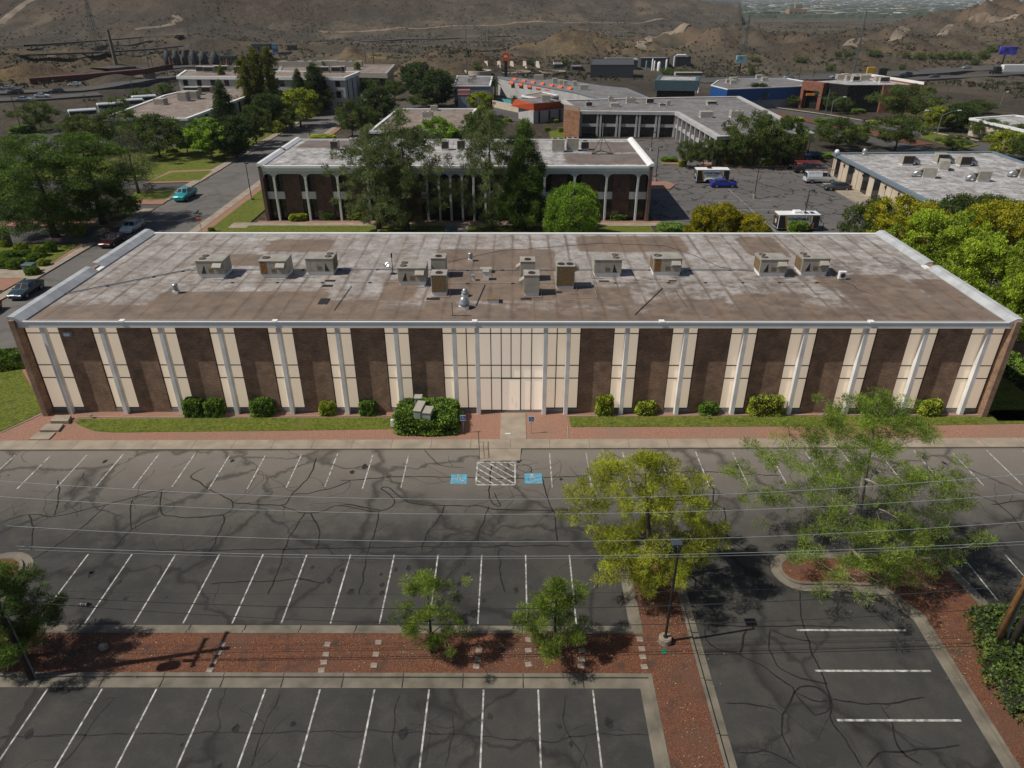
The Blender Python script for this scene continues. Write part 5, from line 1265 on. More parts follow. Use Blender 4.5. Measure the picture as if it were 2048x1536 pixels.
# ivy hedge at the lower right and other hedges
def hedge_mass(name, outline, h, mat, label, n=9000, leaf=.16, seed=1, amp=.35, cat='hedge', z0=.1):
    """ground cover mass over an outline (world xy): uneven top of leaves over a dark mound"""
    rs = np.random.RandomState(seed); xs_ = [p[0] for p in outline]; ys_ = [p[1] for p in outline]
    def inside(x, y):
        c = False; j = len(outline)-1
        for i in range(len(outline)):
            if (outline[i][1] > y) != (outline[j][1] > y) and x < (outline[j][0]-outline[i][0])*(y-outline[i][1])/(outline[j][1]-outline[i][1])+outline[i][0]: c = not c
            j = i
        return c
    def dist(x, y):
        dm = 9
        for i in range(len(outline)):
            a = outline[i]; b_ = outline[(i+1) % len(outline)]; dx, dy = b_[0]-a[0], b_[1]-a[1]; t = max(0, min(1, ((x-a[0])*dx+(y-a[1])*dy)/(dx*dx+dy*dy)))
            dm = min(dm, math.hypot(x-a[0]-t*dx, y-a[1]-t*dy))
        return dm
    hh = lambda x, y: h*min(1, (dist(x, y)/.55))**.5*(1+amp*noise.noise(Vector((x*.9, y*.9, seed))))
    P = []; NZ = []
    while len(P) < n:
        x, y = rs.uniform(min(xs_), max(xs_)), rs.uniform(min(ys_), max(ys_))
        if inside(x, y): P.append((x, y, z0+hh(x, y)*rs.uniform(.75, 1.04))); NZ.append(noise.noise(Vector((x*1.6, y*1.6, 3))))
    P = np.array(P); a = unit(rs.normal(size=P.shape)+np.array([0, 0, .6])); b_ = unit(np.cross(a, rs.normal(size=P.shape))); l = leaf*rs.uniform(.6, 1.4, (n, 1))
    V = np.stack([P-b_*l*.4, P+b_*l*.4, P+a*l+b_*l*.3, P+a*l-b_*l*.3], 1).reshape(-1, 3)
    me = leaf_mesh(name, V, np.clip(.45+.8*np.array(NZ)+rs.normal(size=n)*.2, 0, 1), mat)
    bm = bmesh.new(); bm.from_mesh(me); st = .35; g = {}
    for i, x in enumerate(np.arange(min(xs_), max(xs_)+st, st)):
        for j, y in enumerate(np.arange(min(ys_), max(ys_)+st, st)):
            ins = inside(x, y); g[i, j] = bm.verts.new((x, y, z0+(hh(x, y)*.82 if ins else -.12)))
    for (i, j), v in list(g.items()):
        if (i+1, j) in g and (i+1, j+1) in g and (i, j+1) in g:
            q = [v, g[i+1, j], g[i+1, j+1], g[i, j+1]]
            if all(x.co.z > z0 for x in q): f = bm.faces.new(q); f.material_index = 1
    for v in [v for v in bm.verts if not v.link_faces]: bm.verts.remove(v)
    bm.to_mesh(me); bm.free(); me.materials.append(L_core)
    o = bpy.data.objects.new(name, me); COL.objects.link(o); return tag(o, label, cat)
L_ivy = leafmat('ivy_leaves', (.030, .055, .010), (.15, .22, .04), .2)
hedge_mass('ivy_hedge', [(23.5, 5), (24.1, 20), (23.6, 24), (24.4, 26), (25.2, 28.6), (29, 28.7), (31.5, 27.6), (45, 27.0), (45, 5)], 1.2, L_ivy, 'broad leafy ivy bank around the wooden poles at the lower right', n=110000, leaf=.115, seed=5)
hedge_mass('street_hedge', [tuple(G(a, b_)[:2]) for a, b_ in ((-60, 745), (-60, 722), (0, 715), (58, 714), (62, 738), (0, 748))], 1.0, L_box, 'dark clipped hedge between the street and the left lawn', n=9000, leaf=.12, seed=8)
hedge_mass('side_hedge', [(44.5, 50), (47, 50), (47, 76), (44.5, 76)], 1.5, L_box, 'long dark hedge along the right side of the building', n=9000, leaf=.16, seed=9)
gL = 'round shrubs in the beds left of the street'
for i, (px, py, w_, h_) in enumerate([(a0, b0, c0*.82, d0) for a0, b0, c0, d0 in [(38, 508, 34, 26), (12, 520, 40, 20), (66, 528, 42, 26), (76, 514, 30, 28), (100, 505, 26, 30), (45, 514, 30, 16), (8, 495, 22, 20), (26, 540, 46, 26), (5, 538, 40, 24), (83, 533, 30, 18), (70, 525, 26, 14), (60, 552, 36, 20), (152, 472, 34, 28)]]):
    put_shrub(px, py, w_, h_, ['dark globe shrub in the upper row left of the street', 'pale wide shrub at the left edge, upper row', 'globe shrub at the right of the upper row', 'leafy shrub behind the upper globe shrubs', 'irregular shrub under the large pine', 'middle shrub of the upper row', 'small shrub at the left edge by the fence', 'big dark globe shrub beside the grey utility box', 'globe shrub at the left edge beside the lawn', 'globe shrub right of the grey utility box', 'low shrub right behind the grey utility box', 'globe shrub in front of the grey utility box', 'ragged bright shrub at the foot of the large pine'][i], gL, L_box if i % 3 else L_boxy, 'round', d=w_*.75*scale_at(G(px, py).y))
gM = 'small shrubs around the buildings behind'
for i, (px, py, w_, h_, lb) in enumerate([(594, 443, 34, 18, 'round shrub at the left end of the arcade'), (655, 440, 26, 20, 'shrub by the third arcade column'), (712, 440, 34, 22, 'shrub under the left pines before the arcade'), (1238, 441, 34, 16, 'shrub near the right end of the arcade'),
       (421, 463, 12, 10, 'tiny round shrub beside the stop sign'), (1340, 325, 34, 12, 'low shrub beside the lamp post island at the upper left of the rear lot'), (1365, 333, 16, 14, 'small shrub left of the upper trailer'), (1348, 466, 60, 16, 'light green shrub behind the rear roof edge left of the autumn shrubs'),
       (1530, 332, 34, 24, 'big clipped shrub in the middle island of the rear lot'), (1455, 330, 50, 16, 'dark low hedge right of the upper trailer'), (1492, 330, 26, 18, 'loose pale shrub between the hedge and the big clipped shrub'), (1660, 316, 40, 10, 'low shrub at the left corner of the tan building'),
       (1722, 266, 40, 14, 'long clipped shrub in the boulevard median, right'), (1650, 247, 34, 12, 'clipped shrub in the boulevard median, middle'), (1596, 243, 28, 10, 'clipped shrub in the boulevard median, left'), (1720, 226, 26, 10, 'box shrub in front of the white car'),
       (1755, 248, 26, 8, 'low shrub across the boulevard'), (992, 243, 20, 8, 'dark shrub at the drive before the orange roofed lobby'), (1015, 243, 18, 8, 'second dark shrub at the drive before the orange roofed lobby'), (1095, 243, 30, 14, 'loose shrub before the orange roofed lobby, left'), (1108, 245, 18, 8, 'small shrub before the orange roofed lobby, right'),
       (1095, 262, 14, 10, 'small globe shrub beside the brick end wall'), (1122, 265, 12, 14, 'clipped shrub touching the brick end wall'), (1600, 468, 40, 30, 'ragged bright shrub in front of the lower trailer'), (640, 282, 50, 12, 'low shrub behind the left rear corner of the arcaded building'),
       (36, 267, 46, 18, 'dark shrub at the foot of the left utility pole'), (340, 306, 22, 12, 'clipped box shrub on the street lawn')]):
    put_shrub(px, py, w_, h_, lb, gM, L_box if i % 2 else L_boxy, 'mid')
# ================================================================== VEHICLES
PAINTS = {}
def paint(n, c):
    if n not in PAINTS: PAINTS[n] = flat('car_paint_'+n, c, .3, .1, var=.05, coat=.6)
    return PAINTS[n]
def car(kind, pn, col, label, name=None, cat='car', group=None):
    """front towards -X.  stations: x, half width, belt z, roof z (== belt -> no cabin), roof half width"""
    S = {'sedan': [(-2.3, .62, .62, None), (-2.2, .82, .70, None), (-1.5, .90, .84, None), (-.95, .91, .90, .92), (-.25, .91, .93, 1.40), (.55, .91, .94, 1.44), (1.2, .91, .96, 1.34), (1.85, .89, 1.0, 1.03), (2.25, .84, .97, None), (2.36, .70, .80, None)],
         'suv': [(-2.35, .66, .75, None), (-2.25, .88, .88, None), (-1.5, .95, 1.02, None), (-1.0, .96, 1.06, 1.08), (-.45, .96, 1.08, 1.66), (.6, .96, 1.08, 1.74), (1.8, .96, 1.1, 1.70), (2.2, .93, 1.1, 1.15), (2.35, .85, .95, None)],
         'pickup': [(-2.9, .75, .85, None), (-2.75, .96, 1.0, None), (-1.75, 1.0, 1.15, None), (-1.2, 1.0, 1.18, 1.2), (-.6, 1.0, 1.2, 1.82), (.45, 1.0, 1.2, 1.86), (.75, 1.0, 1.2, 1.8), (.85, 1.0, 1.22, 1.24), (1.0, 1.0, 1.2, None), (2.85, 1.0, 1.2, None), (2.9, .95, 1.1, None)],
         'van': [(-2.8, .8, .8, None), (-2.7, .98, 1.0, None), (-2.1, 1.0, 1.15, None), (-1.75, 1.0, 1.2, 1.22), (-1.0, 1.0, 1.25, 1.98), (0, 1.0, 1.25, 2.05), (2.5, 1.0, 1.25, 2.02), (2.72, .98, 1.2, 1.9), (2.8, .95, 1.1, None)]}[kind]
    t = thing(name or kind, (0, 0, 0), label, cat, group)
    pm = paint(pn, col); zb = .28 if kind in ('sedan',) else .38
    V = []; NP = 7
    for (x, hw, zbelt, zr) in S:
        if zr is None or zr-zbelt < .05: rz = (zr or zbelt); rw = hw*.86; zr2 = rz+.03
        else: rw = hw*.72; zr2 = zr; rz = zr-.03
        V += [(x, -hw*.92, zb), (x, -hw, (zb+zbelt)/2), (x, -hw*.97, zbelt), (x, -rw, rz), (x, 0, zr2+.02), (x, rw, rz), (x, hw*.97, zbelt), (x, hw, (zb+zbelt)/2), (x, hw*.92, zb)]
    n = 9; B = MB(); W_ = MB(); B.v = list(V); W_.v = []
    def isc(s): return s[3] is not None and s[3]-s[2] > .05
    for i in range(len(S)-1):
        for k in range(n-1):
            q = (i*n+k, i*n+k+1, (i+1)*n+k+1, (i+1)*n+k)
            c0, c1 = isc(S[i]), isc(S[i+1]); side = k in (2, 5); slope = k in (3, 4)
            van_panel = kind == 'van' and side and i in (5, 6)
            glass = (side and (c0 or c1) and not van_panel) or (slope and (c0 != c1))
            pts = [Vector(V[a]) for a in q]
            if glass:
                c = sum(pts, Vector())/4; nn = (pts[1]-pts[0]).cross(pts[3]-pts[0]).normalized(); nn = nn if nn.dot(c-Vector((c.x*.6, 0, .7))) > 0 else -nn
                W_.add([p.lerp(c, .07)+nn*.008 for p in pts], [(0, 3, 2, 1)])
            B.f.append((q[0], q[3], q[2], q[1])); B.m.append(0)
    B.f.append(tuple(range(n))); B.f.append(tuple(reversed(range((len(S)-1)*n, len(S)*n)))); B.m += [0, 0]
    B.build('body', pm, t, local=True); W_.build('window', M_carglass, t, local=True)
    xw = {'sedan': (-1.42, 1.38), 'suv': (-1.45, 1.4), 'pickup': (-1.85, 1.75), 'van': (-1.95, 1.7)}[kind]; rw = .33 if kind == 'sedan' else .39; hwid = S[3][1]
    for x in xw:
        for s in (-1, 1):
            m = MB(); m.tube([(x, s*(hwid-.20), rw), (x, s*(hwid+.015), rw)], rw, 16); o = m.build('wheel', M_tyre, t, local=True)
            m = MB(); m.tube([(x, s*(hwid+.01), rw), (x, s*(hwid+.03), rw)], rw*.62, 12); q = m.build('rim', M_rim, t, local=True); q.parent = o
    xf = S[1][0]; zf = S[1][2]-.12
    for s in (-1, 1):
        m = MB(); m.bbox(xf-.06, xf+.12, s*.62-.17, s*.62+.17, zf-.08, zf+.07, .01); m.build('headlight', M_light, t, local=True)
        m = MB(); x = S[-2][0]; m.bbox(x-.05, x+.08, s*.70-.15, s*.70+.15, S[-2][2]-.28, S[-2][2]-.08, .01); m.build('taillight', M_tail, t, local=True)
    m = MB(); m.bbox(xf-.09, xf+.02, -.4, .4, zb+.08, zf-.02, .01); m.build('grille', M_black, t, local=True)
    m = MB(); m.box(S[2][0]-.5, S[-3][0]+.3, -S[3][1]*.88, S[3][1]*.88, zb-.08, zb+.02); m.build('underbody', M_black, t, local=True)
    if kind in ('sedan', 'suv'):
        for s in (-1, 1): m = MB(); m.bbox(-.82, -.66, s*(hwid+.02)-.09, s*(hwid+.02)+.09, .92, 1.04, .01); m.build('mirror', pm, t, local=True)
    if kind == 'pickup':
        m = MB(); m.box(.98, 2.78, -.86, .86, 1.14, 1.245); m.build('cargo_bed', M_black, t, local=True)
    return t
def park(t, px, py, heading, T_=False, z=0):
    p = T(px, py) if T_ else G(px, py, z); t.location = (p.x, p.y, p.z+.01); t.rotation_euler = (0, 0, R_(heading)); return t
# heading: rotation of the local -X nose.  90 -> nose towards -Y (to the camera)
park(car('pickup', 'teal', (.0, .30, .33), 'bright turquoise pickup parked at the left kerb of the street', cat='pickup truck'), 372, 397, 90)
park(car('sedan', 'white', (.66, .70, .72), 'white sedan parked at the kerb under the large pine'), 266, 461, 90)
park(car('sedan', 'maroon', (.035, .006, .008), 'dark red sedan parked in the tree shade'), 226, 488, 90)
park(car('sedan', 'navy', (.012, .035, .05), 'dark blue sedan parked by the kerb at the left'), 55, 588, 90)
park(car('sedan', 'red', (.28, .015, .01), 'red car cut off by the left edge of the photo'), -34, 632, 90)
park(car('sedan', 'blue', (.012, .03, .36), 'bright blue sedan beside the upper white trailer'), 1446, 374, 180)
park(car('sedan', 'grey', (.045, .05, .055), 'dark grey sedan parked before the tan building'), 1673, 380, 0)
v = park(car('van', 'vanwhite', (.62, .65, .66), 'white cargo van with a ladder rack beside the tan building', cat='van'), 1638, 365, 180)
m = MB()
for y in (-.8, .8): m.tube([(-1.2, y, 2.2), (2.7, y, 2.2)], .025, 5)
for x in (-1, 0, 1, 2, 2.6): m.tube([(x, -.9, 2.2), (x, .9, 2.2)], .025, 5); m.tube([(x, -.85, 2.0), (x, -.8, 2.2)], .02, 4); m.tube([(x, .85, 2.0), (x, .8, 2.2)], .02, 4)
m.build('roof_rack', M_galv, v, local=True)
l_ = thing('ladder', v.location+Vector((0, 0, 2.24)), 'red ladder lying on the rack of the white van', 'ladder', rz=v.rotation_euler.z)
m = MB()
for y in (-.2, .25): m.tube([(-2.6, y, .03), (1.8, y, .03)], .035, 5)
for x in np.arange(-2.5, 1.8, .3): m.tube([(x, -.2, .03), (x, .25, .03)], .02, 4)
m.build('frame', flat('ladder_red', (.4, .05, .05), .6), l_, local=True)
p_ = park(car('pickup', 'darkblue', (.012, .018, .03), 'dark pickup with a red ladder rack behind the white van', cat='pickup truck'), 1616, 345, 180)
m = MB()
for y in (-.75, .75):
    m.tube([(-2.2, y, 2.1), (2.8, y, 2.1)], .04, 5)
    for x in (1.1, 2.6): m.tube([(x, y, 1.2), (x, y, 2.1)], .03, 5)
for x in np.arange(-2, 2.9, .5): m.tube([(x, -.75, 2.1), (x, .75, 2.1)], .03, 4)
m.build('ladder_rack', flat('rack_red', (.38, .06, .06), .6), p_, local=True)
park(car('suv', 'black', (.015, .015, .018), 'black suv in the tree shade behind the red racked pickup', cat='suv'), 1578, 334, 90)
park(car('sedan', 'navy2', (.01, .04, .12), 'dark blue car half hidden at the corner of the L shaped building'), 1624, 316, 20)
park(car('suv', 'white2', (.66, .70, .72), 'white suv in front of the glass and brick building', cat='suv'), 1714, 214, 60)
# far cars on the freeways
fc = {}
def farcar(kind, pn, col, px, py, hd, label, name=None):
    if kind not in fc: t = car(kind, pn, col, label, group='vehicles on the freeways'); fc[kind] = t
    else: t = car(kind, pn, col, label, group='vehicles on the freeways')
    p = T(px, py); zz = p.z
    best = 1e9
    for P, Z in ((FW1, FWZ1), (FW2, FWZ2), (FW3, FWZ3), (FW4, FWZ4)):
        for (x, y), z in zip(P, Z):
            q = ray(px, py); tt = (z-CAM_H)/q.z if q.z < 0 else 1e9; gx, gy = q.x*tt, q.y*tt; dd = math.hypot(gx-x, gy-y)
            if dd < best: best = dd; bp_ = (gx, gy, z)
    t.location = bp_ if best < 14 else p
    t.location.z += .03; t.rotation_euler = (0, 0, R_(hd))
for (kd, pn, c, px, py, hd, lb) in [('suv', 'black', 0, 32, 188, 10, 'dark car on the left freeway, left lane group'), ('suv', 'black', 0, 114, 187, 10, 'black car on the left freeway near its bend'), ('sedan', 'white', 0, 86, 195, 190, 'white car on the nearer lanes of the left freeway'),
      ('sedan', 'lightblue', (.35, .42, .46), 50, 202, 190, 'pale car leading on the nearer lanes of the left freeway'), ('sedan', 'lightblue', 0, 14, 179, 10, 'bluish car at the far left end of the freeway'), ('sedan', 'white', 0, 150, 172, 10, 'white car by the dark red overpass'),
      ('suv', 'black', 0, 1803, 156, 5, 'black car on the right freeway nearest the glass building'), ('sedan', 'black', 0, 1814, 150, 5, 'dark car just behind the black one on the right freeway'), ('sedan', 'brown', (.10, .09, .08), 1868, 155, 5, 'brownish car between the dark cars and the truck'),
      ('sedan', 'lightblue', 0, 1933, 137, 5, 'pale car on the upper lanes of the right freeway'), ('sedan', 'lightblue', 0, 1670, 156, 5, 'pale car left of the yellow billboard'), ('sedan', 'lightblue', 0, 1577, 157, 5, 'bluish car on the freeway behind the blue building')]:
    farcar(kd, pn, c or (.02, .02, .02), px, py, hd, lb)
# semi trailer truck
p = T(2010, 150); t = thing('semi_truck', (p.x, p.y, p.z+.5), 'long pale semi trailer truck on the right freeway', 'truck', rz=.04)
m = MB(); m.bbox(-2.5, 13.5, -1.3, 1.3, 1.1, 4.1, .05); m.build('trailer', M_white, t, local=True)
m = MB(); m.bbox(-6.2, -3.2, -1.2, 1.2, .9, 3.3, .2); m.bbox(-7.6, -6.0, -1.1, 1.1, .8, 1.9, .2); m.build('cab', M_black, t, local=True)
for x in (-7, -4.2, -3, 10.5, 11.8):
    for s in (-1.1, 1.1): m = MB(); m.tube([(x, s-.15, .5), (x, s+.15, .5)], .5, 12); m.build('wheel', M_tyre, t, local=True)
# constable trailers
M_gold = flat('gold_stripe', (.48, .25, .03), .5); M_tr = flat('trailer_white', (.58, .61, .62), .4, var=.1)
def trailer(px, py, label, dz=0, ac=False, hitch=1):
    p = G(px, py); t = thing('cargo_trailer', (p.x, p.y, 0), label, 'trailer', 'white lettered trailers in the rear parking lot')
    Lh, Wd, Hh = 3.0, 2.1, 2.45
    m = MB(); m.bbox(-Lh, Lh, 0, Wd, .42, Hh, .05); m.build('body', M_tr, t, local=True)
    m = MB(); m.bbox(-Lh-.03, Lh+.03, -.03, Wd+.03, Hh-.03, Hh+.06, .03); m.build('roof', M_white, t, local=True)
    m = MB()
    def side(xs, mat_z=-.012): m.add([(x, mat_z, z) for x, z in xs], [tuple(range(len(xs)))])
    side([(-Lh+.06, .48), (-1.75, .48), (-2.1, Hh-.15), (-Lh+.06, Hh-.15)]); m.build('black_panel', M_black, t, local=True); m = MB(); side([(1.55, .48), (Lh-.05, .48), (Lh-.05, Hh-.15), (1.9, Hh-.15), (1.95, 1.4)])
    m.build('black_panel', M_black, t, local=True); m = MB(); m.box(-Lh-.014, -Lh-.002, .1, Wd-.1, .5, Hh-.15); m.build('black_panel', M_black, t, local=True); m = MB(); m.box(Lh+.002, Lh+.014, .1, Wd-.1, .5, Hh-.15); m.build('black_panel', M_black, t, local=True)
    m = MB(); m.add([(-1.75, -.018, .48), (-1.5, -.018, .48), (-1.9, -.018, Hh-.15), (-2.15, -.018, Hh-.15)], [(0, 1, 2, 3)]); m.add([(1.35, -.018, Hh-.15), (1.62, -.018, Hh-.15), (1.75, -.018, 1.35), (1.55, -.018, 1.35)], [(0, 3, 2, 1)])
    m.add([(2.0, -.018, .48), (2.2, -.018, .48), (2.25, -.018, 1.3), (2.05, -.018, 1.3)], [(0, 1, 2, 3)]); m.build('gold_stripe', M_gold, t, local=True)
    text_mesh('lettering', 'CONSTABLE', .56, M_black, t, (-.2, -.02, 1.88), (math.pi/2, 0, 0), bold=.018, sx=.98)
    text_mesh('lettering', 'EL PASO COUNTY', .26, M_black, t, (-.15, -.02, 1.42), (math.pi/2, 0, 0), bold=.006)
    text_mesh('lettering', 'CONSTABLE', .26, M_gold, t, (-Lh-.02, Wd/2, 2.1), (math.pi/2, 0, -math.pi/2), bold=.004)
    m = MB(); m.tube([(-Lh-.02, Wd/2, 1.35), (-Lh-.03, Wd/2, 1.35)], .38, 14); m.build('badge', flat('badge_tan', (.5, .42, .3), .5), t, local=True)
    for x in (-.95, -.15):
        for y in (-.02, Wd-.16): m = MB(); m.tube([(x, y, .36), (x, y+.2, .36)], .36, 14); m.build('wheel', M_tyre, t, local=True)
    m = MB(); P = [(-.55+.95*math.cos(a), .42+.52*math.sin(a)) for a in np.linspace(math.pi, 0, 12)]
    m.tube([(x, -.08, z) for x, z in P], .06, 5); m.build('fender', M_white, t, local=True)
    m = MB(); m.tube([(hitch*Lh, .4, .45), (hitch*(Lh+1.3), Wd/2, .45)], .05, 5); m.tube([(hitch*Lh, Wd-.4, .45), (hitch*(Lh+1.3), Wd/2, .45)], .05, 5); m.tube([(hitch*(Lh+1.1), Wd/2, .05), (hitch*(Lh+1.1), Wd/2, .95)], .05, 6); m.build('hitch', M_black, t, local=True)
    if ac:
        m = MB(); m.bbox(-.7, .45, .5, 1.5, Hh+.06, Hh+.42, .08); m.build('roof_air_conditioner', M_white, t, local=True)
        m = MB(); m.bbox(.9, 1.5, .5, 1.6, Hh+.062, Hh+.09, .01); m.bbox(1.8, 2.4, .5, 1.6, Hh+.062, Hh+.09, .01); m.build('roof_window', M_carglass, t, local=True)
    else: m = MB(); m.bbox(-.9, -.1, .8, 1.6, Hh+.06, Hh+.2, .03); m.build('roof_vent', M_black, t, local=True)
    return t
trailer(1424, 367, 'white trailer lettered CONSTABLE beside the blue sedan'); trailer(1594, 463, 'white trailer lettered CONSTABLE with a roof air conditioner, nearest the front building', ac=True)
# ================================================================== LAMPS, SIGNS, POLES
def lamp_post(px, py, pyt, label, base='round', head=(1, 0), T_=False, mat=M_black, group='parking lot lamp posts', H=None):
    p = T(px, py) if T_ else G(px, py, 0); H = H or AY(px, pyt, p.y).z-p.z
    t = thing('lamp_post', (p.x, p.y, p.z), label, 'lamp post', group)
    m = MB(); m.tube([(0, 0, .1), (0, 0, H)], [.075, .055], 10)
    m.build('pole', mat, t, local=True)
    m = MB(); m.lathe((0, 0, 0), [(.34, 0), (.34, .48), (.30, .52), (.1, .521)] if base == 'round' else [(.26, 0), (.26, .7), (.22, .74), (.1, .741)], 18); m.build('base', M_conc, t, local=True, smooth=False)
    m = MB(); m.lathe((0, 0, .52 if base == 'round' else .74), [(.13, 0), (.13, .05), (.05, .06)], 8); m.build('flange', mat, t, local=True)
    hx, hy = head; m = MB(); m.tube([(0, 0, H-.05), (hx*.25, hy*.25, H-.05)], .03, 6); m.bbox(hx*.48-.26, hx*.48+.26, hy*.48-.26, hy*.48+.26, H-.14, H+.05, .03); m.build('lamp_head', M_bluehead, t, local=True)
    return t
M_bluehead = flat('lamp_head_paint', (.05, .06, .07), .5)
lamp_post(1329, 1287, 1097, 'near dark lamp post on a round concrete base in the gravel median', head=(0, 1))
lamp_post(1508, 397, 318, 'lamp post on a tall concrete base in the middle of the rear lot', 'tall', (1, 0)); lamp_post(1603, 462, 380, 'lamp post behind the lower trailer', 'tall', (1, 0))
lamp_post(1311, 364, 293, 'lamp post on the red gravel island beside the arcaded building', 'tall', (1, 0)); lamp_post(504, 401, 327, 'thin lamp post on the right pavement of the street', 'round', (0, 1))
lamp_post(760, 466, 388, 'dark lamp post among the left pines before the arcades', 'round', (-1, 0)); lamp_post(1613, 320, 263, 'lamp post at the corner of the L shaped building', 'round', (1, 0))
lamp_post(1690, 274, 242, 'short lamp post before the boulevard median', 'round', (1, 0)); lamp_post(620, 276, 253, 'small lamp post where the street passes the lawn shadows', 'round', (-1, 0)); lamp_post(1302, 302, 264, 'lamp post at the left end of the L shaped building court', 'round', (1, 0))
def street_light(px, py, pyt, arm, label, arms=1):
    p = G(px, py); H = AY(px, pyt, p.y).z; t = thing('street_light', p, label, 'street light', 'tall street lights with curved arms')
    m = MB(); m.tube([(0, 0, 0), (0, 0, H*.86)], [.1, .07], 8); m.build('pole', M_galv, t, local=True)
    for s in ([1, -1] if arms == 2 else [1]):
        m = MB(); m.tube([(0, 0, H*.86), (s*arm*.35, 0, H*.94), (s*arm*.7, 0, H*.985), (s*arm, 0, H)], [.06, .05, .04, .04], 6); m.build('arm', M_galv, t, local=True)
        m = MB(); m.bbox(min(s*arm, s*(arm+.8)), max(s*arm, s*(arm+.8)), -.15, .15, H-.05, H+.1, .04); m.build('lamp_head', M_white, t, local=True)
street_light(1866, 296, 221, 3.2, 'tall street light with two arms behind the tan building', 2); street_light(1657, 250, 194, 2.4, 'street light with a curved arm beside the traffic signal'); street_light(2000, 212, 184, .6, 'plain light pole near the right freeway')
street_light(1570, 175, 138, .4, 'white pole beside the glass fronted showroom') if False else None
# traffic signal
p = G(1649, 234); t = thing('traffic_signal', p, 'traffic signal mast arm with orange heads and a green street sign', 'traffic signal')
H = AY(1655, 178, p.y).z; Ha = AY(1655, 199, p.y).z
m = MB(); m.tube([(0, 0, 0), (0, 0, H)], .13, 8); m.build('pole', M_teal, t, local=True)
xa = (AY(1616, 190, p.y).x-p.x); za = AY(1616, 189, p.y).z
m = MB(); m.tube([(0, 0, Ha), (xa*.5, 0, (Ha+za)/2+.2), (xa, 0, za)], .08, 6); m.build('mast_arm', M_teal, t, local=True)
for f in (.78, 1.0): m = MB(); m.bbox(xa*f-.6, xa*f+.6, -.2, .1, za-.3, za+.3, .05); m.build('signal_head', flat('signal_orange_%d' % (f*10), (.65, .2, .03), .5), t, local=True)
m = MB(); m.box(xa*.62-.9, xa*.62+.9, -.12, -.09, za+.0, za+.55); m.build('street_sign', M_green, t, local=True)
# stop sign and street name
p = G(404, 466); t = thing('stop_sign', p, 'red octagonal stop sign under green street name blades at the street corner', 'stop sign')
Hs = 2.9
m = MB(); m.tube([(0, 0, 0), (0, 0, Hs)], .04, 6); m.build('post', M_galv, t, local=True)
m = MB(); m.add([(.42*math.cos(R_(22.5+45*i)), -.05, 2.2+.42*math.sin(R_(22.5+45*i))) for i in range(8)], [tuple(range(8))]); m.add([(.42*math.cos(R_(22.5+45*i)), -.045, 2.2+.42*math.sin(R_(22.5+45*i))) for i in range(8)], [tuple(range(7, -1, -1))]); m.build('sign_plate', M_red, t, local=True)
text_mesh('lettering', 'STOP', .30, M_signwhite, t, (0, -.056, 2.2), (math.pi/2, 0, 0))
m = MB(); m.box(-.65, .65, -.015, .015, 2.75, 3.0); m.box(-.015, .015, -.6, .6, 3.02, 3.26); m.build('street_sign', M_green, t, local=True)
# accessible parking signs
for (px, py, pyt, lb) in ((927, 866, 830, 'blue wheelchair parking sign beside the hedge'), (1062, 867, 832, 'blue wheelchair parking sign right of the entrance walk')):
    p = G(px, py, .12); H = AY(px, pyt, p.y).z-.12; t = thing('parking_sign', p, lb, 'sign')
    m = MB(); m.tube([(0, 0, 0), (0, 0, H)], .025, 6); m.build('post', M_galv, t, local=True)
    m = MB(); m.bbox(-.21, .21, -.05, -.035, H-.5, H, .004); o = m.build('sign_plate', M_signwhite, t, local=True)
    m = MB(); m.box(-.19, .19, -.056, -.051, H-.44, H-.04); o = m.build('blue_panel', M_signblue, t, local=True)
    m = MB(); isa(m, 0, H-.24, .34, lambda x, y: (x, -.0585, y)); m.build('symbol', M_signwhite, t, local=True)
# ramp handrails
for (pts, lb) in (([(957, 893), (959, 921)], 'thin dark handrail at the left edge of the kerb ramp'), ([(960, 896), (974, 896)], None)):
    if lb is None: continue
    a = G(957, 893, .1); b_ = G(959, 920); t = thing('handrail', (a.x, a.y, 0), lb, 'handrail')
    m = MB()
    A = Vector((a.x, a.y+.5, .15)); Bm = Vector((b_.x, b_.y+.1, .02)); up = Vector((0, 0, .95))
    m.tube([A, A+up, Bm+up, Bm], .028, 6); m.tube([(A+Bm)/2, (A+Bm)/2+up], .022, 6); m.tube([A+up*.5, Bm+up*.5], .018, 5)
    m.build('rail', M_mull, t)
# door mat / small marker
p = G(1016, 868, .16); m = MB(); m.bbox(-.22, .22, -.06, .06, 0, .06, .01); o = m.build('drain_cover', M_signwhite); o.location = (p.x, p.y, .16); tag(o, 'small pale strip lying on the entrance walk', 'marker')
p = G(1328, 1303, .135); m = MB(); m.lathe((0, 0, 0), [(.16, 0), (.16, .03), (.05, .035)], 14); o = m.build('valve_cover', M_green); o.location = p; tag(o, 'round green valve cover in the gravel below the lamp post', 'valve cover')
p = G(208, 1296, .135); m = MB(); m.lathe((0, 0, 0), [(.24, 0), (.22, .2), (.12, .3), (.02, .33)], 7); o = m.build('boulder', M_conc); o.location = p; o.scale = (1.1, .8, 1); tag(o, 'pale boulder in the gravel under the lower left pine', 'rock')
# flood lights on the gravel before the building
for (px, py, lb) in ((184, 836, 'small dark ground flood light left of the first dark shrub'), (1417, 838, 'small ground flood light before the low green shrub'), (1647, 833, 'small ground flood light left of the tall open pine')):
    p = G(px, py, .12); t = thing('ground_light', p, lb, 'light', 'small flood lights in the front bed'); m = MB(); m.tube([(0, 0, 0), (0, 0, .25)], .025); m.bbox(-.12, .12, -.1, .05, .22, .36, .02); m.build('lamp', M_galv, t, local=True)
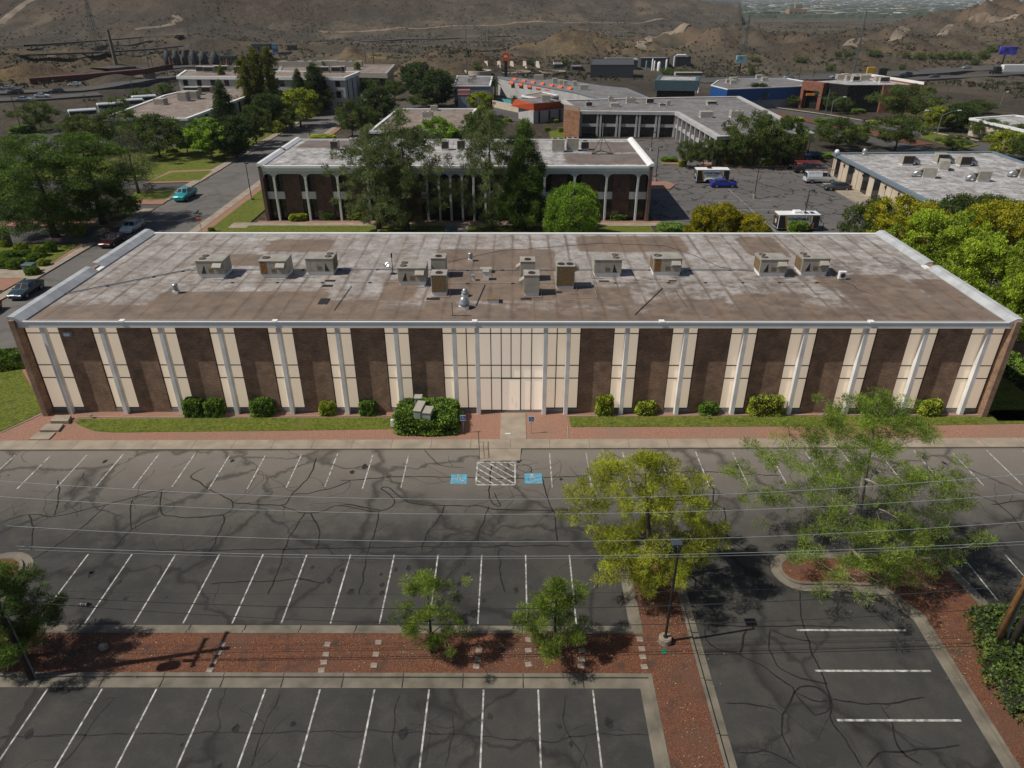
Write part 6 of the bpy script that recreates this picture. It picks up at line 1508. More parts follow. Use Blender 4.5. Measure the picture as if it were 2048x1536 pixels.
# utility poles near
def near_pole(x, y, H, r, mat, label, arms=(), rz=0):
    t = thing('utility_pole', (x, y, .1), label, 'utility pole', None, rz)
    m = MB(); m.tube([(0, 0, 0), (0, 0, H*.5), (0, 0, H)], [r, r*.85, r*.68], 14); m.build('pole', mat, t, local=True, smooth=True)
    for (z, l_, hy) in arms:
        m = MB(); m.box(-.06, .06, -l_, l_, z-.06, z+.06); m.build('crossarm', M_wood, t, local=True)
        for k in (-.9, -.35, .35, .9):
            m = MB(); m.lathe((0, k*l_, z+.06), [(.05, 0), (.07, .05), (.03, .1), (.06, .15), (.02, .2)], 8); m.build('insulator', M_galv, t, local=True)
        m = MB(); m.tube([(.07, -l_*.5, z), (.07, 0, z-.7)], .02, 4); m.tube([(.07, l_*.5, z), (.07, 0, z-.7)], .02, 4); m.build('brace', M_galv, t, local=True)
    return t
p = G(66, 1358); lp = near_pole(p.x, p.y, 12.2, .17, M_wood3, 'dark wooden utility pole at the lower left corner', ((11.6, 1.2, 0), (10.3, .95, 0)))
m = MB(); m.tube([(.21, -.02, 0), (.21, -.02, 6.6)], .045, 8); m.build('conduit', flat('conduit_grey', (.16, .17, .17), .5), lp, local=True)
m = MB(); m.lathe((.05, -.62, 8.2), [(.27, 0), (.29, .05), (.29, .85), (.22, .95), (.05, .97)], 14); m.tube([(0, 0, 8.6), (.03, -.4, 8.6)], .05, 6); m.build('transformer', M_galv, lp, local=True)
p = G(1983, 1306); rp = near_pole(p.x, p.y, 11.6, .19, M_wood2, 'orange brown utility pole rising from the ivy bank at the lower right', ((11.2, 1.2, 0),))
m = MB(); m.tube([(.42, -.02, 0), (.42, -.02, 1.2), (.28, -.02, 2.0), (.25, -.02, 8.5)], .06, 8); m.build('conduit', flat('conduit_pale', (.36, .42, .45), .45), rp, local=True)
p2 = G(2008, 1322); near_pole(p2.x, p2.y, 8.6, .19, M_wood3, 'rough dark wooden pole just right of the orange brown one')
p = G(2041, 1020); # transformer can seen at the right edge, carried by the orange pole
m = MB(); m.lathe((-.1, .55, 8.75), [(.2, 0), (.22, .04), (.22, .5), (.15, .58), (.03, .6)], 12); m.tube([(0, 0, 9), (-.05, .4, 9)], .05, 6); m.build('transformer', M_galv, rp, local=True)
# wires
YL, YR = 24.4, 25.9
XLp, XRp = lp.location.x, rp.location.x
def wire(y0, y1, y2, label, mat, r=.010, ext=True):
    """rows of the wire at the left edge, centre and right edge of the photo"""
    a, b_, c = AY(0, y0, YL), AY(1024, y1, (YL+YR)/2), AY(2048, y2, YR)
    m = MB(); X = np.array([a.x, b_.x, c.x]); A = np.polyfit(X, [a.z, b_.z, c.z], 2)
    pts = []
    for x in np.linspace(XLp-14, XRp+12, 60): pts.append((x, YL+(YR-YL)*(x-XLp)/(XRp-XLp), float(np.polyval(A, x))))
    m.tube(pts, r, 5, False)
    o = m.build('power_line', mat); tag(o, label, 'wire', 'overhead wires across the front parking lot'); return pts
wire(964, 998, 946, 'topmost bright overhead wire, passing above the bay lines at the left', M_wire); wire(995, 1028, 986, 'second bright overhead wire from the top', M_wire)
wire(1052, 1083, 1042, 'third bright overhead wire from the top', M_wire); wire(1092, 1112, 1082, 'fourth bright overhead wire, crossing the upper ends of the middle bay lines', M_wire)
wire(1098, 1117, 1088, 'thin wire just under the fourth bright one', M_wire, .006)
wire(1180, 1187, 1160, 'thin dark wire between the bright wires and the thick cable', M_wireb, .008)
wp = wire(1188, 1217, 1170, 'thick dark telephone cable carrying the black splice case', M_wireb, .022); wire(1199, 1250, 1212, 'lowest dark overhead cable', M_wireb, .018)
p = AY(168, 1209, YL+.1); t = thing('splice_case', p, 'black cylindrical splice case hanging on the thick cable at the left', 'splice case')
m = MB(); m.tube([(-.28, 0, 0), (-.25, 0, 0), (.22, 0, 0), (.26, 0, 0), (.36, 0, 0)], [.05, .1, .1, .06, .05], 12); m.build('case', M_wireb, t, local=True)
for x in (-.12, .14): m = MB(); m.tube([(x-.012, 0, 0), (x+.012, 0, 0)], .108, 12); m.build('clamp', M_galv, t, local=True)
# left side street furniture
p = G(63, 545); t = thing('transformer_box', p, 'grey metal transformer box among the globe shrubs', 'utility box'); m = MB(); m.bbox(-.65, .65, -.5, .5, 0, 1.1, .04); m.build('cabinet', flat('box_bluegrey', (.16, .20, .21), .6), t, local=True); m = MB(); m.bbox(-.7, .7, -.55, .55, 1.1, 1.17, .03); m.build('lid', M_teal, t, local=True)
m = MB(); a, b_ = G(-60, 500), G(28, 494); n = 40
t = thing('wooden_fence', a, 'weathered vertical board fence behind the shrubs at the left edge', 'fence')
for i in range(n): q = a.lerp(b_, i/n); q2 = a.lerp(b_, (i+.9)/n); m.prism([(q.x, q.y), (q2.x, q2.y), (q2.x, q2.y+.05), (q.x, q.y+.05)], 0, 2.6+.05*(i % 3), True)
m.build('boards', flat('fence_boards', (.12, .10, .075), .9, var=.3), t)
p = G(905, 468); t = thing('planter', (p.x-.2, p.y+.2, .1), 'bluish box shaped bench on the walk before the arcade entrance', 'bench')
m = MB(); m.bbox(-.9, .9, -.35, .35, .38, .48, .03); m.build('seat', M_teal, t, local=True); m = MB(); m.bbox(-.8, -.6, -.3, .3, 0, .38, .02); m.build('leg', M_conc, t, local=True); m = MB(); m.bbox(.6, .8, -.3, .3, 0, .38, .02); m.build('leg', M_conc, t, local=True); m = MB(); m.bbox(-.9, .9, .3, .36, .48, .95, .02); m.build('backrest', M_teal, t, local=True)
# ================================================================== SECOND BUILDING (arcades)
Z2 = 8.3; X2L, X2R, Y2, Y2B = -37.9, 20.6, 108.0, 129.0; YA = 107.2
b2 = thing('arcaded_building', (0, Y2, 0), 'brown brick building with slim white arches and a white roof, behind the front building', 'building')
m = MB(); m.box(X2L, X2L+.45, YA-.2, Y2B, 0, Z2+.25); m.build('end_wall', M_brick2, b2); m = MB(); m.box(X2R-.45, X2R, YA-.2, Y2B, 0, Z2+.25); m.build('end_wall', M_brick2, b2)
m = MB(); m.box(X2L+.45, X2R-.45, Y2B-.4, Y2B-.02, 0, Z2-.05); m.build('rear_wall', M_brick2, b2)
m = MB(); m.box(X2L+.46, X2R-.46, Y2+.45, Y2+.8, 0, Z2-.06); m.build('inner_wall', M_browntrim, b2)
cen = -8.65; off = [4.4, 8.85, 13.25, 17.75, 22.55, 27.25]
CO = sorted([cen-o_ for o_ in off]+[cen+o_ for o_ in off]+[cen-.87, cen+.87, cen-2.6, cen+2.6])
bounds = [X2L+.45]+CO+[X2R-.45]
M_arch = flat('arch_plaster', (.60, .60, .58), .6, var=.12)
ar = MB(); ZT = 7.55
for a, b_ in zip(bounds, bounds[1:]):
    a2 = a+(.16 if a in CO else 0); b2_ = b_-(.16 if b_ in CO else 0); w_ = b2_-a2; r = min(.8, w_/2-.02); zc = 7.15-r
    P = [(a2, zc)]+[(a2+r-r*math.cos(t), zc+r*math.sin(t)) for t in np.linspace(.15, math.pi/2, 7)]+[(b2_-r+r*math.sin(t), zc+r*math.cos(t)) for t in np.linspace(0, math.pi/2-.15, 7)]+[(b2_, zc)]
    for (xa, za), (xb, zb_) in zip(P, P[1:]):
        for y, o_ in ((YA, 0), (YA+.3, 1)):
            q = [(xa, y, za), (xb, y, zb_), (xb, y, ZT), (xa, y, ZT)]; ar.add(q, [(0, 1, 2, 3) if o_ == 0 else (3, 2, 1, 0)])
        ar.add([(xa, YA, za), (xb, YA, zb_), (xb, YA+.3, zb_), (xa, YA+.3, za)], [(3, 2, 1, 0)])
for c in CO: ar.box(c-.158, c+.158, YA+.001, YA+.299, 5.4, ZT)
ar.build('arch_panel', M_arch, b2)
for c in CO: m = MB(); m.bbox(c-.16, c+.16, YA, YA+.34, 0, 6.3, .03); m.build('column', M_arch, b2)
m = MB(); m.box(X2L+.45, X2R-.45, YA-.05, Y2+.1, ZT, 8.02); m.build('fascia', M_white, b2)
m = MB(); m.box(X2L+.45, X2R-.45, YA-.2, YA+.3, 8.02, Z2+.05); m.build('coping', M_white, b2)
for a, b_ in zip(bounds, bounds[1:]):
    if b_-a > 3:
        c = (a+b_)/2; hw = (b_-a)*.27; m = MB(); m.box(c-hw, c+hw, Y2, Y2+.44, 0, 7.6); m.build('brick_panel', M_brick2, b2)
        sides = [(a if a == bounds[0] else a, c-hw), (c+hw, b_)]
    elif a == bounds[0] or b_ == bounds[-1]: sides = [(a, b_)]
    else: sides = []
    for (s0, s1) in sides:
        m = MB(); m.box(s0, s1, Y2+.2, Y2+.26, .3, 7.5); o = m.build('window', M_dark, b2)
        m = MB(); m.box(s0, s1, Y2+.12, Y2+.195, 3.2, 4.3); m.box(s0, s1, Y2+.12, Y2+.195, 7.0, 7.6); m.build('spandrel', M_white, b2)
        m = MB(); 
        for z in (.35, 3.15, 4.35, 6.95): m.box(s0, s1, Y2+.15, Y2+.198, z-.04, z+.04)
        q = m.build('frame', M_mull, b2); q.parent = o
m = MB(); m.box(cen-4.3, cen+4.3, Y2+.2, Y2+.26, 0, 7.5); o = m.build('window', M_dark, b2)
m = MB()
for z in (2.6, 4.4, 6.4): m.box(cen-4.3, cen+4.3, Y2+.12, Y2+.19, z-.05, z+.05)
for x in np.arange(-4.2, 4.3, 1.05): m.box(cen+x-.03, cen+x+.03, Y2+.12, Y2+.19, 0, 7.5)
q = m.build('frame', M_mull, b2); q.parent = o
m = MB(); m.box(cen-1.6, cen-.2, Y2+.13, Y2+.18, 4.6, 6.3); m.box(cen+.25, cen+1.6, Y2+.13, Y2+.18, 4.6, 6.3); m.build('blind', flat('amber_blind', (.35, .22, .08), .6), b2)
roof_grid(X2L+.45, X2R-.45, YA+.3, Y2B-.1, Z2-.05, 'roof', M_roof2, b2, [(8, 20, 109, 117, .35), (12, 20, 118, 127, .55), (-36, -28, 122, 128, .5), (-4, 4, 120, 127, .45)], [(-36, 18, 108, 128, 60, 1.0)], .5, .1)
m = MB(); m.box(X2L+.45, X2R-.45, Y2B-.3, Y2B+.03, Z2-.2, Z2+.12); m.build('rear_kerb', M_white, b2)
for (xa, xb, y0, y1) in ((X2L-.1, X2L+.8, YA-.25, 118.5), (X2L-.1, X2L+.8, 119.5, Y2B+.05), (X2R-.8, X2R+.1, YA-.25, Y2B+.05)):
    m = MB(); x_in, x_out = (xb, xa) if xa < -20 else (xa, xb); mid = x_out+(x_in-x_out)*.45; z = Z2+.0
    sec = [(x_out, z), (x_out, z+.45), (mid, z+.42), (x_in, z+.06), (x_in, z)]
    m.add([(a, y0, c) for a, c in sec]+[(a, y1, c) for a, c in sec], [tuple(range(5)), tuple(range(9, 4, -1))]+[(i, 5+i, 5+(i+1) % 5, (i+1) % 5) for i in range(5)]); m.build('parapet', M_white, b2)
def unit_on(px, py, z, w_, d, h, label, group, fan=True, mat=None, coil=False, T2=None):
    p = G(px, py, z); t = thing('rooftop_air_conditioner', (p.x, p.y, z+.01), label, 'air conditioner', group)
    m = MB(); m.box(-w_/2+.06, w_/2-.06, .06, d-.06, 0, .25); m.build('curb', M_white, t, local=True)
    m = MB(); m.bbox(-w_/2, w_/2, 0, d, .25, h, .04); m.build('cabinet', mat or M_unit, t, local=True)
    if coil: m = MB(); m.box(-w_/2+.08, w_/2-.08, -.02, 0, .32, h-.12); m.build('coil_panel', M_mull, t, local=True)
    if fan:
        for x in ([0] if w_ < 1.6 else [-w_*.25, w_*.25]): m = MB(); m.lathe((x, d/2, h), [(.38, 0), (.38, .06), (.3, .03), (.02, .05)], 14); m.build('fan', M_fan, t, local=True)
    return t
g2 = 'air conditioners on the white roof'
for px, py, w_, d, h, c, lb in [(669, 301, 1.3, 1.3, 1.5, 1, 'single unit near the left end of the white roof'), (713, 294, 2.4, 1.6, 1.3, 0, 'wide unit half hidden by the left pines on the white roof'), (890, 301, 1.2, 1.2, 1.5, 1, 'left one of the two small units in the middle of the white roof'),
      (922, 300, 1.3, 1.3, 1.5, 1, 'right one of the two small units in the middle of the white roof'), (962, 300, 2.6, 1.4, 1.2, 0, 'low wide unit left of the dense pine on the white roof'), (1116, 305, 2.0, 1.6, 2.0, 0, 'left one of the two tall units at the right of the white roof'), (1145, 303, 1.9, 1.6, 2.0, 0, 'right one of the two tall units at the right of the white roof'), (1170, 301, 1.2, 1.2, 1.4, 1, 'small dark unit left of the antenna tripod')]:
    unit_on(px, py, Z2-.05, w_, d, h, lb, g2, coil=bool(c))
p = G(1203, 306, Z2); t = thing('antenna', (p.x, p.y, Z2), 'tall thin antenna on a wide tripod at the right end of the white roof', 'antenna')
m = MB(); m.tube([(0, 0, 0), (0, 0, 4.6)], .05, 6); m.build('mast', M_galv, t, local=True)
m = MB()
for a in (90, 210, 330): m.tube([(1.9*math.cos(R_(a)), 1.9*math.sin(R_(a)), .05), (0, 0, 2.6)], .04, 5)
for a in (90, 210, 330): m.tube([(1.9*math.cos(R_(a)), 1.9*math.sin(R_(a)), .05), (1.9*math.cos(R_(a+120)), 1.9*math.sin(R_(a+120)), .05)], .06, 5)
m.build('tripod', M_mull, t, local=True)
# ================================================================== OTHER BUILDINGS
def poly(pxs, z): return [tuple(G(a, b_, z)[:2]) for a, b_ in pxs]
def block(name, pts, z1, label, cat, wall, roof, fascia=None, fh=.5, over=.0, z0=-1, win=(), roofz=.25, winmat=None, parent=None, fas_mat=None, capw=.3):
    """prism building from a roof outline (world xy, counter-clockwise); win = [(edge index, n, z0, z1, frac, kind)]"""
    n = len(pts); ar_ = sum(pts[i][0]*pts[(i+1) % n][1]-pts[(i+1) % n][0]*pts[i][1] for i in range(n)); 
    if ar_ < 0: pts = pts[::-1]
    cx = sum(p[0] for p in pts)/n; cy = sum(p[1] for p in pts)/n
    t = parent or thing(name, (cx, cy, 0), label, cat)
    m = MB(); m.prism(pts, z0, z1-.3); m.build('wall', wall, t)
    def off(d):
        out = []
        for i in range(n):
            p0, p1, p2 = pts[i-1], pts[i], pts[(i+1) % n]
            d1 = (p1[0]-p0[0], p1[1]-p0[1]); d2 = (p2[0]-p1[0], p2[1]-p1[1]); l1 = math.hypot(*d1); l2 = math.hypot(*d2)
            n1 = (d1[1]/l1, -d1[0]/l1); n2 = (d2[1]/l2, -d2[0]/l2); bx, by = n1[0]+n2[0], n1[1]+n2[1]; k = 1/max(.25, (1+n1[0]*n2[0]+n1[1]*n2[1]))
            out.append((p1[0]+bx*k*d, p1[1]+by*k*d))
        return out
    Oo = off(over+.05); Ii = off(-capw); m = MB()
    for i in range(n):
        j = (i+1) % n; a, b_, c, d = Oo[i], Oo[j], Ii[j], Ii[i]
        m.add([(a[0], a[1], z1-fh), (b_[0], b_[1], z1-fh), (b_[0], b_[1], z1), (a[0], a[1], z1), (c[0], c[1], z1), (d[0], d[1], z1), (c[0], c[1], z1-.28), (d[0], d[1], z1-.28), (pts[i][0], pts[i][1], z1-fh), (pts[j][0], pts[j][1], z1-fh)],
              [(0, 1, 2, 3), (3, 2, 4, 5), (5, 4, 6, 7), (0, 8, 9, 1)])
    m.build('fascia', fas_mat or M_white, t)
    m = MB(); m.sheet(off(-capw+.01), z1-roofz); m.build('roof', roof, t)
    for (e, k, za, zb_, fr, kind) in win:
        e = e if ar_ > 0 else (n-2-e) % n
        a, b_ = pts[e], pts[(e+1) % n]; L_ = math.hypot(b_[0]-a[0], b_[1]-a[1]); ux, uy = (b_[0]-a[0])/L_, (b_[1]-a[1])/L_; nx, ny = uy, -ux
        for i in range(k):
            s0 = L_*(i+.5-fr/2)/k; s1 = L_*(i+.5+fr/2)/k
            if kind == 'col':
                m = MB(); c = L_*(i+.5)/k; 
                for s in (-.0,):
                    q = [(a[0]+ux*(c-.25)+nx*.05, a[1]+uy*(c-.25)+ny*.05), (a[0]+ux*(c+.25)+nx*.05, a[1]+uy*(c+.25)+ny*.05), (a[0]+ux*(c+.25)+nx*(over), a[1]+uy*(c+.25)+ny*over), (a[0]+ux*(c-.25)+nx*over, a[1]+uy*(c-.25)+ny*over)]
                    m.prism(q, 0, za, True)
                m.build('column', M_offwhite, t); continue
            q = [(a[0]+ux*s0-nx*.05, a[1]+uy*s0-ny*.05), (a[0]+ux*s1-nx*.05, a[1]+uy*s1-ny*.05), (a[0]+ux*s1+nx*.04, a[1]+uy*s1+ny*.04), (a[0]+ux*s0+nx*.04, a[1]+uy*s0+ny*.04)]
            m = MB(); m.prism(q, za, zb_, True)
            m.build({'win': 'window', 'panel': 'panel', 'door': 'door', 'awn': 'awning'}[kind], {'win': winmat or M_dark, 'panel': M_offwhite, 'door': M_dark, 'awn': M_redroof}[kind], t)
    return t
# L shaped building: brick end tower, colonnaded wings
pts = poly([(1160, 221), (1130, 200), (1345, 195), (1475, 193), (1618, 265), (1440, 271), (1356, 223)], 5.9)
b3 = block('l_shaped_building', pts, 5.9, 'L shaped two storey building with white columns and a grey roof, right of the arcades', 'building', M_browntrim, M_roof3, fh=.7, over=.9, fas_mat=M_offwhite,
           win=[(6, 5, .3, 2.2, .62, 'win'), (6, 5, 3.1, 5.1, .62, 'win'), (5, 9, .3, 2.2, .5, 'win'), (5, 9, 3.1, 5.1, .5, 'win')])
a, b_ = pts[0], pts[6]; c = pts[5]
def facade_cols(t, a, b_, n, h, over, w_=.45, band=True, pair=True):
    L_ = math.hypot(b_[0]-a[0], b_[1]-a[1]); ux, uy = (b_[0]-a[0])/L_, (b_[1]-a[1])/L_; nx, ny = uy, -ux
    for i in range(n+1):
        for s in ((-.38, .38) if pair else (0,)):
            c = L_*i/n+s; c = min(max(c, w_/2), L_-w_/2)
            q = [(a[0]+ux*(c+d)+nx*o_, a[1]+uy*(c+d)+ny*o_) for d, o_ in ((-w_/2, .06), (w_/2, .06), (w_/2, over), (-w_/2, over))]
            m = MB(); m.prism(q, 0, h); m.build('column', M_offwhite, t)
    if band:
        m = MB(); m.prism([(a[0]+nx*.05, a[1]+ny*.05), (b_[0]+nx*.05, b_[1]+ny*.05), (b_[0]+nx*.5, b_[1]+ny*.5), (a[0]+nx*.5, a[1]+ny*.5)], 2.3, 3.0, True); m.build('balcony_band', M_offwhite, t)
facade_cols(b3, pts[0], pts[6], 5, 5.2, .85); facade_cols(b3, pts[6], pts[5], 9, 5.2, .85, pair=False)
e = poly([(1128, 208), (1156, 211), (1160, 222), (1130, 218)], 6.4); m = MB(); m.prism(e, 0, 6.3); m.build('brick_tower', M_brick3, b3)
m = MB(); m.prism([(pts[4][0]+.1, pts[4][1]-.1), (pts[5][0]+.2, pts[5][1]-.25), (pts[5][0]+.2, pts[5][1]-.06), (pts[4][0]+.1, pts[4][1]+.05)], 0, 5.15); m.build('brick_gable', M_brick3, b3)
g3 = 'air conditioners on the L shaped building'
for i, (px, py, w_, h) in enumerate([(1178, 214, 2.2, 1.6), (1230, 214, 3.2, 1.2), (1262, 207, 3.4, 1.8), (1300, 208, 2.6, 1.8), (1222, 203, 1.8, 1.6), (1337, 212, 1.4, 1.8), (1325, 213, 2.2, .9), (1413, 236, 4.0, 1.8), (1474, 236, 4.0, 2.0), (1424, 210, 3.4, 1.2), (1524, 236, 3.0, 2.0), (1463, 266, 3, 1.8)]):
    unit_on(px, py, 5.65, w_*.72, w_*.5, h*.75, ['leftmost', 'low wide left', 'large middle', 'second large middle', 'small rear', 'narrow dark', 'low front', 'left large, on the right wing', 'right large, on the right wing', 'rear low, on the right wing', 'far right, on the right wing', 'white louvred, at the wing edge by the trees'][i]+' rooftop unit of the L shaped building', g3, fan=i % 2 == 0, coil=i % 3 == 0)
# tan building at the right
pts = poly([(1670, 306), (1861, 402), (2262, 400), (1986, 303)], 4.1)
b4 = block('tan_building', pts, 4.1, 'single storey tan panelled building with a blue grey fascia right of the rear lot', 'building', M_tan, M_roof2, fh=.45, over=.35, fas_mat=flat('bluegrey_fascia', (.16, .21, .25), .5), z0=0, win=[(1, 8, .3, 3.4, .28, 'win')])
a, b_ = pts[0], pts[1]; L_ = math.hypot(b_[0]-a[0], b_[1]-a[1]); ux, uy = (b_[0]-a[0])/L_, (b_[1]-a[1])/L_; nx, ny = uy, -ux
if nx > 0: nx, ny = -nx, -ny
for f, w_ in ((.07, .9), (.235, 1.1), (.41, 1.1), (.53, 1.1), (.93, 2.0)):
    c = L_*f; m = MB(); m.prism([(a[0]+ux*(c+d)+nx*o_, a[1]+uy*(c+d)+ny*o_) for d, o_ in ((-w_, -.05), (w_, -.05), (w_, .05), (-w_, .05))], .1, 3.5); m.build('door', M_dark, b4)
for f in np.arange(.02, 1, .06):
    c = L_*f; m = MB(); m.prism([(a[0]+ux*(c+d)+nx*o_, a[1]+uy*(c+d)+ny*o_) for d, o_ in ((-.04, .0), (.04, .0), (.04, .03), (-.04, .03))], .1, 3.6); m.build('panel_joint', M_mull, b4)
for f in (.15, .27, .38, .62, .75): c = L_*f; m = MB(); m.prism([(a[0]+ux*(c+d)+nx*o_, a[1]+uy*(c+d)+ny*o_) for d, o_ in ((-.2, .0), (.2, .0), (.2, .2), (-.2, .2))], 2.7, 3.1, True); m.build('wall_lamp', M_mull, b4)
g4 = 'air conditioners on the tan building'
def ductunit(px, py, rz, label):
    t = unit_on(px, py, 3.87, 2.0, 1.5, 1.7, label, g4, fan=False, coil=True); t.rotation_euler = (0, 0, rz)
    m = MB(); m.tube([(.9, .7, .7), (1.7, .7, .75), (2.1, .7, .5), (2.15, .7, .1)], [.4, .42, .42, .42], 12); m.build('duct', M_galv, t, local=True, smooth=True)
    m = MB(); m.add([(.9, .1, 1.68), (.9, 1.3, 1.68), (1.5, 1.3, 1.35), (1.5, .1, 1.35), (.9, .1, 1.1), (.9, 1.3, 1.1)], [(0, 3, 2, 1), (0, 4, 3), (1, 2, 5)]); m.build('intake_hood', M_unit, t, local=True)
for px, py, rz, lb in ((1815, 331, 0, 'leftmost rear unit with round ducts on the tan building'), (1884, 328, 0, 'middle rear unit with round ducts on the tan building'), (1930, 333, 0, 'right rear unit with round ducts on the tan building'), (1853, 353, 2.9, 'front left unit with round ducts on the tan building'), (1957, 360, 3.1, 'front middle unit with round ducts on the tan building'), (2040, 352, 3.1, 'unit with curved ducts at the right edge of the photo'), (1895, 340, 1.2, 'small ducted unit between the middle ones on the tan building')): ductunit(px, py, rz, lb)
p = G(1728, 310, 3.9); t = thing('roof_vent', p, 'shiny silver vent near the rear left of the tan building roof', 'roof vent'); m = MB(); m.lathe((0, 0, 0), [(.5, 0), (.5, .3), (.35, .4), (.5, .7), (.35, 1.1), (.05, 1.25)], 14); m.build('turbine', M_galv, t, local=True, smooth=True)
p = G(1673, 309, 4.2); t = thing('satellite_dish', p, 'round white dish at the far left corner of the tan building roof', 'satellite dish'); m = MB(); m.lathe((0, 0, 0), [(.05, 0), (.3, .15), (.45, .45), (.35, .8), (.05, .95)], 14); m.build('radome', M_white, t, local=True, smooth=True)
# small tan roof behind
block('low_office', poly([(740, 262), (925, 262), (951, 217), (797, 217)], 4.2), 4.2, 'low building with a tan weathered roof behind the arcaded building', 'building', M_browntrim, M_roof4, fh=.5, over=.3, z0=0, win=[(0, 7, .4, 3.2, .4, 'win')])
for px, py, w_, lb in ((855, 235, 2.6, 'large grey unit on the small tan roof'), (868, 222, 1.8, 'small rear unit on the small tan roof')): unit_on(px, py, 3.95, w_, 1.8, 1.3, lb, 'air conditioners on the small tan roof')
# left long building
pts = poly([(206, 236), (372, 236), (505, 187), (492, 163), (432, 166), (330, 190)], 6.5)
block('long_office', pts, 6.5, 'long low office with a pinkish tan roof among the trees at the upper left', 'building', M_offwhite, M_roof4, fh=.5, over=.4, z0=0, win=[(1, 6, .5, 5.8, .2, 'win')])
for i, (px, py, w_, h) in enumerate([(383, 190, 4, 2), (378, 199, 4.4, 2), (411, 186, 3, 1.6), (365, 203, 2.4, 2.2), (440, 176, 3.4, 2), (318, 210, 2.6, 1.4), (476, 170, 2, 2)]):
    unit_on(px, py, 6.25, w_, 2.6, h, ['upper unit of the cluster of four', 'lower front unit of the cluster of four', 'dark unit right of the cluster', 'left dark unit of the cluster of four', 'pale box unit by the thin poplar', 'small lone unit on the left part', 'brown box at the far corner'][i]+' on the pinkish tan roof', 'units on the pinkish tan roof', fan=False, coil=i % 2 == 0)
# carports / buses behind it
p0 = G(133, 245); 
for i, (px, py) in enumerate(((150, 240), (205, 226), (245, 218), (272, 210))):
    p = G(px+20, py); t = thing('coach', (p.x, p.y, 0), ['leftmost green white coach behind the trees', 'white coach with a rounded front beside the pinkish roof', 'second white coach beside the pinkish roof', 'third white coach beside the pinkish roof'][i], 'bus', 'coaches parked behind the pinkish roof', rz=.55)
    m = MB(); m.bbox(-3.6, 3.6, -1.2, 1.2, .5, 2.9, .25); m.build('body', M_tr, t, local=True)
    m = MB(); m.box(-3.3, 3.3, -1.22, -1.205, 1.5, 2.4); m.box(-3.62, -3.605, -1, 1, 1.3, 2.5); m.build('window', M_dark, t, local=True)
    for x in (-2.4, 2.3):
        for s in (-1.0, 1.0): m = MB(); m.tube([(x, s-.15, .5), (x, s+.15, .5)], .5, 12); m.build('wheel', M_tyre, t, local=True)
# white three storey building
pts = poly([(355, 152), (688, 154.5), (717, 143), (372, 140)], 9.6)
b7 = block('white_office', pts, 9.6, 'white three storey office building behind the poplars', 'building', M_offwhite, M_roof4, fh=.8, over=.35, z0=-1,
           win=[(0, 12, 1.0, 2.8, .34, 'win'), (0, 12, 4.0, 5.8, .34, 'win'), (0, 12, 7.0, 8.6, .34, 'win'), (1, 3, .5, 8.5, .16, 'win')])
for i, (px, py, w_) in enumerate([(405, 144, 4), (417, 145, 3), (440, 143, 5), (480, 144, 4), (629, 144, 5), (645, 145, 4), (672, 145, 3), (680, 144, 3)]):
    unit_on(px, py, 9.4, w_, 2.5, 1.6, 'rooftop unit number %s from the left on the white three storey building' % ['one', 'two', 'three', 'four', 'five', 'six', 'seven', 'eight'][i], 'units on the white three storey building', fan=False, coil=True)
pts = poly([(560, 141), (770, 146), (786, 129), (566, 128)], 6.5)
block('brown_office', pts, 6.5, 'flat brown building with a tan roof behind the white one', 'building', M_browntrim, M_roof4, fh=1.6, over=.8, z0=-2, fas_mat=flat('tan_fascia', (.30, .27, .24), .7), win=[(0, 14, .5, 4.6, .4, 'win'), (1, 4, .5, 4.6, .4, 'win')])
for i, (px, py, w_) in enumerate([(572, 134, 5), (584, 134, 4), (600, 134, 6), (620, 134, 5), (634, 134, 4), (660, 133, 6), (687, 134, 4), (700, 134, 4), (714, 134, 4)]):
    unit_on(px, py, 6.3, w_, 2.5, 2, 'unit %s from the left on the brown flat building' % ['one', 'two', 'three', 'four', 'five', 'six', 'seven', 'eight', 'nine'][i], 'units on the brown flat building', fan=False)
# motel
t = block('motel_block', poly([(908, 171), (980, 171), (985, 152), (914, 151)], 6.2), 6.2, 'blue grey two storey motel block with an orange awning strip', 'building', M_bluegrey, M_roof3, fh=.3, z0=-1, over=.1)
a = poly([(916, 172), (940, 172)], 6.2); m = MB(); m.box(a[0][0], a[1][0], a[0][1]-1.9, a[0][1]-.1, 0, 5.2); m.build('stair_tower', M_bluegrey, t)
m = MB(); x0, x1, y = a[0][0], a[1][0], a[0][1]; m.add([(x0, y-2.0, 4.0), (x1, y-2.0, 4.0), (x1, y-1.4, 5.35), (x0, y-1.4, 5.35), (x0, y-.1, 5.35), (x1, y-.1, 5.35), (x0, y-1.9, 4), (x1, y-1.9, 4)], [(0, 1, 2, 3), (3, 2, 5, 4), (0, 3, 6), (1, 7, 2)]); m.build('awning', M_redroof, t)
for i, (px, py) in enumerate(((942, 160), (948, 158), (940, 165))): unit_on(px, py, 6.0, 1.6, 1.4, 1.3, ['front', 'rear', 'nearest'][i]+' small unit on the motel block roof', 'units on the motel roofs', fan=False)
b_mot = block('motel_wing', poly([(996, 153), (1027, 160), (1150, 182), (1220, 200), (1300, 196), (1252, 176), (1200, 171), (1105, 156), (1056, 156.5)], 5.8), 5.8, 'long grey roofed motel wing with a row of orange tiled awnings', 'building', M_offwhite, M_roof3, fh=.5, z0=-1, over=.1, fas_mat=M_bluegrey)
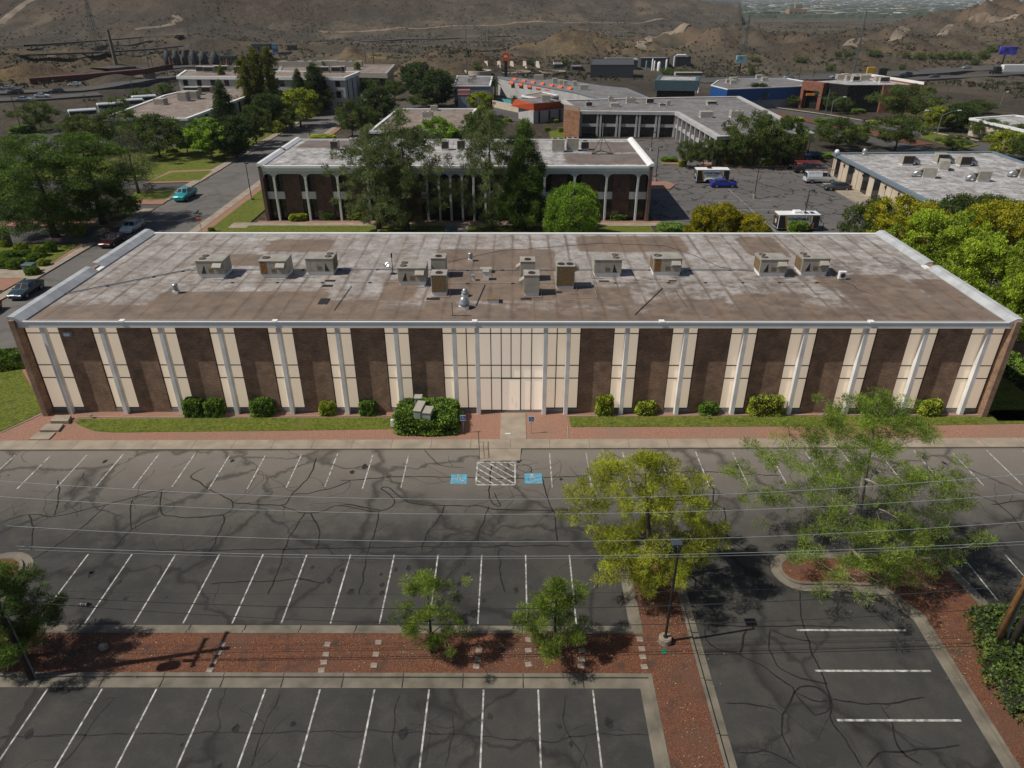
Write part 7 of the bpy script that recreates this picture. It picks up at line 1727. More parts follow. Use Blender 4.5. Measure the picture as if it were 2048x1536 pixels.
for i in range(7):
    px = 1029+i*18.3; py = 162+i*3.05; p = G(px, py, 5.4); k = scale_at(p.y, 5)*8.2
    ang = math.atan2(G(1150, 182, 5.4).y-G(1027, 160, 5.4).y, G(1150, 182, 5.4).x-G(1027, 160, 5.4).x)
    m = MB(); m.add([(-k, -1.6, -.9), (k, -1.6, -.9), (k*.85, .3, .7), (-k*.85, .3, .7), (-k, .6, -.9), (k, .6, -.9)], [(0, 1, 2, 3), (0, 3, 4), (1, 5, 2)]); m.box(-k, k, -1.55, .6, -1.2, -.905)
    c, s = math.cos(ang), math.sin(ang); m.v = [(p.x+x*c-y*s, p.y+x*s+y*c, 5.6+z) for x, y, z in m.v]; m.build('awning', M_redroof, b_mot)
    m = MB(); m.box(-k*.55, k*.55, -.35, .2, -5.2, -1.25); m.v = [(p.x+x*c-y*s, p.y+x*s+y*c, 5.6+z) for x, y, z in m.v]; m.build('window', M_dark, b_mot)
for i, (px, py, w_) in enumerate([(1078, 159, 3), (1110, 166, 1.5), (1123, 170, 1.5), (1131, 171, 1.2), (1168, 180, 2.4), (1150, 172, 1.2)]): unit_on(px, py, 5.6, w_, 1.6, 1.4, 'small unit %s along the long motel roof' % ['one', 'two', 'three', 'four', 'five', 'six'][i], 'units on the motel roofs', fan=False)
block('motel_hall', poly([(1043, 190), (1077, 196), (1118, 190), (1084, 183)], 5.0), 5.0, 'small flat roofed blue grey hall in the motel court', 'building', M_bluegrey, M_roof4, fh=.5, z0=0)
t = thing('lobby_building', (*G(1075, 230)[:2], 0), 'motel lobby with a wide orange tiled mansard roof and pale garage panels', 'building')
A = poly([(1037, 214), (1067, 224), (1130, 218), (1100, 205)], 3.0); Bt = poly([(1030, 198), (1067, 207), (1126, 202), (1095, 194)], 5.2)
Ao = poly([(1022, 211), (1068, 222), (1131, 214.5), (1098, 203)], 3.2)
m = MB(); m.prism(A, 0, 3.2); m.build('wall', M_offwhite, t)
m = MB()
for i in range(4): j = (i+1) % 4; m.add([(*Ao[i], 3.1), (*Ao[j], 3.1), (*Bt[j], 5.2), (*Bt[i], 5.2)], [(0, 1, 2, 3)])
m.build('mansard_roof', M_redroof, t); m = MB(); m.sheet(Bt, 5.1); m.build('flat_roof', M_roof3, t)
a, b_ = A[1], A[2]; m = MB()
for f in (.18, .5, .83): x, y = a[0]+(b_[0]-a[0])*f, a[1]+(b_[1]-a[1])*f; m.box(x-.25, x+.25, y-.15, y+.1, 0, 3.1)
m.build('post', M_mull, t)
unit_on(1092, 203, 5.15, 2.2, 2, 1.6, 'boxy unit on the orange mansard lobby', 'units on the motel roofs', fan=False)
a, b_ = G(985, 214), G(1040, 226); t = thing('yard_wall', a, 'tan and turquoise yard wall beside the motel lobby', 'wall')
m = MB(); m.prism([tuple(a[:2]), tuple(b_[:2]), (b_.x, b_.y+.3), (a.x, a.y+.3)], 0, 2.0); m.build('wall', M_tan, t)
a, b_ = G(990, 208), G(1022, 212); m = MB(); m.prism([tuple(a[:2]), tuple(b_[:2]), (b_.x, b_.y+.3), (a.x, a.y+.3)], 0, 1.8); m.build('painted_wall', flat('turquoise', (.10, .42, .45), .6), t)
p = T(1012, 157); H = AY(1012, 104, p.y).z-p.z; t = thing('pylon_sign', p, 'orange rounded pylon sign on a tall black post above the motel', 'sign')
m = MB(); m.bbox(-.7, .7, -.5, .5, 0, H*.66, .05); m.build('post', M_black, t, local=True)
w_ = 13*scale_at(p.y)/2; hz = H*.31
P = [(-w_, H-hz), (w_*.75, H-hz-.4), (w_, H-hz+.3), (w_, H-hz*.25), (w_*.7, H-.2), (-w_*.5, H), (-w_*.95, H-hz*.2)]
m = MB(); m.add([(x, -.6, z) for x, z in P]+[(x, .6, z) for x, z in P], [tuple(range(7)), tuple(range(13, 6, -1))]+[(i, 7+i, 7+(i+1) % 7, (i+1) % 7) for i in range(7)]); m.build('sign_box', M_orange, t, local=True)
m = MB(); m.box(-w_*.6, w_*.5, -.63, -.61, H-hz*.62, H-hz*.5); m.box(-w_*.4, w_*.3, -.63, -.61, H-hz*.45, H-hz*.38); m.build('pale_band', M_signwhite, t, local=True)
# palms
def palm(px, pyb, pyt, label):
    p = G(px, pyb); H = AY(px, pyt, p.y).z; t = thing('palm_tree', p, label, 'palm tree', 'palms in the motel court')
    m = MB(); m.tube([(0, 0, 0), (.1, 0, H*.5), (0, 0, H*.85)], [.3, .22, .2], 8); m.build('trunk', M_bark, t, local=True)
    m = MB(); rr = random.Random(px)
    for k in range(34):
        a = rr.uniform(0, 6.28); e = rr.uniform(-.5, 1.2); l = H*.15+1.3; P = [Vector((0, 0, H*.85))]
        for s in (.35, .7, 1): P.append(Vector((math.cos(a)*l*s*math.cos(e), math.sin(a)*l*s*math.cos(e), H*.85+l*s*math.sin(e)-.9*s*s)))
        for q0, q1 in zip(P, P[1:]):
            n_ = Vector((-math.sin(a), math.cos(a), 0))*.25; m.add([q0-n_, q0+n_, q1+n_*.6, q1-n_*.6], [(0, 1, 2, 3)])
    m.build('fronds', L_mid, t, local=True)
for px, pb, pt_, lb in ((990, 200, 154, 'tall dark palm beside the motel block'), (1024, 192, 163, 'palm in front of the first orange awnings'), (1047, 192, 168, 'palm before the third orange awning'), (1066, 188, 168, 'small palm before the fourth orange awning'), (1028, 205, 193, 'low palm behind the lobby roof')): palm(px, pb, pt_, lb)
# blue showroom, brick and glass building, glass showroom
t = block('blue_warehouse', poly([(1422, 170), (1455, 178), (1600, 172), (1628, 165), (1575, 156), (1480, 157), (1436, 160)], 6), 6.0, 'cobalt blue warehouse with a pale grey base behind the L shaped building', 'building', M_bluewall, M_roof3, fh=.25, z0=-1)
pts = poly([(1455, 178), (1600, 172)], 6); m = MB(); m.prism([(pts[0][0], pts[0][1]-.15), (pts[1][0], pts[1][1]-.15), (pts[1][0], pts[1][1]+.2), (pts[0][0], pts[0][1]+.2)], 0, 2.4); m.build('grey_base', M_bluegrey, t)
for i, (px, py, w_) in enumerate([(1468, 162, 4), (1460, 166, 4), (1520, 157, 4), (1530, 162, 3), (1467, 168, 3)]): unit_on(px, py, 5.8, w_*.6, 1.7, 1.1, 'unit %s on the blue warehouse roof' % ['one', 'two', 'three', 'four', 'five'][i], 'units on the blue warehouse', fan=False)
ptsb = poly([(1614, 162), (1657, 166), (1698, 170), (1766, 170), (1847, 170), (1740, 153), (1690, 157)], 7.5)
t = block('glass_and_brick_building', ptsb, 7.5, 'rust brick and black glass building with a square entrance portal', 'building', M_dark, M_roof2, fh=.25, z0=-.5, fas_mat=M_mull)
def slab(a, b_, z0, z1, th, mat, nm, tt, f0=0, f1=1):
    L_ = math.hypot(b_[0]-a[0], b_[1]-a[1]); nx, ny = (b_[1]-a[1])/L_, -(b_[0]-a[0])/L_
    if ny > 0: nx, ny = -nx, -ny
    A = (a[0]+(b_[0]-a[0])*f0, a[1]+(b_[1]-a[1])*f0); B_ = (a[0]+(b_[0]-a[0])*f1, a[1]+(b_[1]-a[1])*f1)
    m = MB(); m.prism([(A[0]+nx*th, A[1]+ny*th), (B_[0]+nx*th, B_[1]+ny*th), (B_[0]-nx*.05, B_[1]-ny*.05), (A[0]-nx*.05, A[1]-ny*.05)], z0, z1, True); return m.build(nm, mat, tt)
slab(ptsb[0], ptsb[1], 5.2, 7.6, 2.4, M_brick4, 'portal_beam', t); slab(ptsb[0], ptsb[1], 0, 5.19, 2.4, M_brick4, 'portal_pier', t, 0, .13); slab(ptsb[0], ptsb[1], 0, 5.19, 2.4, M_brick4, 'portal_pier', t, .84, 1)
slab(ptsb[3], ptsb[4], 0, 7.6, .8, M_brick4, 'brick_wall', t); slab(ptsb[4], ptsb[5], 0, 7.6, .8, M_brick4, 'brick_wall', t); slab(ptsb[5], ptsb[6], 7.25, 8.4, .4, M_white, 'parapet', t)
m = MB(); a, b_ = ptsb[5], ptsb[4]; m.prism([(a[0], a[1]), (b_[0], b_[1]), (b_[0]+.1, b_[1]+.5), (a[0]+.1, a[1]+.5)], 7.3, 8.3); m.build('parapet', M_white, t)
for i, (px, py, w_) in enumerate([(1681, 160, 3), (1692, 158, 3), (1703, 161, 5), (1716, 159, 4), (1730, 161, 4), (1712, 163, 3), (1758, 164, 3), (1769, 165, 4)]): unit_on(px, py, 7.3, w_*.7, 2.0, 1.5, 'unit %s on the glass and brick building' % ['one', 'two', 'three', 'four', 'five', 'six', 'seven', 'eight'][i], 'units on the glass and brick building', fan=False, coil=i % 2 == 1)
t = block('showroom', poly([(1316, 160), (1392, 161), (1395, 152), (1322, 151)], 7), 7.0, 'showroom with a teal grey fascia over dark glass left of the blue warehouse', 'building', M_dark, M_roof2, fh=3.0, z0=-1, fas_mat=M_teal, over=.8)
unit_on(1378, 153, 6.8, 9, 3, 1.2, 'long dark unit on the teal showroom', 'units on the showroom', fan=False, coil=True)
p = G(1396, 186); H = AY(1396, 151, p.y).z; t = thing('light_pole', p, 'white pole between the teal showroom and the blue warehouse', 'pole'); m = MB(); m.tube([(0, 0, 0), (0, 0, H)], .3, 8); m.build('pole', M_white, t, local=True)
block('low_house', poly([(1945, 236), (2060, 262), (2120, 240), (2030, 230)], 4), 4.0, 'low building with a white tan edged roof at the right edge behind the trees', 'building', M_tan, M_roof2, fh=.5, z0=-.5, over=.5)
# grey plant with tanks
M_dkwall = flat('dark_grey_block', (.055, .058, .064), .85, var=.2)
block('plant_building', [tuple(T(a, b_)[:2]) for a, b_ in ((1180, 156), (1266, 156), (1264, 149), (1181, 149))], 2.2+T(1220, 156).z+3.2, 'long dark grey front block of the treatment plant', 'building', M_dkwall, M_dkwall, fh=.3, z0=-8, fas_mat=M_dkwall)
for i, (x0, x1, yb, yt, lb) in enumerate([(1214, 1275, 141, 119, 'dark grey rear block of the treatment plant with a pale cornice'), (1281, 1338, 134, 116, 'dark block behind the white tanks of the treatment plant'), (1350, 1381, 134, 113, 'dark block with big white pipes at the right of the plant'), (1108, 1125, 136, 128, 'small grey hut left of the treatment plant'), (1144, 1166, 140, 133, 'small blue grey shed left of the treatment plant')]):
    a = T(x0, yb); b_ = AY(x1, yb, a.y); z1 = AY(x0, yt, a.y).z; block('plant_building', [(a.x, a.y), (b_.x, a.y+1), (b_.x, a.y+13), (a.x, a.y+13)], z1, lb, 'building', M_dkwall, M_roof3, fh=.5, z0=-8, fas_mat=M_offwhite if i in (0, 3) else M_dkwall)
for i, (px, pb, pt_, w_, mt, lb) in enumerate([(1200, 132, 118, 7, 'turq', 'turquoise tank at the left of the treatment plant'), (1262, 132, 115, 5, 'turq', 'small blue tank on the rear plant block'), (1304, 141, 117, 3.5, 'w', 'slim white tower tank, left'), (1308, 141, 121, 3, 'w', 'second slim white tower tank'), (1317, 142, 123, 7, 'w', 'stout white tank with a domed top'), (1332, 139, 118, 4, 'w', 'cream slim tank right of the white ones'), (1292, 138, 121, 3, 'turq', 'dark blue upright pipe stack')]):
    p = T(px, pb); H = AY(px, pt_, p.y).z-p.z; r = w_*scale_at(p.y)/2; t = thing('storage_tank', p, lb, 'tank', 'tanks of the treatment plant')
    m = MB(); m.lathe((0, 0, 0), [(r*.8, -2), (r, 0), (r, H*.82), (r*.7, H*.93), (r*.2, H)], 14); m.build('shell', flat('tank_turquoise%d' % i, (.12, .32, .40), .5) if mt != 'w' else M_white, t, local=True, smooth=True)
p = T(1347, 135); t = thing('process_pipe', p, 'big bent white pipe over the right plant block', 'pipe'); k = scale_at(p.y); m = MB(); m.tube([(0, 0, -2), (0, 0, 20*k), (4*k, 0, 23*k), (22*k, 0, 23*k), (24*k, 0, 20*k)], 1.5*k, 8); m.build('pipe', M_white, t, local=True)
# round basins
for i, (px, py, w_, lb) in enumerate(((956, 146, 54, 'leftmost round concrete basin behind the motel'), (1030, 148, 64, 'middle round concrete basin behind the motel'), (1105, 147, 54, 'right round concrete basin behind the motel'))):
    p = T(px, py); r = w_*scale_at(p.y)/2; t = thing('round_basin', p, lb, 'water basin', 'round basins of the treatment plant'); m = MB(); m.lathe((0, 0, -1), [(r, 0), (r, 2.2), (r-.8, 2.2), (r-.8, 1.2), (.1, 1.2)], 36); m.build('rim', M_tan if i == 0 else M_conc, t, local=True)
# highway retaining wedges
for i in range(5):
    p = T(973+i*26, 137); H = AY(970, 124, p.y).z-p.z; k = scale_at(p.y)
    m = MB(); m.add([(-5*k, 0, -2), (5*k, 0, -2), (1*k, 6, H), (-5*k, 6, H), (-5*k, 9, -2), (5*k, 9, -2)], [(0, 1, 2, 3), (1, 5, 2), (0, 3, 4), (3, 2, 5, 4)]); o = m.build('retaining_buttress', M_tan); o.location = p
    tag(o, ['leftmost', 'second from the left', 'middle', 'second from the right', 'rightmost'][i]+' sloped pale concrete buttress behind the round basins', 'retaining wall', 'buttresses behind the basins')
# billboards
for (px, pb, pt_, x0, x1, z0, mt, lb, post) in [(1478, 150, 111, -11, 9, .62, 'bluegrey', 'billboard on a dark post in front of the hills above the blue warehouse', 1), (2003, 132, 93, -15, 20, .6, 'violet', 'big violet blue billboard on a post at the right above the freeway', 1), (1745, 156, 134, -16, 0, .0, 'yel', 'yellow billboard panel beside the freeway behind the brick and glass building', 0), (1757, 157, 136, -4, 12, .1, 'drk', 'dark billboard back beside the yellow panel', 0), (1256, 152, 141, -6, 6, .2, 'drk', 'small black panel sign below the treatment plant', 1)]:
    p = T(px, pb); H = AY(px, pt_, p.y).z-p.z; k = scale_at(p.y); t = thing('billboard', p, lb, 'billboard')
    m = MB(); m.tube([(0, 0, -2), (0, 0, H*.9)], 1.3*k, 8); m.build('post', M_black, t, local=True)
    mm = {'bluegrey': flat('poster_grey', (.22, .38, .44), .6, var=.6, scale=.35), 'violet': flat('poster_violet', (.07, .06, .45), .6, var=.8, scale=.35), 'yel': M_yellow, 'drk': M_black}[mt]
    m = MB(); m.bbox(x0*k, x1*k, -1.2, -.2, H*max(z0, .15), H, .1); m.build('panel', mm, t, local=True)
# utility poles and pylons in the distance
def farpole(px, pb, pt_, label, w_=1.6, arm=0, mat=M_wood3, name='utility_pole', group='distant utility poles', lattice=False, lean=0):
    p = T(px, pb); H = AY(px, pt_, p.y).z-p.z; k = scale_at(p.y); t = thing(name, p, label, 'utility pole' if name == 'utility_pole' else name.replace('_', ' '), group)
    if lattice:
        m = MB(); b_ = 6*k*w_
        for sx in (-1, 1):
            for sy in (-1, 1): m.tube([(sx*b_, sy*b_, -1), (sx*b_*.12, sy*b_*.12, H)], .35*k*1.2, 4)
        n = 7
        for i in range(n):
            z0_, z1_ = H*i/n, H*(i+1)/n; r0, r1 = b_*(1-.88*i/n), b_*(1-.88*(i+1)/n)
            for s in (-1, 1): m.tube([(-r0, s*r0, z0_), (r1, s*r1, z1_)], .22*k, 3); m.tube([(r0, s*r0, z0_), (-r1, s*r1, z1_)], .22*k, 3); m.tube([(s*r0, -r0, z0_), (s*r1, r1, z1_)], .22*k, 3)
        m.build('lattice', mat, t, local=True)
        for z in (.75, .86, .97): m = MB(); m.tube([(-b_*.9, 0, H*z), (b_*.9, 0, H*z)], .3*k, 4); m.build('crossarm', mat, t, local=True)
    else:
        m = MB(); m.tube([(0, 0, -1), (lean*k, 0, H)], [w_*.5*k, w_*.32*k], 6); m.build('pole', mat, t, local=True)
        if arm: m = MB(); m.tube([(lean*k-arm*k, 0, H*.95), (lean*k+arm*k, 0, H*.95)], .35*k, 4); m.build('crossarm', mat, t, local=True)
    return t
M_steel = flat('weathered_steel', (.075, .095, .10), .6)
FP = [(40, 250, 183, 1.8, 5, 'leaning utility pole at the far left before the freeway'), (270, 202, 157, 1.6, 0, 'thin pole left of the pinkish roof'), (180, 235, 188, 1.2, 4, 'short pole above the desert slope at the left'), (310, 154, 98, 1.6, 0, 'steel pole behind the white building, first'), (302, 152, 70, 1.6, 0, 'taller steel pole behind the white building'), (336, 153, 108, 1.6, 0, 'steel pole right of the first pair'), (435, 132, 60, 1.4, 0, 'steel pole above the white building roof'), (390, 134, 55, 1.2, 0, 'thin tall pole over the silos'),
      (732, 128, 90, 1.8, 0, 'steel pole right of the brown building, left of two'), (748, 128, 86, 1.8, 4, 'steel pole with a head right of the brown building'), (934, 148, 58, 2.2, 0, 'tall steel pole behind the motel block'), (971, 92, 52, 1.6, 0, 'left pole of the close pair on the centre ridge'), (977, 92, 56, 1.6, 0, 'right pole of the close pair on the centre ridge'), (820, 118, 55, 1.0, 0, 'very thin pole left of the centre ridge'), (845, 108, 60, 1.0, 0, 'second very thin pole left of the centre ridge'),
      (1066, 117, 94, 1.0, 2, 'small pole on the desert slope, first from the left'), (1093, 118, 100, 1.0, 2, 'small pole on the desert slope, second'), (1152, 126, 108, 1.0, 2, 'small pole above the shed'), (1222, 98, 58, 1.4, 0, 'steel pole left of the dirt track'), (1240, 105, 66, 1.4, 0, 'second steel pole left of the dirt track'), (1203, 72, 36, 1.2, 0, 'far pole on the ridge'), (1449, 95, 35, 1.4, 0, 'thin pole on the ridge right of the dirt track'),
      (1507, 152, 137, 1.4, 3, 'short wooden pole by the blue warehouse'), (1597, 162, 134, 1.4, 3, 'wooden pole with a crossarm right of the blue warehouse'), (1626, 156, 137, 1.4, 3, 'wooden pole beside the freeway, centre right'), (1890, 200, 172, 1.4, 0, 'leaning pole on the desert at the right'), (1720, 90, 60, 1.2, 0, 'thin pole on the right hills'), (1935, 40, 12, 1.0, 0, 'far pole at the upper right'), (1363, 42, 20, 1.0, 0, 'far thin pole above the centre right'), (1568, 176, 138, 1.6, 0, 'pale pole near the teal showroom'), (1281, 170, 158, 1.0, 0, 'short pole near the black panel sign')]
for px, pb, pt_, w_, arm, lb in FP: farpole(px, pb, pt_, lb, w_, arm, M_wood3 if arm else M_steel)
t = farpole(1706, 152, 22, 'very tall dark steel pole rising before the right hills beside the yellow billboard', 3.0, 0, M_steel)
farpole(198, 105, -12, 'lattice pylon at the left before the mountain', 1.3, 0, M_steel, 'lattice_tower', 'lattice towers in the distance', True)
farpole(1490, 98, 30, 'faint lattice tower on the hills right of the centre', .5, 0, M_steel, 'lattice_tower', 'lattice towers in the distance', True)
t = farpole(232, 129, 59, 'tall tapering brick smokestack at the left', 8, 0, flat('stack_brick', (.15, .12, .10), .9), 'smokestack', 'chimneys')
for px, pb, pt_, lb in ((343, 136, 114, 'small orange banded stack left'), (457, 140, 118, 'small orange banded stack right')): farpole(px, pb, pt_, lb, 6, 0, M_brick4, 'smokestack', 'chimneys')
# trestles on the left
def trestle(pts, label, nb, depth=5):
    P = [T(a, b_+10) for a, b_ in pts]; Pz = [AY(a, b_, q.y) for (a, b_), q in zip(pts, P)]
    t = thing('trestle_bridge', (P[0].x, P[0].y, P[0].z), label, 'bridge', 'trestles crossing the valley')
    k = scale_at(P[0].y); m = MB()
    for a, b_ in zip(Pz, Pz[1:]):
        d = (b_-a).normalized(); nrm = Vector((-d.y, d.x, 0))*3
        m.add([a-nrm, a+nrm, b_+nrm, b_-nrm]+[q-Vector((0, 0, 2.6*k)) for q in (a-nrm, a+nrm, b_+nrm, b_-nrm)], [(3, 2, 1, 0), (4, 5, 6, 7), (0, 1, 5, 4), (0, 4, 7, 3), (2, 3, 7, 6), (1, 2, 6, 5)])
    m.build('deck', M_wood3, t)
    for i in range(nb):
        f = (i+.5)/nb*(len(Pz)-1); j = int(f); q = Pz[j].lerp(Pz[min(j+1, len(Pz)-1)], f-j); m = MB(); g0 = terr(q.x, q.y); h = q.z-g0
        for s in (-1, 1): m.tube([(q.x+s*3*k, q.y, g0-2), (q.x+s*1.2*k, q.y, q.z-2*k)], .4*k, 4)
        for z in (.3, .6): m.tube([(q.x-2.2*k, q.y, g0+h*z), (q.x+2.2*k, q.y, g0+h*z)], .3*k, 4)
        m.tube([(q.x-3*k, q.y, g0), (q.x+1.8*k, q.y, g0+h*.6)], .25*k, 3); m.build('bent', M_wood3, t)
trestle([(-60, 97), (60, 89), (200, 80), (290, 73), (360, 70)], 'upper dark trestle bridge crossing the left valley', 16); trestle([(-60, 116), (60, 108), (200, 103), (300, 97), (360, 91)], 'lower dark trestle bridge crossing the left valley', 16)
farw = T(60, 168)
t = thing('overpass', T(180, 162), 'dark red steel overpass above the left freeway', 'bridge')
A = [AY(a, b_, T(180, 168).y) for a, b_ in ((58, 157), (150, 153), (245, 147), (285, 140))]
A = [Vector((q.x, q.y+i*9, q.z)) for i, q in enumerate(A)]
m = MB()
for a, b_ in zip(A, A[1:]): m.add([a, b_, b_-Vector((0, 0, 1.9)), a-Vector((0, 0, 1.9)), a+Vector((0, 9, 0)), b_+Vector((0, 9, 0))], [(3, 2, 1, 0), (0, 1, 5, 4)])
m.build('girder', flat('dark_red_steel', (.10, .028, .022), .7), t)
for q in (A[0], A[1], A[2]): m = MB(); m.box(q.x-.8, q.x+.8, q.y+1, q.y+7, q.z-7, q.z-1.9); m.build('pier', M_conc, t)
# silos and plant at the left
for i, (x0, x1, yb, yt) in enumerate([(330, 345, 128, 107), (348, 362, 128, 105), (366, 378, 129, 106), (384, 398, 130, 104), (402, 418, 131, 106), (424, 440, 131, 108)]):
    p = T((x0+x1)/2, yb); k = scale_at(p.y); r = (x1-x0)*k/2; H = AY(x0, yt, p.y).z-p.z; t = thing('silo', p, 'dark grey silo number %s in the left row' % ['one', 'two', 'three', 'four', 'five', 'six'][i], 'silo', 'silos in the valley')
    m = MB(); m.lathe((0, 0, -2), [(r, 0), (r, H), (r*.5, H+3), (.2, H+3.3)], 16); m.build('shell', M_dkwall, t, local=True, smooth=True)
for i, (x0, x1, yb, yt, mt, lb) in enumerate([(505, 540, 103, 88, 'g', 'upper plant building with dark openings above the poplars'), (546, 556, 110, 88, 'b', 'blue striped plant tower above the poplars'), (560, 580, 112, 104, 'g', 'small shed right of the blue tower'), (440, 470, 124, 112, 'g', 'slanting conveyor shed in the left valley'), (575, 592, 100, 90, 'g', 'little hopper building on the terrace'),
      (1577, 1612, 34, 18, 'o', 'orange brown plant building far in the plain'), (1590, 1604, 20, 8, 'o', 'upper tower of the orange brown plant far in the plain'), (1525, 1560, 33, 24, 'g', 'grey block left of the orange plant far in the plain')]):
    a = T(x0, yb); b_ = AY(x1, yb, a.y); z1 = AY(x0, yt, a.y).z; w3 = {'g': M_dkwall, 'b': flat('blue_steel', (.08, .2, .32), .6), 'o': flat('orange_steel', (.33, .2, .11), .8)}[mt]
    block('plant_building', [(a.x, a.y), (b_.x, a.y), (b_.x, a.y+(b_.x-a.x)*.6), (a.x, a.y+(b_.x-a.x)*.6)], z1, lb, 'building', w3, M_roof3, fh=.8, z0=a.z-6, fas_mat=w3, win=[(0, 4, a.z+(z1-a.z)*.3, a.z+(z1-a.z)*.6, .5, 'win')], capw=1)
# far tents and sheds
p = T(1798, 33); k = scale_at(p.y); t = thing('white_tent', p, 'white peaked tent roof far in the plain', 'tent'); m = MB(); m.add([(-12*k, 0, 0), (12*k, 0, 0), (12*k, 40, 0), (-12*k, 40, 0), (-7*k, 15, 7*k), (7*k, 15, 7*k)], [(0, 1, 5, 4), (1, 2, 5), (2, 3, 4, 5), (3, 0, 4)]); m.build('canvas', M_signwhite, t, local=True)
for (x0, x1, y, mt, lb) in [(1770, 1818, 22, 'w', 'long pale blue roofed hall far in the plain'), (1722, 1752, 19, 'w', 'white roofed shed far in the plain'), (1900, 1940, 18, 'w', 'pale hall far at the right in the plain'), (1650, 1690, 17, 'w', 'small pale roofs far in the plain')]:
    a = T(x0, y); b_ = AY(x1, y, a.y); block('far_hall', [(a.x, a.y), (b_.x, a.y), (b_.x, a.y+60), (a.x, a.y+60)], a.z+5, lb, 'building', M_bluegrey, M_white if mt == 'w' else M_bluegrey, fh=1, z0=a.z-8, fas_mat=M_bluegrey, capw=1)
# city in the plain: nobody could count it
rs = np.random.RandomState(3); m = MB()
for _ in range(2600):
    px, py = rs.uniform(1130, 2100), rs.uniform(-2, 34); y = CAM_H; d = ray(px, py)
    if d.z >= -.004: continue
    p = G(px, py, -27.0)
    if p.y < 1900 or p.y > 14000: continue
    w_ = rs.uniform(12, 40)*(1+p.y/9000); h = rs.uniform(3, 8); m.cur = rs.choice([0, 0, 1, 2]); m.box(p.x-w_/2, p.x+w_/2, p.y-w_/2, p.y+w_/2, -32, -27+h)
tag(m.build('distant_city', [M_offwhite, M_tan, M_bluegrey]), 'pale roofs of the far city spread over the plain at the upper right', 'city', kind='stuff')
m = MB()
for _ in range(5200):
    px, py = rs.uniform(1100, 2120), rs.uniform(-4, 36); d = ray(px, py)
    if d.z >= -.004: continue
    p = G(px, py, -27.0)
    if p.y < 1800 or p.y > 16000: continue
    w_ = rs.uniform(14, 60)*(1+p.y/7000); h = rs.uniform(5, 10); n = 6; o = len(m.v)
    m.add([(p.x+w_*.5*math.cos(a+rs.uniform(-.3, .3)), p.y+w_*.5*math.sin(a), -29) for a in np.linspace(0, 6.28, n+1)[:-1]]+[(p.x+w_*.3*math.cos(a), p.y+w_*.3*math.sin(a), -28+h) for a in np.linspace(0, 6.28, n+1)[:-1]], [(i, (i+1) % n, n+(i+1) % n, n+i) for i in range(n)]+[tuple(range(n, 2*n))])
tag(m.build('distant_trees', flat('far_tree_green', (.035, .05, .025), .95)), 'dark belts of trees between the far city roofs', 'trees', kind='stuff')
# desert scrub: nobody could count it
V = []; TN = []; rs = np.random.RandomState(9); cnt = 0; C = []
while cnt < 14000:
    py = rs.uniform(0, 1)**1.3; Y = 245*math.exp(rs.uniform(0, 1)*math.log(1500/245.)); u = rs.uniform(-.78, .78); x = u*(Y*.876+14.7)
    # keep clear of the built-up parts and roads
    q = Y
    if Y < 300 and -.35 < u < .62 and Y < 262: cnt += 0; continue
    if Y < 330 and -.48 < u < .30: continue
    if noise.noise(Vector((x/45, Y/60, 2))) < rs.uniform(-.25, .35): continue
    if any(min(abs(x-a[0])+abs(Y-a[1])*.9 for a in P_[::5]) < 16 for P_ in (FW1, FW2, FW3, FW4, FW5)): continue
    s = rs.uniform(.5, 1.4)*(1+Y/1300); C.append((x, Y, terr(x, Y), s)); cnt += 1
for (x, y, z, s) in C:
    k = 9
    for _ in range(k):
        a = rs.normal(size=3); a /= np.linalg.norm(a); b_ = np.cross(a, rs.normal(size=3)); b_ /= np.linalg.norm(b_)
        c = np.array([x+rs.uniform(-.5, .5)*s, y+rs.uniform(-.5, .5)*s, z+rs.uniform(.1, .6)*s]); l = s*.23
        V += [c-b_*l-a*l*.5, c+b_*l-a*l*.5, c+b_*l*.6+a*l, c-b_*l*.6+a*l]; TN.append(rs.uniform(0, .9))
me = leaf_mesh('desert_scrub', np.array(V), np.array(TN), leafmat('scrub_leaves', (.030, .032, .017), (.085, .082, .042), .1)); o = bpy.data.objects.new('desert_scrub', me); COL.objects.link(o)
tag(o, 'low dark scrub dotted over the desert hills', 'scrub', kind='stuff')
# leaf litter on the near gravel and kerbs
rs = np.random.RandomState(21); V = []; TN = []
for cx, cy, sx, sy, n in ((8.5, 28, 1.6, 4, 420), (-3.9, 25.8, 5, 1.0, 260), (2.2, 25.8, 3, 1.0, 240), (20, 31.5, 4, 2.2, 420), (23.4, 26, 1.0, 4, 260), (-24, 25.8, 6, 1.2, 420), (-10, 25.7, 12, 1.1, 220), (8.4, 20, .9, 6, 160), (24, 30.5, 3.5, 2, 200)):
    for _ in range(n):
        c = np.array([rs.normal(cx, sx*.5), rs.normal(cy, sy*.5), .165]); a = rs.uniform(0, 6.28); l = rs.uniform(.015, .04); u = np.array([math.cos(a), math.sin(a), .1])*l; v = np.array([-math.sin(a), math.cos(a), .15])*l*.6
        V += [c-u-v, c+u-v, c+u+v, c-u+v]; TN.append(rs.uniform())
me = leaf_mesh('leaf_litter', np.array(V), np.array(TN), leafmat('dry_leaves', (.10, .07, .035), (.42, .33, .20), .1)); o = bpy.data.objects.new('leaf_litter', me); COL.objects.link(o)
tag(o, 'dry pale leaf litter scattered under the median trees', 'leaf litter', kind='stuff')
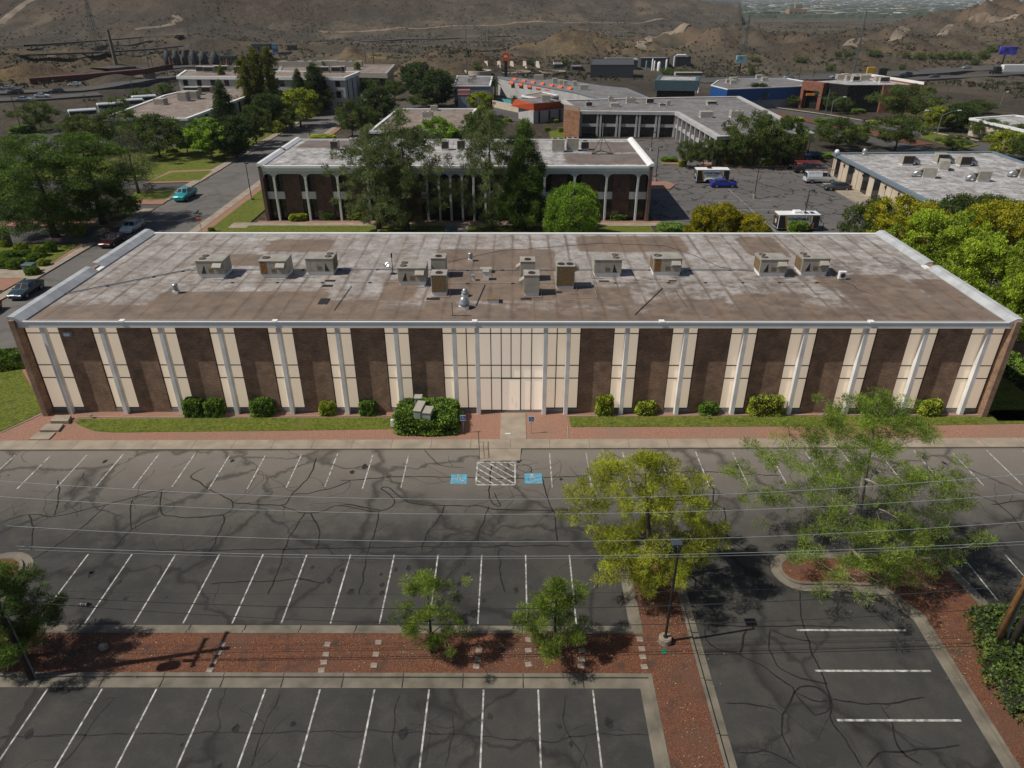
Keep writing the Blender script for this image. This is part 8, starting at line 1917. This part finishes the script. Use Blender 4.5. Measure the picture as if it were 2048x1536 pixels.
# larger desert bushes seen one by one
for i, (px, pb, pt_, w_) in enumerate([(1675, 113, 103, 16), (1698, 112, 102, 22), (1748, 112, 100, 26), (1812, 114, 105, 20), (1838, 118, 106, 26), (1872, 118, 106, 32), (1905, 118, 104, 26), (1930, 118, 104, 26), (1965, 117, 102, 30), (1950, 130, 115, 18), (1510, 122, 114, 22), (1600, 124, 114, 26), (1660, 142, 130, 22), (1803, 140, 129, 14), (1985, 105, 90, 24), (1770, 144, 135, 20), (1502, 150, 131, 16), (1350, 152, 138, 18), (1332, 148, 136, 24), (955, 140, 125, 20), (1058, 128, 118, 14), (1130, 130, 118, 18), (1375, 150, 140, 24), (1620, 214, 200, 20), (330, 190, 168, 34), (285, 205, 178, 40), (240, 225, 196, 40)]):
    if 'desert' in PROTO:
        o = put_tree('desert', px, pb, pt_, w_, 'dark desert bush %s' % ['left of the row under the right hills', 'second of the row under the right hills', 'before the bare slope right of centre', 'left end of the long row by the freeway', 'second of the long row by the freeway', 'third of the long row by the freeway', 'fourth of the long row by the freeway', 'fifth of the long row by the freeway', 'sixth, large, of the long row by the freeway', 'nearest the freeway at the right', 'under the dim billboard', 'on the flat above the blue warehouse', 'left of the yellow billboard', 'lone on the flat above the freeway', 'below the violet billboard', 'right of the yellow billboard', 'single small tree left of the short wooden pole', 'beside the right plant block', 'below the white tanks', 'behind the motel block', 'among the buttresses', 'above the small shed', 'at the foot of the yellow bank', 'before the brick portal', 'above the pinkish roof', 'left of the pinkish roof top', 'behind the white coaches'][i], 'single desert bushes', T_=True, kind='bush')
# ================================================================== HAZE
m = MB(); m.box(-17000, 17000, -300, 16500, -75, 260)
hz_ = m.build('haze', None or bpy.data.materials.new('haze_air')); hm = hz_.data.materials[0]; hm.use_nodes = True; n_ = hm.node_tree
for x in list(n_.nodes):
    if x.type != 'OUTPUT_MATERIAL': n_.nodes.remove(x)
pv = n_.nodes.new('ShaderNodeVolumePrincipled'); pv.inputs['Color'].default_value = (.80, .86, .95, 1); pv.inputs['Density'].default_value = .000055
n_.links.new(pv.outputs[0], n_.nodes['Material Output'].inputs['Volume']); tag(hz_, 'thin bluish haze over the desert and the far city', 'haze', kind='stuff')
# drop prototypes that were never placed
for k, v in PROTO.items():
    if v and not v[1]:
        for ch in list(v[0].children): bpy.data.objects.remove(ch)
        bpy.data.objects.remove(v[0])
